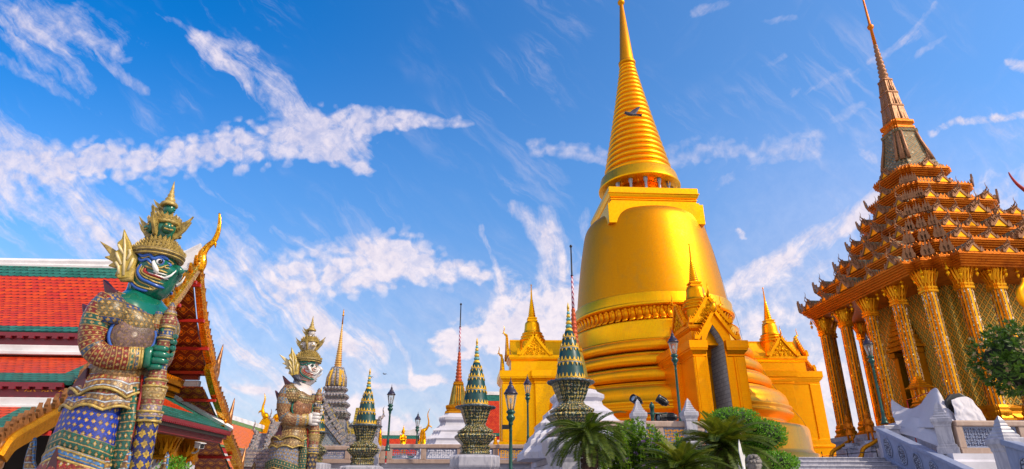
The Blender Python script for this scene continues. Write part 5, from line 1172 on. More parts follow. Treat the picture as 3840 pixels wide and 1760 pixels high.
# gilded screen between the columns and lower gable wing
b = MB(); b.box((-.75, 2.7, 2.05), (.2, 1.5, .16)); b.box((-.72, 2.7, 2.2), (.28, 1.5, .10)); b.box((-.75, 2.7, 1.4), (.16, 1.4, 1.1))
for i in range(16): flame(b, (-.62, 2.0+1.4*i/15, 2.24), (0, 1, 0), .16, .1, .05, 0, (0, 0, 1), 0)
b.prism([(-.7, 0), (.7, 0), (.55, .6), (.0, 1.05), (-.55, .7)], .1, (-.8, 2.72, 2.25), (0, 1, 0), (0, 0, 1)); scrolls(b, (-.74, 2.72, 2.3), (0, 1, 0), .62, .9, Vector((1, 0, 0)), 0, .04); b.build('gilded_screen', GOLD_DK, HALL)
# security camera
SCAM = thing('security_camera', 'white security camera under the hall eave beside a gilded capital', 'camera', wpt(748, 1672, 22.4))
b = MB(); b.box((0, 0, 0), (.34, .17, .16)); b.box((.03, 0, .095), (.42, .20, .03)); hs_ = b.build('housing', plain('white_metal', (.70, .69, .68), .3), SCAM, bevel=.02); hs_.rotation_euler = (0, radians(8), radians(-42))
b = MB(); b.box((.175, 0, 0), (.03, .12, .11)); b.tube([(.18, 0, 0), (.20, 0, 0)], .045, 12); b.build('lens', BLACK, hs_)
b = MB(); b.tube([(0, 0, -.08), (-.02, 0, -.16), (-.14, .05, -.22)], .03, 8); b.box((-.16, .05, -.22), (.1, .1, .04)); b.build('bracket', plain('grey_metal', (.4, .4, .4), .4, .5), SCAM)
# ------------------------------------------------------------------ porcelain cone ornaments on marble pedestals
m, g = newmat('inlaid_dark_porcelain'); U, V, _ = g.xyz(g.uv()); k = 8.5
fu = g.m('SUBTRACT', g.m('FRACT', g.m('MULTIPLY', U, k)), .5); fv = g.m('SUBTRACT', g.m('FRACT', g.m('MULTIPLY', V, k)), .5); o = g.obj()
dm = g.m('ADD', g.m('ABSOLUTE', fu), g.m('ABSOLUTE', fv)); vv = g.voro(o, 26, 'F1', 0, 1.0); vc = g.voro(o, 26, 'F1', 1, 1.0); vx, _, _ = g.xyz(vc)
pt = g.m('MULTIPLY', g.sstep(dm, .58, .44), g.sstep(vv, .66, .45)); cc = g.ramp(vx, [(0, (.48, .36, .10)), (.5, (.42, .44, .36)), (.75, (.40, .30, .08)), (.9, (.30, .12, .08))], 'CONSTANT')
g.bsdf(g.mix(pt, (.020, .036, .030), cc), .3, 0, g.bump(pt, .4, .02), .4); INLAID = m
TEALP = plain('pale_teal_glaze', (.10, .30, .33), .3, 0, .25, 12); TEAL = plain('ribbed_teal_glaze', (.003, .055, .055), .34, 0, .15, 5); YEL = plain('yellow_porcelain', (.72, .42, .02), .3, 0, .2, 9, .3, 30); PALE_B = mosaic('pale_blue_flower_band', [(.10, .30, .50)], (.70, .66, .62), (.70, .30, .10), (.60, .62, .64), 12, 10, .8, .8)
def cone_ornament(x, y, z0, s, label, n=40):
    t = thing('porcelain_ornament', label, 'ornament', (x, y, z0), .12, 'teal and yellow porcelain cone ornaments')
    pl = redent(2, .17)
    b = MB(); b.lathe([(.50, 0), (.50, .08), (.46, .12), (.50, .20), (.52, .26), (.44, .30), (.48, .36), (.68, .56), (.70, .62), (.66, .67), (.56, .70), (.60, .76), (.60, .80), (.52, .84), (.44, .90), (.36, .96), (.34, 1.02)], plan=pl); b.xf(Matrix.Scale(s, 4)); b.build('ornament_foot', INLAID, t)
    b = MB(); b.lathe([(.32, 1.0), (.36, 1.08), (.44, 1.32), (.52, 1.56), (.53, 1.60), (.42, 1.62)], plan=pl); b.xf(Matrix.Scale(s, 4)); b.build('pot', INLAID, t)
    b = MB(); R = []                                                           # scalloped lip
    for r, z in ((.40, 1.585), (.56, 1.60), (.70, 1.575), (.73, 1.60), (.70, 1.64), (.50, 1.66), (.36, 1.67)):
        R.append([((r+.025*abs(cos(10*a)))*cos(a), (r+.025*abs(cos(10*a)))*sin(a), z+.022*abs(cos(10*a))*(r > .6)) for a in [2*pi*j/120 for j in range(120)]])
    b.rings(R); b.xf(Matrix.Scale(s, 4)); b.build('lip', plain('dark_slate_glaze', (.035, .05, .06), .35) if 'SLATE' not in globals() else SLATE, t)
    b = MB(); N = 96                                                           # ribbed cone
    prof = [(.46, 1.66), (.44, 1.72), (.405, 2.0), (.36, 2.28), (.31, 2.55), (.24, 2.85), (.17, 3.10), (.12, 3.25)]
    b.rings([[((r*(1+.022*cos(48*a)))*cos(a), (r*(1+.022*cos(48*a)))*sin(a), z) for a in [2*pi*j/N for j in range(N)]] for r, z in prof], smooth=True); b.xf(Matrix.Scale(s, 4)); co = b.build('cone', TEAL, t)
    def rad(z):
        for (r0, z0_), (r1, z1_) in zip(prof, prof[1:]):
            if z0_ <= z <= z1_: return r0+(r1-r0)*(z-z0_)/(z1_-z0_)
        return prof[-1][0]
    by = MB()
    for z, h in ((1.68, .07), (2.20, .085), (2.66, .075), (3.00, .06)):
        r0, r1 = rad(z), rad(z+h)
        bb = MB(); bb.lathe([(r0+.012, z), (r0+.02, z+.01), (r1+.02, z+h*.5), (r1+.012, z+h*.55)], 48, cap0=False, cap1=False); bb.xf(Matrix.Scale(s, 4)); bb.build('flower_band', PALE_B, co)
        for q_ in (.58, .74, .90): by.tube([((rad(z+h*q_)+.012)*cos(a), (rad(z+h*q_)+.012)*sin(a), z+h*q_) for a in [2*pi*j/36 for j in range(37)]], .011, 5, caps=False)
        nn = max(7, int(22*r0/.46))
        for j in range(nn):
            a = 2*pi*j/nn; r_ = rad(z+h)+.02; L = .13*(.6+.4*r0/.46)
            P_ = [(-.5, 0), (-.38, .3), (0, 1), (.38, .3), (.5, 0)]
            by.prism([(q_[0]*L*.62, q_[1]*L) for q_ in P_], .022, (r_*cos(a), r_*sin(a), z+h*.95), (-sin(a), cos(a), 0), (-.14*cos(a), -.14*sin(a), 1))
            if z > 1.9:
                a += pi/nn; r_ = rad(z)+.026; by.prism([(q_[0]*L*.55, -q_[1]*L*.8) for q_ in P_], .022, (r_*cos(a), r_*sin(a), z), (-sin(a), cos(a), 0), (-.14*cos(a), -.14*sin(a), 1))
    by.xf(Matrix.Scale(s, 4)); by.build('yellow_leaf_bands', YEL, co)
    tip1, tip2 = MB(), MB(); zz_ = 3.22
    for j in range(7):
        r = .125-.014*j; h = .13-.006*j; q_ = MB()
        q_.lathe([(r*.7, zz_), (r, zz_+h*.3), (r*.95, zz_+h*.6), (r*.6, zz_+h)], 16); zz_ += h*.98; q_.xf(Matrix.Scale(s, 4)); q_.build('tip_ring', TEALP if j % 2 else YEL, co)
    tip2.lathe([(.04, zz_-.01), (.045, zz_+.05), (.005, zz_+.22)], 10); tip2.xf(Matrix.Scale(s, 4)); tip2.build('tip', YEL, co)
    return t
SLATE = plain('dark_slate_glaze', (.035, .05, .06), .35)
def pedestal(x, y, h, w, label):
    b = MB(); b.lathe([(w*1.12, 0), (w*1.12, .3), (w*1.0, .4), (w*.96, h-.62), (w*1.0, h-.55), (w*1.02, h-.5), (w*1.16, h-.36), (w*1.18, h-.32), (w*1.18, h-.08), (w*1.12, h-.04), (w*.7, h)], plan=redent(2, .17))
    return tag(b.build('marble_pedestal', MARBLE, None, (x, y, 0), bevel=.02), label, 'pedestal', 'marble pedestals')
CN = []
for (cx, cyy, Y, zb, s, lab, plab) in ((1780, 1705, 20.0, None, .845, 'cone ornament standing free on its pedestal with its whole dark foot in view', 'pale marble pedestal under the cone ornament in front of the pierced balustrade'),
        (2147, 1640, 16.6, None, .845, 'largest teal and yellow cone ornament, its foot hidden behind the palm', 'marble pedestal behind the trunk of the tall palm'),
        (1358, 1745, 25.0, None, .845, 'smallest teal and yellow cone ornament, beside the white demon statue', 'marble pedestal under the cone ornament beside the white demon'),
        (1174, 1735, 31.0, None, .80, 'cone ornament mostly hidden behind the white demon and its club', 'marble pedestal hidden behind the white demon')):
    p = wpt(cx, cyy, Y); CN.append(cone_ornament(p.x, p.y, p.z, s, lab)); pedestal(p.x, p.y, p.z-.005, .62, plab)

# ------------------------------------------------------------------ white spires with gilded tops
ZIG = mosaic('red_white_zigzag', [(.34, .012, .05)], (.70, .62, .66), (.34, .012, .05), (.7, .62, .66), 6, 7, .99, .7)
m, g = newmat('red_white_chevron'); U, V, _ = g.xyz(g.uv()); zz_ = g.m('FRACT', g.m('MULTIPLY', g.m('ADD', V, g.m('MULTIPLY', g.m('ABSOLUTE', g.m('SUBTRACT', g.m('FRACT', g.m('MULTIPLY', U, 5.0)), .5)), .5)), 3.2))
g.bsdf(g.mix(g.sstep(zz_, .48, .54), (.30, .012, .06), (.66, .58, .66)), .35); CHEV = m
TERRA = gold('red_gold_mosaic', (.42, .065, .03), .4, .3, dirt=(.40, .26, .05), dirt_amt=.8, bump=.6, leaf=9)
def white_spire(x, y, z0, s, label, pole=1.0):
    t = thing('white_spire', label, 'spire', (x, y, z0), 0, 'white based gilded spires'); pl = redent(3, .11); S = Matrix.Scale(s, 4)
    b = MB(); pr = [(3.1, 0), (3.1, .3), (3.0, .42), (2.78, .62), (2.72, .9), (2.55, 1.0), (2.5, 1.2), (2.22, 1.42), (2.15, 1.6), (2.2, 1.75), (2.1, 1.85), (1.88, 2.0), (1.72, 2.2), (1.74, 2.35), (1.6, 2.45), (1.42, 2.6), (1.26, 2.75), (1.2, 2.95), (1.34, 3.1), (1.34, 3.28), (1.2, 3.36), (1.02, 3.46), (.95, 3.58)]
    b.lathe(pr, plan=pl); b.xf(S); b.build('white_base', WHITE_ST, t)
    b = MB(); b.lathe([(.84, 3.55), (.94, 3.62), (.92, 3.72), (.78, 3.84), (.78, 3.92), (.88, 4.02), (.90, 4.14), (.78, 4.22)], plan=pl)
    for z in (3.66, 3.98):
        for j in range(36):
            a = 2*pi*j/36; flame(b, (.85*cos(a), .85*sin(a), z), (-sin(a), cos(a), 0), .18, .11, .03, 0, (cos(a)*.2, sin(a)*.2, 1), 0)
    b.xf(S); b.build('lotus_ring', GOLD_DK, t)
    b = MB(); b.lathe([(.62, 4.2), (.56, 4.6), (.48, 5.1), (.40, 5.55), (.34, 5.72), (.26, 5.74)], plan=redent(3, .1)); b.xf(S); bl = b.build('bell', gold('green_gold_ribs', (.30, .20, .03), .4, .4, dirt=(.01, .05, .05), dirt_amt=.9, bump=.5), t)
    b = MB()
    for j in range(20):
        a = 2*pi*j/20; b.tube([((r+.03)*cos(a), (r+.03)*sin(a), z) for r, z in ((.62, 4.24), (.55, 4.6), (.47, 5.1), (.40, 5.5), (.34, 5.7))], .04, 5)
    b.lathe([(.34, 5.7), (.40, 5.76), (.40, 5.84), (.34, 5.9), (.36, 5.98), (.26, 6.0)], plan=redent(2, .14)); b.xf(S); b.build('gilded_ribs', GOLD_DK, bl)
    b = MB(); pr = [(.26, 5.98)]
    for j in range(9):
        z = 6.0+.25*j; r = .27-.019*j; pr += [(r*.74, z), (r, z+.08), (r*.98, z+.16), (r*.74, z+.235)]
    pr += [(.08, 8.27)]; b.lathe(pr, 20); b.xf(S); b.build('ringed_neck', TERRA, t)
    b = MB(); b.lathe([(.085, 8.25), (.07, 10.2)], 10, us=1); b.xf(S); b.build('chevron_pole', CHEV, t)
    b = MB(); b.lathe([(.065, 10.2), (.09, 10.25), (.05, 10.3), (.04, 12.0*pole+10.3*(1-pole)), (.08, 12.05*pole+10.3*(1-pole)), (.09, 12.12*pole+10.3*(1-pole)), (.02, 12.2*pole+10.3*(1-pole))], 10); b.xf(S); b.build('pole_tip', IRON_B, t)
    return t
p = wpt(1712, 1665, 36); white_spire(p.x, p.y, TZ, .74, 'white stepped spire with a tall thin pole, between the left cone ornaments')
p = wpt(2166, 1600, 28.5); white_spire(p.x, p.y, TZ, .82, 'white stepped spire partly hidden behind the largest cone ornament')
p = wpt(1762, 1640, 62); white_spire(p.x, p.y, TZ, .80, 'distant spire of which only the thin top shows above the middle cone ornament')

# ------------------------------------------------------------------ lamp posts
m, g = newmat('lamp_glass'); bs = g.n('ShaderNodeBsdfPrincipled'); bs.inputs['Base Color'].default_value = (.95, .93, .88, 1); bs.inputs['Roughness'].default_value = .06
tr = g.n('ShaderNodeBsdfTransparent'); tr.inputs[0].default_value = (.93, .92, .90, 1); mx = g.n('ShaderNodeMixShader'); fr = g.n('ShaderNodeFresnel'); fr.inputs[0].default_value = 1.45
g.put(mx.inputs[0], g.m('MULTIPLY_ADD', fr.outputs[0], 1.0, .10)); g.nt.links.new(tr.outputs[0], mx.inputs[1]); g.nt.links.new(bs.outputs[0], mx.inputs[2]); oo = g.n('ShaderNodeOutputMaterial'); g.nt.links.new(mx.outputs[0], oo.inputs[0]); GLASS = m
def lamp(x, y, zb, zt, label, s=1.0, box=None):
    t = thing('street_lamp', label, 'lamp post', (x, y, zb), 0, 'green lamp posts with glass lanterns'); H = zt-zb; L = H-1.28*s
    b = MB(); b.lathe([(.16*s, 0), (.16*s, .06*s), (.12*s, .10*s), (.13*s, .18*s), (.11*s, .24*s), (.085*s, .3*s), (.075*s, .5*s), (.085*s, .54*s), (.062*s, .6*s), (.050*s, L-.5*s), (.062*s, L-.47*s), (.05*s, L-.44*s), (.05*s, L-.3*s), (.085*s, L-.27*s), (.07*s, L-.23*s), (.075*s, L-.18*s), (.14*s, L-.10*s), (.15*s, L-.02*s), (.10*s, L+.02*s), (.10*s, L+.06*s), (.15*s, L+.10*s), (.15*s, L+.16*s), (.09*s, L+.2*s)], 16)
    b.build('post', IRON_G, t)
    b = MB(); z = L+.2*s; b.lathe([(.11*s, z), (.13*s, z+.1*s), (.18*s, z+.34*s), (.205*s, z+.5*s), (.205*s, z+.53*s)], 20, cap1=False); gl = b.build('glass_lantern', GLASS, t)
    b = MB()
    for j in range(4):
        a = 2*pi*(j+.5)/4; b.tube([(.115*s*cos(a), .115*s*sin(a), z), (.185*s*cos(a), .185*s*sin(a), z+.34*s), (.21*s*cos(a), .21*s*sin(a), z+.53*s)], .008*s, 5)
    b.tube([(0, 0, z), (0, 0, z+.3*s)], .018*s, 8); b.build('lantern_ribs', IRON_B, gl)
    b = MB(); b.lathe([(.02*s, z+.2*s), (.045*s, z+.28*s), (.04*s, z+.36*s), (.01*s, z+.4*s)], 10); b.build('bulb', TUSK, gl)
    b = MB(); z += .52*s; b.lathe([(.235*s, z-.01*s), (.245*s, z+.03*s), (.21*s, z+.06*s), (.17*s, z+.15*s), (.12*s, z+.19*s), (.11*s, z+.24*s), (.07*s, z+.30*s), (.05*s, z+.33*s), (.07*s, z+.36*s), (.045*s, z+.40*s), (.02*s, z+.44*s), (.006*s, z+.58*s)], 20); b.build('lantern_cap', plain('purple_black_cap', (.035, .03, .055), .35, .3) if 'CAPM' not in globals() else CAPM, t)
    if box:
        b = MB(); b.box((box*.16, -.04, L-.36*s), (.22, .16, .12)); b.tube([(0, 0, L-.36*s), (box*.1, -.02, L-.36*s)], .02, 6); b.build('floodlight_box', IRON_B, t)
    return t
CAPM = plain('purple_black_cap', (.035, .03, .055), .35, .3)
for (xt, yt, xb, yb, Y, lab, bx) in ((1470, 1443, 1452, 1692, 32.0, 'lamp post with clear lantern on the balustrade right of the smallest cone ornament', None), (1569, 1545, 1560, 1690, 44.0, 'smallest and farthest lamp post, left of the white spire', None),
        (1918, 1416, 1912, 1830, 20.0, 'large lamp post with a small black floodlight box on its side', -1), (1983, 1405, 1975, 1676, 32.0, 'lamp post standing against the bright yellow gold wall', None),
        (2519, 1238, 2556, 1610, 23.6, 'tall lamp post in front of the golden stupa, left of its doorway', None), (3240, 1250, 3325, 1590, 25.0, 'lamp post at the head of the stairs in front of the columned pavilion', None)):
    a, c = wpt(xt, yt, Y), wpt(xb, yb, Y); lamp((a.x+c.x)/2, Y, c.z, a.z, lab, {20.0: .92}.get(Y, .88), bx)

# ------------------------------------------------------------------ floodlights on a green stand
p = wpt(2448, 1570, 22.9); q_ = wpt(2446, 1508, 22.9)
FL = thing('floodlight_stand', 'green stand carrying five black floodlights between two marble posts', 'floodlights', (p.x, p.y, p.z-.5))
H = q_.z-p.z+.5; b = MB(); b.lathe([(.10, 0), (.10, .4), (.07, .45), (.07, H-.5), (.09, H-.45), (.075, H-.4), (.075, H-.22), (.10, H-.2), (.085, H-.14), (.09, H-.1), (.05, H-.06), (.02, H)], 14); b.tube([(-.62, 0, H-.40), (.62, 0, H-.40)], .03, 8); b.tube([(-.4, 0, H-.02), (-.4, 0, H-.4)], .012, 5); b.build('stand', IRON_G, FL)
for x, z, ax, az in ((-.56, H+.06, -150, 20), (.40, H+.05, 160, 35), (-.42, H-.56, -130, 0), (.34, H-.54, 200, -5), (.66, H-.52, 150, 8)):
    t_ = MB(); t_.lathe([(.05, -.24), (.10, -.22), (.13, -.12), (.135, .10), (.15, .12), (.15, .20), (.135, .20), (.12, .15)], 20, cap1=False)
    for j in range(12):
        a = 2*pi*j/12; t_.box((.138*cos(a), .138*sin(a), -.02), (.03, .02, .2), rz=a)
    M_ = Matrix.Translation((x, 0, z)) @ Matrix.Rotation(radians(ax), 4, 'Z') @ Matrix.Rotation(radians(90-az), 4, 'Y'); t_.xf(M_); f_ = t_.build('floodlight', BLACK, FL)
    b = MB(); b.lathe([(.125, .14), (.09, .165), (.0, .175)], 20); b.xf(M_); b.build('floodlight_glass', plain('lamp_lens', (.35, .42, .50), .1, .3) if 'LENSM' not in globals() else LENSM, f_)
    b = MB(); b.tube([M_ @ Vector(v_) for v_ in ((0, .15, 0), (0, .16, -.1), (0, .05, -.30), (0, -.05, -.30), (0, -.16, -.1), (0, -.15, 0))], .012, 5); b.build('yoke', IRON_B, f_)

# ------------------------------------------------------------------ balustrades with pierced panels, marble posts
def fretwork(b, w, h, th, seed=0):
    """pierced screen: a lattice of little bars leaving real holes"""
    rnd_ = random.Random(seed); c = .105; nx, nz = max(2, round(w/c)), max(2, round(h/c)); cw, ch = w/nx, h/nz
    b.box((0, 0, .025), (w, th, .05)); b.box((0, 0, h-.025), (w, th, .05)); b.box((-w/2+.025, 0, h/2), (.05, th*.98, h-.102)); b.box((w/2-.025, 0, h/2), (.05, th*.98, h-.102))
    for i in range(nx):
        for j in range(nz):
            x, z = -w/2+(i+.5)*cw, (j+.5)*ch; ph = (i+j) % 2
            b.box((x, 0, z), (cw*(.98 if ph else .34), th*(.80 if ph else .86), ch*(.34 if ph else .98)))
            if (i*7+j*3) % 4 < 2: b.box((x+cw*.3*(1 if i % 2 else -1), 0, z+ch*.3*(1 if j % 2 else -1)), (cw*.36, th*.7, ch*.36))
def balustrade(x0, y0, x1, y1, z0, h, label, npan=2, cap=STONE_P, base=STONE_P, panel=MARBLE_B):
    L = hypot(x1-x0, y1-y0); a = atan2(y1-y0, x1-x0); t = thing('stone_balustrade', label, 'balustrade', ((x0+x1)/2, (y0+y1)/2, z0), a, 'balustrades along the terrace edge')
    b = MB(); b.box((0, 0, .07), (L, .30, .14)); b.box((0, 0, .17), (L, .24, .06)); b.build('base_rail', base, t, bevel=.015)
    b = MB(); b.box((0, 0, h-.10), (L, .34, .20)); b.build('coping', cap, t, bevel=.04)
    w = L/npan
    for i in range(npan+1):
        b = MB(); b.box((-L/2+w*i+(.12 if i == 0 else -.12 if i == npan else 0), 0, (h)/2), (.26, .26, h-.38)); b.build('pier', base, t, bevel=.02)
    for i in range(npan):
        b = MB(); fretwork(b, w-.27 if 0 < i < npan-1 else w-.36, h-.40, .09, i); b.build('pierced_panel', panel, t, (-L/2+w*(i+.5), 0, .20))
    return t
def marble_post(x, y, z0, h, w, label, rz=0):
    t = thing('marble_post', label, 'post', (x, y, z0), rz, 'marble posts with stepped pyramid caps')
    b = MB(); b.box((0, 0, .12), (w*1.35, w*1.35, .24)); b.box((0, 0, .28), (w*1.2, w*1.2, .1)); b.box((0, 0, (h-1.12*w-.48)/2+.2), (w, w, h-1.12*w-.48)); b.build('shaft', MARBLE, t, bevel=.015)
    b = MB(); z = h-.30-w*1.12
    sq = [(1, -1), (1, 1), (-1, 1), (-1, -1)]
    b.lathe([(w*.5, z-.06), (w*.54, z-.02), (w*.54, z+.03), (w*.62, z+.10), (w*.66, z+.13), (w*.66, z+.24), (w*.60, z+.27)], plan=sq, smooth=False)
    n = 5; zz2 = z+.27; r = w*.52; dh = (h-zz2)/(n+1.2)
    for i in range(n): b.lathe([(r, zz2-.004), (r, zz2+dh*.55), (r*.86, zz2+dh*1.02)], plan=sq, smooth=False); zz2 += dh; r *= .77
    b.lathe([(r, zz2-.004), (.006, h)], plan=sq, smooth=False); b.build('pyramid_cap', MARBLE, t)
    return t
balustrade(-9, 33.0, -3.6, 33.0, TZ, .80, 'pierced balustrade behind the white demon and small cone ornament', 3)
balustrade(-3.5, 33.0, 3.6, 33.0, TZ, .90, 'pierced balustrade with pinkish coping in front of the white spire', 4)
balustrade(3.75, 32.8, 3.75, 22.0, TZ, 1.0, 'pinkish stone balustrade running towards the palms beside the yellow wall', 5)
balustrade(3.9, 21.75, 9.6, 21.75, TZ, 1.0, 'pink stone balustrade with rust stains between the marble posts, behind the bushes', 4)
balustrade(17.5, 21.9, 27.5, 21.9, TZ, 1.12, 'grey pierced balustrade with wide coping below the columned pavilion', 4)
for x0, Y, xt, yt, w, lab in ((2388, 21.6, 2384, 1497, .37, 'marble post with stepped cap left of the floodlights'), (2582, 21.6, 2572, 1494, .38, 'marble post with stepped cap right of the floodlights')):
    a = wpt(xt, yt, Y); marble_post(a.x+.05, Y, TZ, a.z-TZ, w, lab)
a = wpt(3497, 1505, 22.1); marble_post(a.x+.14, 22.1, TZ-.02, a.z-TZ+.02, .50, 'large marble post with stepped cap beside the white tarpaulin', -.66)
a = wpt(3742, 1560, 14.6); marble_post(a.x, 14.6, 0, a.z, .42, 'marble post with pointed cap nearest the right edge', .05)
a = wpt(1410, 1637, 32.6); marble_post(a.x, 32.6, TZ-.4, a.z-TZ+.4, .42, 'marble post beside the farthest left lamp, next to the small cone ornament')
# ------------------------------------------------------------------ sloping stair balustrades with oval panels
def stair_rail(pts, th, label, h=1.05, posts=True):
    """pts: (x0,y0,z0) upper and (x1,y1,z1) lower ends of the foot line"""
    (x0, y0, z0), (x1, y1, z1) = pts; L = hypot(x1-x0, y1-y0); a = atan2(y1-y0, x1-x0); dz = z1-z0
    t = thing('stair_balustrade', label, 'balustrade', (x0, y0, z0), a, 'sloping stair balustrades')
    b = MB(); b.prism([(0, -.6), (L, dz-.6), (L, dz+h), (0, h)], th, (0, 0, 0), (1, 0, 0), (0, 0, 1)); b.build('rail_wall', MARBLE_B, t)
    b = MB(); b.prism([(-.04, h), (L+.04, dz+h), (L+.04, dz+h+.14), (-.04, h+.14)], th+.14, (0, 0, 0), (1, 0, 0), (0, 0, 1)); b.prism([(0, .02), (L, dz+.02), (L, dz+.14), (0, .14)], th+.06, (0, 0, 0), (1, 0, 0), (0, 0, 1)); b.build('hand_rail', MARBLE_B, t, bevel=.02)
    n = max(3, int(L/.70))
    for i in range(n):
        u = (i+.5)/n; ov = MB(); fr_ = MB()
        for s in (-1, 1):
            yy = s*(th/2+.012); pts_ = [(u*L+.20*abs(cos(q_))**.8*(1 if cos(q_) > 0 else -1)+0, dz*u+h*.54+.34*sin(q_)+dz/L*.20*cos(q_)) for q_ in [2*pi*j/20 for j in range(20)]]
            ov.prism(pts_, .02, (0, yy, 0), (1, 0, 0), (0, 0, 1)); fr_.tube([(x, yy+s*.012, z) for x, z in pts_+[pts_[0]]], .022, 5, caps=False)
        o_ = ov.build('oval_panel', CARVED_B, t); fr_.build('oval_frame', MARBLE_B, o_)
    return t
m, g = newmat('carved_blue_stone'); o = g.obj(); v1 = g.voro(o, 13, 'DISTANCE_TO_EDGE', 0); w1 = g.sstep(v1, .05, .16)
g.bsdf(g.mix(w1, (.06, .07, .12), (.30, .33, .42)), .55, 0, g.bump(w1, 1.0, .04)); CARVED_B = m
stair_rail(((16.70, 24.7, TZ-.08), (16.70, 19.5, .50)), .26, 'blue grey stair balustrade with oval panels descending from the lamp post')
a = wpt(3770, 1660, 14.3); stair_rail(((a.x+.15, 14.4, a.z-1.1), (a.x+.9, 11.2, a.z-2.35)), .26, 'short blue grey stair balustrade cut off by the right edge')
a = wpt(3325, 1598, 25.0); b = MB(); b.box((0, 0, (a.z-TZ)/2), (.62, .62, a.z-TZ)); b.box((0, 0, a.z-TZ-.08), (.70, .70, .16)); tag(b.build('stair_pier', MARBLE, None, (a.x, 25.0, TZ), bevel=.02), 'marble pier carrying the lamp post at the head of the stairs', 'pier')
# ------------------------------------------------------------------ distant halls and galleries
def atX(x, y, X):
    d = _f+_r*((x-1920)/FPX)+_u*((880-y)/FPX); return d*(X/d.x)+Vector((0, 0, EYE))
def far_hall(label, loc, rz, L, red, grn, zr, tiers, gable_x=0.0, chofa=True, sides=(1,)):
    t = thing('tiled_hall', label, 'temple hall', loc, rz)
    for side in (1, -1):
        for k, (d0, z0, d1, z1, gt, gb) in enumerate(tiers):
            tile_field(t, side, d0, z0, d1, z1, -.2, gt, gb, 0, L, red, grn); s = -side
            b = MB(); b.box((-L/2, s*(d1-.06), z1-.22), (L-.4, .2, .32)); b.build('fascia_board', RED_BR, t)
            if k < len(tiers)-1:
                b = MB(); b.box((-L/2, s*(d1-.0), z1-.55), (L-.4, .3, .34)); b.build('mortar_band', RIDGE, t)
    b = MB(); R = [[(x, -.22, zr-.35), (x, -.16, zz_), (x, .16, zz_), (x, .22, zr-.35)] for x, zz_ in ((-L, zr), (-3, zr), (-1, zr+.15), (0, zr+.5))]; b.rings([r_[::-1] for r_ in R], smooth=False); b.build('ridge', RIDGE, t)
    b = MB(); d1, z1 = tiers[-1][2], tiers[-1][3]; b.prism([(-d1+.6, -loc[2]+.01), (d1-.6, -loc[2]+.01), (d1-.6, z1), (tiers[0][2]-.3, tiers[0][3]), (0, zr-.5), (-tiers[0][2]+.3, tiers[0][3]), (-d1+.6, z1)], L-1.2, (-L/2-.3, 0, 0), (0, 1, 0), (0, 0, 1)); b.build('wall', WHITE_ST, t)
    if chofa:
        b = MB(); gable_trim(b, (.02, 0, tiers[0][3]), (0, 1, 0), tiers[0][2], zr-tiers[0][3]-.1, .34, .26, 0, 11, 2.3, 1.5, Vector((1, 0, 0)), 1.1)
        if len(tiers) > 1: gable_trim(b, (.05, 0, tiers[1][3]), (0, 1, 0), tiers[1][2], tiers[0][3]-tiers[1][3]+.6, .3, .24, 0, 11, 0, 1.3, Vector((1, 0, 0)), 1.1)
        b.build('bargeboards', GOLD_CARVE, t)
    return t
tr2 = [(.1, -.1, 2.6, -2.35, .6, .35), (2.6, -3.0, 4.2, -4.0, 0, .5)]
p = atX(1040, 1622, -17.5)
far_hall('long orange tiled hall with green borders, between the red roofed hall and the white demon', (-17.5, p.y, p.z), pi/2, 30.0, T_ORG, T_LGN, 0.2, [(.1, -.05, 2.5, -2.55, .65, .22), (2.55, -3.25, 3.9, -4.5, 0, .3)], chofa=False)
p = wpt(1580, 1628, 64); far_hall('low red tiled hall with a gilded gable end, far behind the farthest lamp post', (p.x, 64, p.z), 0, 14.0, T_RED, T_GRN, .2, tr2)
p = wpt(2300, 1482, 66); far_hall('red tiled hall showing between the middle cone ornament and the yellow gold wall', (p.x, 66, p.z), 0, 14.5, T_RED, T_GRN, .2, [(.1, -.1, 3.4, -4.4, .9, .35), (3.4, -5.4, 5.2, -7.2, 0, .5)], chofa=False)
# finials of further roofs at the left
for x, y, Y, L, lab in ((1000, 1560, 60, 2.2, 'golden roof finial rising beyond the orange hall, leftmost of three'), (1032, 1565, 58, 2.4, 'golden roof finial rising beyond the orange hall, middle of three'), (1055, 1545, 62, 1.6, 'dark blue roof finial rising beyond the orange hall, rightmost of three')):
    p = wpt(x, y, Y); b = MB(); b.prism([(-1.1, -.2), (1.1, -.2), (.15, 1.5), (-.15, 1.5)], .3, (0, 0, -1.5), (1, 0, 0), (0, 0, 1)); horn(b, (0, 0, -.2), (1, 0, 0) if L > 2.3 else (-1, 0, 0), L, .17, 0, .25)
    b.box((0, 0, -3.5), (1.6, .6, 5.0)); tag(b.build('roof_finial', GOLD_CARVE if L > 2 else IRON_B, None, p), lab, 'finial', 'roof finials beyond the orange hall')
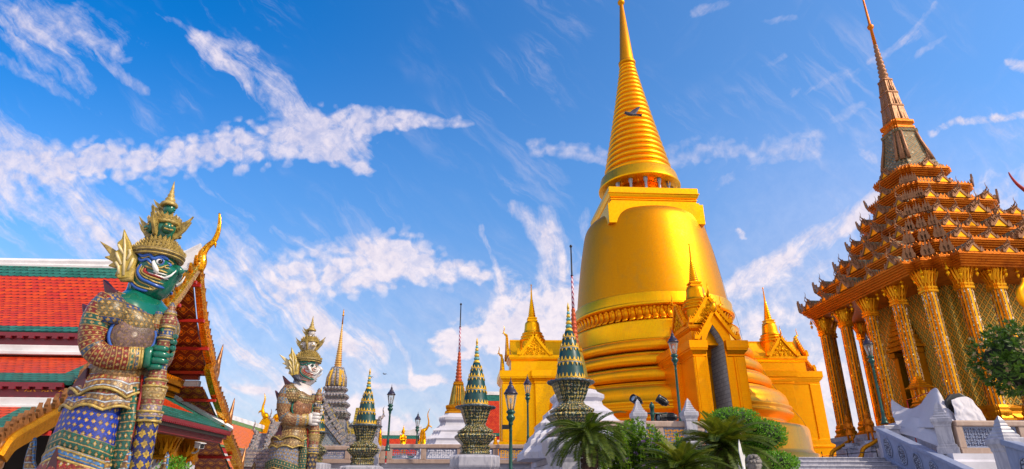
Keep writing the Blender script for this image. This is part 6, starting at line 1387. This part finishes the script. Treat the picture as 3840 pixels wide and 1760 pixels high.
# ------------------------------------------------------------------ porcelain clad hall with a tower, behind the white demon
PORC = mosaic('white_porcelain_mosaic', [(.46, .44, .50), (.34, .36, .46), (.52, .44, .48)], (.62, .60, .62), (.50, .36, .06), (.20, .26, .40), 5, 5, .78, .7, bumps=.9)
PORC2 = mosaic('pale_porcelain_tiers', [(.44, .41, .46), (.22, .30, .36)], (.64, .60, .60), (.44, .12, .10), (.52, .48, .50), 4, 7, .70, .8, bumps=1.0)
T_YG = tile_mat('yellow_green_tiles', (.20, .17, .03), (.40, .26, .03))
TW = thing('porcelain_tower_hall', 'porcelain clad hall with a slender tower and ringed spire behind the white demon', 'temple hall', wpt(1240, 1640, 42).xy.to_3d())
def zy(y, Y=42): return wpt(1240, y, Y).z
prof = [(1655, 74), (1650, 78), (1640, 78), (1636, 70), (1625, 62), (1575, 52), (1568, 60), (1560, 64), (1550, 64), (1546, 54), (1530, 50), (1524, 56), (1515, 56), (1511, 46), (1500, 44), (1494, 50), (1486, 50), (1482, 40), (1472, 37), (1466, 43), (1460, 43), (1456, 34), (1448, 31)]
b = MB(); b.lathe([(hw*.0150, zy(y)) for y, hw in prof], plan=redent(3, .09), smooth=False)
for y, hw, n in ((1640, 78, 40), (1555, 62, 34), (1520, 55, 30), (1490, 49, 26), (1463, 42, 22)):
    for j in range(n):
        a = 2*pi*j/n; r_ = hw*.0150*min(1/max(abs(cos(a)), abs(sin(a))), 1.28); b.ball((r_*cos(a), r_*sin(a), zy(y)+.06), .11, 7, 5, 1)
b.build('tower_tiers', [PORC2, PORC], TW)
b = MB(); b.lathe([(.56, zy(1450)), (.54, zy(1420)), (.44, zy(1395)), (.26, zy(1378))], plan=redent(3, .1)); bl = b.build('tower_bell', YEL, TW)
b = MB()
for j in range(12):
    a = 2*pi*(j+.5)/12; b.tube([(.58*cos(a), .58*sin(a), zy(1450)), (.55*cos(a), .55*sin(a), zy(1418)), (.30*cos(a), .30*sin(a), zy(1380))], .11, 6)
b.build('bell_ribs', PORC, bl)
b = MB(); pr = []; n = 20; z0, z1 = zy(1380), zy(1215)
for j in range(n):
    f = j/n; r = .23*(1-f)**1.1+.035; z = z0+(z1-z0)*f; h = (z1-z0)/n; pr += [(r*.75, z), (r, z+h*.35), (r*.95, z+h*.65), (r*.72, z+h*.98)]
b.lathe(pr, 14); b.build('ringed_spire', gold('pale_gold_mosaic', (.62, .36, .10), .4, .4, dirt=(.34, .06, .04), dirt_amt=.9, bump=.6, leaf=9), TW)
b = MB(); b.lathe([(.05, z1-.02), (.035, zy(1185)), (.09, zy(1182)), (.03, zy(1178)), (.05, zy(1172)), (.01, zy(1158))], 8); b.build('spire_tip', GOLD_DK, TW)
zb = zy(1690)
b = MB(); b.box((0, 0, zb/2+.4), (5.2, 5.2, zb+.8)); b.box((-1.0, 0, zb/2), (7.6, 3.6, zb)); b.box((0, -2.0, zb/2), (3.6, 7.6, zb)); b.build('hall_wall', PORC, TW)
for i in range(4):
    a = i*pi/2; M_ = Matrix.Rotation(a, 4, 'Z'); L = (2.9, 4.2, 4.5, 4.2)[i]; dz_ = -.9 if i == 2 else 0
    for k, (u0, u1, zt, hw, h) in enumerate(((1.4, L-.9, zb+2.6+dz_, 1.7, 2.3), (2.2, L, zb+1.9+dz_, 1.9, 2.0))):
        b = MB(); C = gable_curve(hw, h, 8, 1.15); out = [(-x, q_) for x, q_ in C[::-1]]+C[1:]; b.prism(out, u1-u0, ((u0+u1)/2, 0, zt-h), (0, 1, 0), (0, 0, 1)); b.xf(M_)
        rf = b.build('roof', PORC2 if i == 2 else T_YG, TW)
        b = MB(); gable_trim(b, (u1+.05, 0, zt-h), (0, 1, 0), hw, h, .24, .2, 0, 8, .8, .55, Vector((1, 0, 0)), 1.15); b.xf(M_); b.build('bargeboards', PORC, rf)
        b = MB(); b.prism([(-hw*.8, 0), (hw*.8, 0), (0, h*.85)], .1, (u1-.02, 0, zt-h), (0, 1, 0), (0, 0, 1)); b.xf(M_); b.build('pediment', PALE_B, rf)
# small golden kinnari figure and finials on the terrace near the farthest lamp
def figure(mb, s=1.0, arms=True, crown=True):
    """small standing guardian: tapered legs, flared kilt, torso, bent arms, head with pointed crown (height about 1.75)"""
    for q_ in (-1, 1):
        mb.tube([(0, q_*.16, .02), (0, q_*.15, .25), (.02, q_*.13, .5), (0, q_*.08, .85)], [.07, .065, .085, .11], 8); mb.ball((.06, q_*.16, .04), .075, 8, 5, 0, (1.5, .8, .6))
    mb.lathe([(.27, .52), (.24, .60), (.20, .78), (.16, .92), (.17, .98)], 16)
    mb.rings([sup(0, 0, .11, .15, .92, 14), sup(.01, 0, .12, .19, 1.1, 14), sup(0, 0, .11, .23, 1.24, 14), sup(0, 0, .07, .10, 1.33, 14), sup(.0, 0, .06, .06, 1.4, 14)])
    for q_ in (-1, 1): mb.tube([(0, q_*.23, 1.24), (-.02, q_*.31, 1.08), (.03, q_*.30, .95), (.16, q_*.14, 1.0), (.20, q_*.03, .98)], [.075, .07, .06, .05, .055], 8); mb.tube([(-.03, q_*.2, 1.27), (-.05, q_*.33, 1.34)], [.06, .01], 6)
    mb.ball((.01, 0, 1.48), .10, 10, 8, 0, (1, .9, 1.15)); mb.ball((.10, 0, 1.46), .035, 6, 5)
    for q_ in (-1, 1): flame(mb, (-.02, q_*.11, 1.42), (-1, 0, 0), .22, .10, .03, 0, (0, 0, 1), .2)
    if crown: mb.lathe([(.11, 1.55), (.13, 1.57), (.10, 1.63), (.07, 1.66), (.075, 1.70), (.045, 1.76), (.05, 1.79), (.02, 1.86), (.004, 2.02)], 14)
    mb.tube([(.22, 0, .05), (.22, 0, 1.05)], [.045, .035], 8)
    if s != 1.0: mb.xf(Matrix.Scale(s, 4))
    return mb
def small_guardian(x, y, z, s, rz, label, mat, group):
    t = thing('guardian_figure', label, 'statue', (x, y, z), rz, group)
    b = figure(MB(), s); b.build('body', mat, t); b = MB(); b.lathe([(.34*s, -.22), (.34*s, -.12), (.30*s, -.10), (.30*s, -.02), (.33*s, 0.01)], plan=redent(1, .15)); b.build('plinth', MARBLE, t); return t
p = wpt(1508, 1700, 44); t = small_guardian(p.x, p.y, TZ+.9, .95, -.6, 'small golden standing figure beyond the balustrade, left of the farthest lamp', GOLD_CARVE, 'small golden figures')
for x, yt, yb, Y, lab in ((1428, 1607, 1690, 40, 'thin golden finial behind the balustrade beside the left marble post'), (1592, 1605, 1660, 46, 'short golden finial right of the farthest lamp'), (1858, 1635, 1675, 38, 'small golden finial at the foot of the yellow gold wall')):
    a, c = wpt(x, yt, Y), wpt(x, yb, Y); h = a.z-c.z; b = MB(); b.lathe([(.22, -1.2), (.22, 0), (.16, .05), (.13, h*.3), (.15, h*.34), (.09, h*.5), (.11, h*.54), (.06, h*.72), (.07, h*.75), (.01, h)], 12); tag(b.build('gold_finial', GOLD_CARVE, None, (a.x, Y, c.z)), lab, 'finial')
# ------------------------------------------------------------------ around the columned pavilion
for px_, py_, X_, rz, lab in ((3193, 1664, 18.5, radians(200), 'small golden guardian figure at the foot of the second column'), (3268, 1652, 18.5, radians(200), 'small golden guardian figure beside the lamp post at the stairs')):
    p = atX(px_, py_, X_); small_guardian(p.x, p.y, p.z, .70, rz, lab, GOLD_RED, 'small golden figures')
    b = MB(); h_ = p.z-.154-TZ; b.lathe([(.34, 0), (.34, .10), (.28, .14), (.28, h_-.12), (.34, h_-.08), (.34, h_)], plan=redent(1, .15)); tag(b.build('marble_pedestal', MARBLE, None, (p.x, p.y, TZ)), 'small marble pedestal under '+('the golden figure at the second column' if px_ < 3200 else 'the golden figure beside the lamp post'), 'pedestal', 'marble pedestals')
b = MB()
for i in range(6): b.box((17.75+i*.27+(19.5-17.75-i*.27)/2, 29.15, TZ+.10*(i+.5)+.0), (19.5-17.75-i*.27, 3.2-.004*i, .20*(i+.5)))
tag(b.build('side_steps', MARBLE, bevel=.008), 'small marble steps up to the columned pavilion between the golden naga handrails', 'steps')
def naga_rail(y, label):
    b = MB(); P_ = bez([(17.45, y, TZ+.02), (17.6, y, TZ+.22), (17.75, y, TZ+.50), (18.2, y, TZ+.72), (18.7, y, TZ+1.0), (18.95, y, TZ+1.22), (18.85, y, TZ+1.42)], 5); n = len(P_); b.tube(P_, [.10-.035*i/n for i in range(n)], 9); flame(b, (18.86, y, TZ+1.36), (1, 0, 0), .34, .18, .08, 0, (-.3, 0, 1), .3)
    tag(b.build('naga_handrail', GOLD_DK), label, 'handrail', 'golden naga handrails')
naga_rail(27.75, 'golden naga handrail nearer the lamp post, on the pavilion side steps'); naga_rail(30.2, 'golden naga handrail farther from the lamp post, on the pavilion side steps')
b = MB()
for y in (26.2, 28.3, 30.4): b.tube([(17.3, y, TZ), (17.3, y, TZ+.5)], .022, 6)
b.tube([(17.3, 26.2, TZ+.30), (17.3, 30.4, TZ+.30)], .016, 6); tag(b.build('metal_barrier', IRON_B), 'low dark metal barrier across the foot of the pavilion side steps', 'barrier')
p = atX(3452, 1470, 19.9); S_ = thing('miniature_shrine', 'small golden shrine with a pyramid roof between the pavilion columns', 'shrine', (p.x, p.y, 4.0)); S_.scale = (.58, .58, .58)
h0 = (p.z-4.0)/.58-1.05; b = MB(); b.lathe([(.72, 0), (.72, .3), (.62, .4), (.64, h0-.1), (.74, h0), (.66, h0+.06), (.55, h0+.2), (.60, h0+.28), (.52, h0+.4)], plan=redent(2, .12)); b.build('shrine_base', GOLD_DK, S_)
for sx in (-1, 1):
    for sy in (-1, 1): b = MB(); b.box((sx*.40, sy*.40, h0+.85), (.10, .10, .95)); b.build('shrine_post', GOLD_COL, S_)
b = MB(); b.lathe([(.26, h0+.38), (.22, h0+.7), (.12, h0+.95), (.04, h0+1.2)], 14); b.build('shrine_relic', GOLD_COL, S_)
b = MB(); z = h0+1.3; r = .74
for i in range(5): b.lathe([(r, z-.003), (r*1.02, z+.05), (r*.80, z+.16)], plan=redent(2, .12)); z += .17; r *= .74
b.lathe([(r, z-.003), (r*.5, z+.12), (r*.6, z+.16), (.01, z+.55)], 12); b.build('shrine_roof', GOLD_COL, S_)
# white tarpaulins over a scaffold beside the stairs
CLOTH = plain('white_tarpaulin', (.52, .50, .56), .7, 0, .06, 1.0, .06, 5)
def tarp(name, pts, label, Y0, n=18, amp=.10, seed=0, group='white tarpaulins'):
    """cloth hung over peaks: pts are (px, py, Y) corner/peak points joined as a draped grid of four rows"""
    rows = [[wpt(*q_) if q_[2] > 20 else atX(*q_) for q_ in row] for row in pts]; m_ = len(rows[0]); rnd_ = random.Random(seed); V_ = []; K = 10
    cr_ = [bez(r_, K+6) for r_ in rows]; nc = len(cr_[0])
    cols = [bez([c[i] for c in cr_], 12) for i in range(nc)]; nr = len(cols[0])
    vs = []
    for j in range(nr):
        for i in range(nc):
            p = cols[i][j].copy(); q_ = Vector((p.x*1.1, p.y*.6, p.z*.8)); w = 2.4*amp*(mnoise.noise(q_*1.3+Vector((seed, 0, 0)))+.6*abs(mnoise.noise(q_*3.1))+.35*abs(mnoise.noise(q_*6.3))); p += Vector((0, -w, -.02*abs(w))); vs.append(p)
    b = MB(); b.add(vs, [(j*nc+i, j*nc+i+1, (j+1)*nc+i+1, (j+1)*nc+i) for j in range(nr-1) for i in range(nc-1)], smooth=True)
    o = b.build(name, CLOTH); md = o.modifiers.new('s', 'SOLIDIFY'); md.thickness = .012; return tag(o, label, 'tarpaulin', group)
tarp('tarpaulin', [[(3338, 1498, 18.9), (3390, 1530, 19.0), (3440, 1525, 18.9), (3506, 1456, 18.6), (3545, 1515, 18.6), (3580, 1572, 18.6)], [(3345, 1560, 18.4), (3395, 1570, 18.5), (3445, 1562, 18.4), (3505, 1530, 18.2), (3550, 1560, 18.2), (3590, 1590, 18.2)], [(3356, 1592, 17.9), (3400, 1605, 17.9), (3450, 1605, 17.9), (3510, 1605, 17.9), (3560, 1605, 17.9), (3600, 1612, 17.9)]], 'white tarpaulin draped into a sharp peak in front of the pavilion', 22, amp=.07, seed=1)
tarp('tarpaulin', [[(3560, 1502, 23.0), (3600, 1490, 23.0), (3634, 1492, 23.0), (3660, 1530, 22.9), (3690, 1572, 22.8)], [(3575, 1540, 22.8), (3605, 1540, 22.7), (3640, 1540, 22.7), (3668, 1565, 22.6), (3694, 1590, 22.5)], [(3590, 1590, 22.5), (3612, 1592, 22.4), (3645, 1592, 22.4), (3672, 1600, 22.4), (3698, 1610, 22.3)]], 'white tarpaulin stretched smooth over a box, right of the peaked one', 22, amp=.05, seed=2)
tarp('tarpaulin', [[(3332, 1592, 18.3), (3390, 1578, 18.3), (3420, 1564, 18.3), (3470, 1576, 18.3), (3510, 1590, 18.3)], [(3340, 1604, 17.9), (3400, 1605, 17.9), (3440, 1606, 17.9), (3480, 1615, 17.9), (3516, 1630, 17.9)], [(3360, 1620, 17.5), (3420, 1640, 17.5), (3450, 1650, 17.5), (3490, 1664, 17.5), (3525, 1680, 17.5)]], 'white tarpaulin lying low and flat behind the sloping stair balustrade', 21, amp=.05, seed=3)
b = MB(); 
for q_ in ((3400, 1500, 19.1), (3506, 1462, 18.7)):
    p = atX(*q_); b.tube([(p.x, p.y, TZ), (p.x, p.y, p.z-.02)], .025, 6)
p0, p1 = atX(3400, 1502, 19.1), atX(3506, 1464, 18.7); b.tube([p0, p1], .02, 6); tag(b.build('scaffold', RED_BR), 'thin red scaffold poles holding up the white tarpaulins', 'scaffold')
p = wpt(3585, 1492, 23.15); b = MB(); b.prism([(-.5, -.6), (.5, -.6), (.5, .0), (.2, .18), (-.25, .12), (-.5, -.1)], .12, p, (1, 0, 0), (0, 0, 1)); tag(b.build('black_cover', BLACK, bevel=.06), 'black plastic cover peeking out behind the smooth tarpaulin', 'cover')
# gilded roof horns of the building just outside the right edge
p = wpt(3832, 700, 24.0); b = MB(); P_ = bez([p+Vector(v_) for v_ in ((.9, 0, -.9), (.35, 0, -.42), (.02, 0, -.12), (-.22, 0, .16), (-.38, 0, .50), (-.42, 0, .72))], 5); n = len(P_); b.tube(P_, [.12-.10*i/n for i in range(n)], 8); b.tube([p+Vector((.05, 0, -.14)), p+Vector((.02, 0, -.28))], [.07, .01], 6)
tag(b.build('roof_horn', RED_BR), 'curved red and gold roof horn at the right edge, beside the tiered roof', 'roof horn')
p = wpt(3838, 880, 26.0); b = MB(); horn(b, p-Vector((0, 0, .5)), (1, 0, 0), 1.6, .10, 0, .2); b.box(p-Vector((-.3, 0, .7)), (.6, .2, .6)); tag(b.build('roof_finial', plain('magenta_gold', (.40, .05, .10), .3), None), 'slim pink edged roof finial cut off by the right edge', 'finial')
p = wpt(3838, 1100, 20.0); b = MB(); P_ = bez([p+Vector(v_) for v_ in ((.25, 0, -.45), (-.02, 0, -.42), (-.14, 0, -.2), (-.12, 0, .05), (.02, 0, .22), (.14, 0, .40), (.18, 0, .56))], 5); n = len(P_); b.tube(P_, [.17*(1-.8*max(0, i/n-.25)) for i in range(n)], 10, flat=(1, .7)); b.tube(bez([p+Vector(v_) for v_ in ((.3, .05, -.3), (.05, .05, -.18), (.10, .05, .02), (.26, .05, .05))], 4), .09, 8); b.tube([p+Vector((.3, .1, -.4)), p+Vector((1.4, .3, -1.2))], [.14, .2], 8)
tag(b.build('naga_ornament', GOLD_O), 'golden curled naga ornament cut off by the right edge', 'ornament')
# ------------------------------------------------------------------ birds
FEATH = plain('dark_pigeon_feathers', (.045, .035, .05), .5, 0, .3, 9)
p = wpt(2365, 428, 17.0); T = thing('flying_bird', 'dark bird in flight in front of the ringed cone of the golden stupa', 'bird', p)
b = MB(); b.tube(bez([(-.20, 0, .02), (-.15, 0, .03), (-.05, 0, .0), (.08, 0, -.01), (.20, 0, -.02), (.30, 0, -.02)], 3), [.01, .03, .05, .055, .055, .06, .065, .065, .06, .05, .045, .04, .03, .025, .02, .015][:16], 10, flat=(1, .9)); b.tube([(.18, 0, -.02), (.36, 0, -.03)], [.03, .05], 8, flat=(.25, 1.3)); b.tube([(-.20, 0, .02), (-.24, 0, .01)], [.012, .002], 6); b.build('body', FEATH, T)
for s, pts in ((1, [(.02, .04, .03), (.10, .10, .17), (.17, .16, .32), (.25, .20, .46), (.32, .22, .56)]), (-1, [(.02, -.02, .0), (.03, -.14, -.12), (.01, -.24, -.22), (-.03, -.30, -.30)])):
    b = MB(); b.tube(pts, [.07, .085, .075, .05, .01][:len(pts)], 8, flat=(1.2, .16), up=(1, 0, 0)); b.build('wing', FEATH, T)
T.rotation_euler = (radians(-10), radians(6), radians(-8))
p = wpt(1108, 1422, 18.72); T = thing('pigeon', 'dark pigeon perched on the shoulder of the white demon', 'bird', p, radians(150))
PIG = plain('slate_pigeon', (.05, .055, .085), .45, 0, .3, 10)
b = MB(); b.tube(bez([(-.20, 0, -.06), (-.10, 0, .02), (0, 0, .07), (.08, 0, .12), (.11, 0, .20), (.13, 0, .25)], 3), [.02, .04, .06, .075, .085, .09, .088, .08, .072, .064, .056, .05, .048, .05, .045, .02], 10); b.tube([(.15, 0, .245), (.20, 0, .235)], [.018, .003], 6); b.tube([(-.16, 0, -.04), (-.30, 0, -.13)], [.05, .04], 8, flat=(.3, 1))
for s in (-1, 1): b.tube([(.02, s*.03, .0), (.02, s*.03, -.09)], .010, 5)
b.build('body', PIG, T)
for s in (-1, 1): b = MB(); b.tube([(.06, s*.07, .10), (-.05, s*.085, .04), (-.20, s*.05, -.06)], [.03, .06, .01], 8, flat=(1, .35)); b.build('wing', PIG, T)
for x, y, Y, lab in ((1390, 1415, 60, 'tiny far bird in the sky right of the porcelain spire, lower of two'), (1442, 1404, 62, 'tiny far bird in the sky right of the porcelain spire, upper of two')):
    p = wpt(x, y, Y); b = MB(); b.tube([(-.12, 0, 0), (.12, 0, .02)], [.03, .05], 6)
    for s in (-1, 1): b.tube([(0, s*.02, 0), (s*.12, s*.16, .10), (s*.26, s*.2, -.02)], [.05, .05, .01], 6, flat=(.3, 1))
    tag(b.build('far_bird', FEATH, None, p), lab, 'bird', 'tiny birds in the sky')
# ------------------------------------------------------------------ grey stone figure holding a pale glaive, among the plants
p = wpt(2826, 1735, 11.5); T = thing('stone_figure', 'weathered grey stone figure beside a white blade, below the clipped shrub', 'statue', (p.x, p.y, 0))
GST = plain('weathered_grey_stone', (.22, .20, .19), .8, 0, .35, 6, .8, 22); zt = p.z+.10
b = MB(); b.rings([sup(0, 0, .24, .26, .0, 18), sup(0, 0, .22, .25, .5, 18), sup(0, 0, .19, .24, zt-.62, 18), sup(0, 0, .16, .25, zt-.40, 18), sup(0, 0, .09, .12, zt-.32, 18), sup(0, 0, .075, .08, zt-.26, 18)])
for s in (-1, 1): b.tube([(0, s*.24, zt-.42), (.05, s*.31, zt-.65), (-.1, s*.2, zt-.85)], [.08, .075, .06], 8)
b.build('body', GST, T); b = MB(); b.ball((0, 0, zt-.15), .125, 16, 12, 0, (1, .95, 1.15)); b.ball((-.02, -.12, zt-.16), .03, 8, 6)
for s in (-1, 1): b.ball((s*.05, -.10, zt-.11), .018, 6, 5); b.ball((s*.125, 0, zt-.15), .03, 6, 5)
b.tube([(-.04, -.115, zt-.21), (.04, -.115, zt-.21)], .012, 5); h_ = b.build('head', GST, T)
b = MB(); rnd_ = random.Random(5)
for i in range(60):
    a = rnd_.uniform(0, 2*pi); q_ = rnd_.uniform(.1, 1.0); b.ball((.12*cos(a)*sqrt(1-q_*q_*.8), .12*sin(a)*sqrt(1-q_*q_*.8), zt-.12+.135*q_), .030, 6, 4)
b.build('hair', GST, h_)
p = wpt(2780, 1690, 11.4); b = MB(); zb = wpt(2784, 1760, 11.4).z; zt2 = wpt(2772, 1675, 11.4).z
b.tube([(0, 0, 0), (0, 0, zb+.05)], .02, 8); b.prism([(-.012, 0), (-.035, .18), (-.05, .32), (-.038, .45), (-.02, .52), (-.005, .44), (.01, .30), (.035, .24), (.05, .27), (.052, .22), (.035, .17), (.03, 0)], .022, (0, 0, zb-.02), (1, 0, 0), (0, 0, 1)); tag(b.build('glaive', TUSK, None, (p.x, p.y, 0), bevel=.004), 'pale curved blade on a pole standing between the palm and the stone figure', 'blade')
# ------------------------------------------------------------------ plants
def leaf(b, p, d, up, L, w, fold=.15):
    d = d.normalized(); s = d.cross(up); s = s.normalized() if s.length > 1e-4 else d.orthogonal().normalized(); n = s.cross(d)
    b.add([p, p+d*L*.45+s*w*.5+n*w*fold, p+d*L, p+d*L*.45-s*w*.5+n*w*fold], [(0, 1, 2, 3)])
CYC = leafmat('cycad_leaflets', (.035, .068, .007), (.11, .15, .016)); CYC_Y = leafmat('young_cycad_leaflets', (.10, .13, .012), (.19, .19, .015)); BARKC = plain('cycad_bark', (.05, .022, .015), .8, 0, .4, 9, 1.0, 24)
def cycad(x, y, zc, R, nf, label, seed, trunk_r=.17, young=0, droop=1.0):
    t = thing('cycad_palm', label, 'palm', (x, y, 0), 0, 'cycad palms'); rnd_ = random.Random(seed)
    b = MB(); pr = []; k = int(zc/.09)
    for i in range(k): z = i*.09; r = trunk_r*(1.0+.1*rnd_.uniform(-1, 1)); pr += [(r*.9, z), (r*1.06, z+.06)]
    pr += [(trunk_r*.7, zc)]; b.lathe(pr, 14)
    for i in range(int(k*9)):
        a = rnd_.uniform(0, 2*pi); z = rnd_.uniform(.2, zc-.03); b.box((trunk_r*cos(a), trunk_r*sin(a), z), (.06, .05, .05), rz=a)
    b.build('trunk', BARKC, t)
    for yk in (0, 1):
        b = MB(); n = nf if not yk else young
        if not n: continue
        for f in range(n):
            a = f*2.39996+rnd_.uniform(-.2, .2); el = (.80-1.25*(f/n)**.8 if not yk else 1.15-.65*f/n)+rnd_.uniform(-.12, .12); L = R*(1.0 if not yk else .72)*rnd_.uniform(.88, 1.12)
            d = Vector((cos(a)*cos(el), sin(a)*cos(el), sin(el))); P_ = []; p = Vector((0, 0, zc)); st = L/14; dr = (.062 if not yk else .045)*droop
            for i in range(15):
                P_.append(p.copy()); p = p+d*st; d = (d+Vector((0, 0, -dr*(1+i*.06)))).normalized()
            b.tube(P_, [.016*(1-.8*i/14) for i in range(15)], 4)
            for i in range(2, 14):
                for q_ in (0, .33, .66):
                    c = P_[i].lerp(P_[i+1], q_); tn = (P_[i+1]-P_[i]).normalized(); side = tn.cross(Vector((0, 0, 1)))
                    if side.length < 1e-3: side = Vector((1, 0, 0))
                    side.normalize(); upv = side.cross(tn); ll = R*.20*sin(pi*(.12+.83*(i+q_)/14.5))**.7
                    for s in (-1, 1): leaf(b, c, side*s*.86+tn*.55+upv*.30+Vector((0, 0, -.05*rnd_.random())), upv, ll*rnd_.uniform(.85, 1.1), .026)
        b.build('fronds', CYC_Y if yk else CYC, t)
    return t
p = wpt(2205, 1622, 13.4); cycad(p.x, p.y, p.z-.02, .98, 46, 'tall dark cycad palm with a bare trunk in front of a marble pedestal', 1, .15)
p = wpt(2715, 1680, 13.0); cycad(p.x, p.y, p.z, 1.10, 50, 'broad cycad palm with upright yellow green young leaves', 2, .2, 26)
p = wpt(2560, 1762, 10.8); cycad(p.x, p.y, p.z, .82, 44, 'low cycad palm at the bottom edge between the flowers and the broad palm', 3, .16, 10, .8)
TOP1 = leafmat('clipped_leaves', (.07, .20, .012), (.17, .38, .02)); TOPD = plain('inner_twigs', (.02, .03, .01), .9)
def leaf_ball(b, c, rx, ry, rz_, n, L, rnd_, flat=1.0, inner=.80):
    for i in range(n):
        z = rnd_.uniform(-1, 1); a = rnd_.uniform(0, 2*pi); k = sqrt(1-z*z); d = Vector((k*cos(a), k*sin(a), z)); q_ = rnd_.uniform(inner, 1.03)*(1+.10*mnoise.noise(d*2.7+Vector(c)))
        p = Vector(c)+Vector((d.x*rx, d.y*ry, d.z*rz_))*q_
        dd = (d*.8+Vector((rnd_.uniform(-1, 1), rnd_.uniform(-1, 1), rnd_.uniform(-.6, 1)))).normalized(); leaf(b, p, dd, d, L*rnd_.uniform(.7, 1.3), L*.55)
T = thing('clipped_shrub', 'shrub clipped into three bright green leafy cushions before the golden stupa', 'shrub', (wpt(2840, 1700, 16.2).x, 16.2, 0)); ox = T.location.x; rnd_ = random.Random(11)
cush = []
for x, y, Y, rx, rz_ in ((2752, 1574, 14.6, .58, .25), (2866, 1632, 14.9, .50, .34), (2904, 1738, 14.4, .50, .25), (2800, 1690, 15.2, .5, .3)):
    c = wpt(x, y, Y); c = (c.x-ox, c.y-16.2, c.z); cush.append(c); b = MB(); leaf_ball(b, c, rx, rx*.95, rz_, 2600, .055, rnd_); o_ = b.build('leaf_cushion', TOP1, T)
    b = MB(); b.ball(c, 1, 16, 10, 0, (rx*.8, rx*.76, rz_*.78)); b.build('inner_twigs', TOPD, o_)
b = MB()
for c in cush: b.tube(bez([(0, 0, 0), (c[0]*.3, c[1]*.3, c[2]*.4), (c[0]*.9, c[1], c[2]*.75), c], 4), [.07-.003*i for i in range(13)], 7)
b.build('trunk', BARKC, T)
FLW = leafmat('bush_leaves', (.09, .20, .010), (.24, .40, .03)); PURP = leafmat('purple_flowers', (.20, .10, .42), (.34, .18, .55)); STEM = plain('green_stems', (.06, .12, .02), .6)
T = thing('flowering_bush', 'loose light green bush with small purple flowers between the palms', 'bush', (wpt(2390, 1700, 15.0).x, 15.0, 0)); ox = T.location.x; rnd_ = random.Random(21); b, fb, sb = MB(), MB(), MB()
for i in range(210):
    xx = rnd_.gauss(0, .62); xx = max(-1.15, min(1.15, xx)); top = wpt(2390+xx*170, 1572+abs(xx+.05)*75+rnd_.uniform(0, 120), 15.0).z; yy = rnd_.uniform(-.6, .5); base = Vector((xx*.6, yy*.5, .3)); tip = Vector((xx+rnd_.uniform(-.1, .1), yy, top)); P_ = bez([base, base.lerp(tip, .5)+Vector((rnd_.uniform(-.1, .1), 0, .05)), tip], 8); sb.tube(P_, .008, 4)
    for j in range(5, len(P_)):
        for q_ in range(9):
            a = rnd_.uniform(0, 2*pi); d = Vector((cos(a), sin(a), rnd_.uniform(.1, .9))); leaf(b, P_[j]+Vector((rnd_.uniform(-.03, .03), rnd_.uniform(-.03, .03), rnd_.uniform(-.03, .03))), d, Vector((0, 0, 1)), rnd_.uniform(.07, .13), .046)
    if rnd_.random() < .85:
        c = P_[rnd_.randint(9, 15)]+Vector((0, -.12, 0))
        for q_ in range(14):
            a = rnd_.uniform(0, 2*pi); d = Vector((cos(a), sin(a), rnd_.uniform(-.3, .9))); leaf(fb, c+d*.02, d, Vector((0, 0, 1)), .045, .035)
b.build('leaves', FLW, T); fb.build('purple_flowers', PURP, T); sb.build('stems', STEM, T)
MAG = leafmat('ixora_leaves', (.030, .085, .010), (.11, .20, .022)); PINK = leafmat('pinkish_new_leaves', (.60, .32, .30), (.56, .50, .20))
T = thing('round_tree', 'round clipped tree with pinkish new leaves at the right edge', 'tree', (wpt(3800, 1350, 15.0).x, 15.0, 0)); ox = T.location.x; rnd_ = random.Random(31); b, pb = MB(), MB()
c = wpt(3806, 1352, 15.0); c = Vector((c.x-ox, 0, c.z))
for i in range(420):
    z = rnd_.uniform(-1, 1); a = rnd_.uniform(0, 2*pi); k = sqrt(1-z*z); d = Vector((k*cos(a), k*sin(a), z)); q_ = rnd_.uniform(.45, 1.0)**.5*(1+.12*mnoise.noise(d*2.2)); p = c+d*(.98*q_); p.z = c.z+d.z*.90*q_
    young = rnd_.random() < .26 and q_ > .78
    for j in range(13):
        dd = (d*.7+Vector((rnd_.uniform(-1, 1), rnd_.uniform(-1, 1), rnd_.uniform(-.7, .8)))).normalized(); (leaf(pb, p+d*.05, dd, d, .09, .038) if young and j < 9 else leaf(b, p+dd*.03, dd, d, rnd_.uniform(.10, .17), .05))
b.build('crown', MAG, T); pb.build('new_leaves', PINK, T)
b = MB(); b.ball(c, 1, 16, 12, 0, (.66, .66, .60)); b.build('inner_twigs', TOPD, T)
b = MB(); b.tube(bez([(.45, .1, 0), (.40, .05, 1.2), (.25, 0, 2.4), (0, 0, c.z-.3)], 5), [.10-.003*i for i in range(16)], 8)
for i in range(7): a = i*.9; b.tube([(.12*cos(a)*.3+.1, 0, c.z-.9), (.5*cos(a), .5*sin(a), c.z+.1)], [.05, .015], 6)
b.build('trunk', plain('grey_bark', (.16, .12, .10), .8, 0, .3, 8, .6, 20), T)
# low greenery at the feet of the green demon
p = wpt(655, 1745, 13.5); T = thing('low_shrub', 'small green shrub at the bottom edge in front of the hall porch', 'shrub', (p.x, p.y, 0)); b = MB(); leaf_ball(b, (0, 0, p.z-.25), .34, .34, .40, 1300, .07, random.Random(41), inner=.5); b.build('leaves', TOP1, T); b = MB(); b.tube([(0, 0, 0), (.03, 0, .8), (0, 0, p.z-.3)], [.05, .04, .03], 7); b.build('stem', BARKC, T)
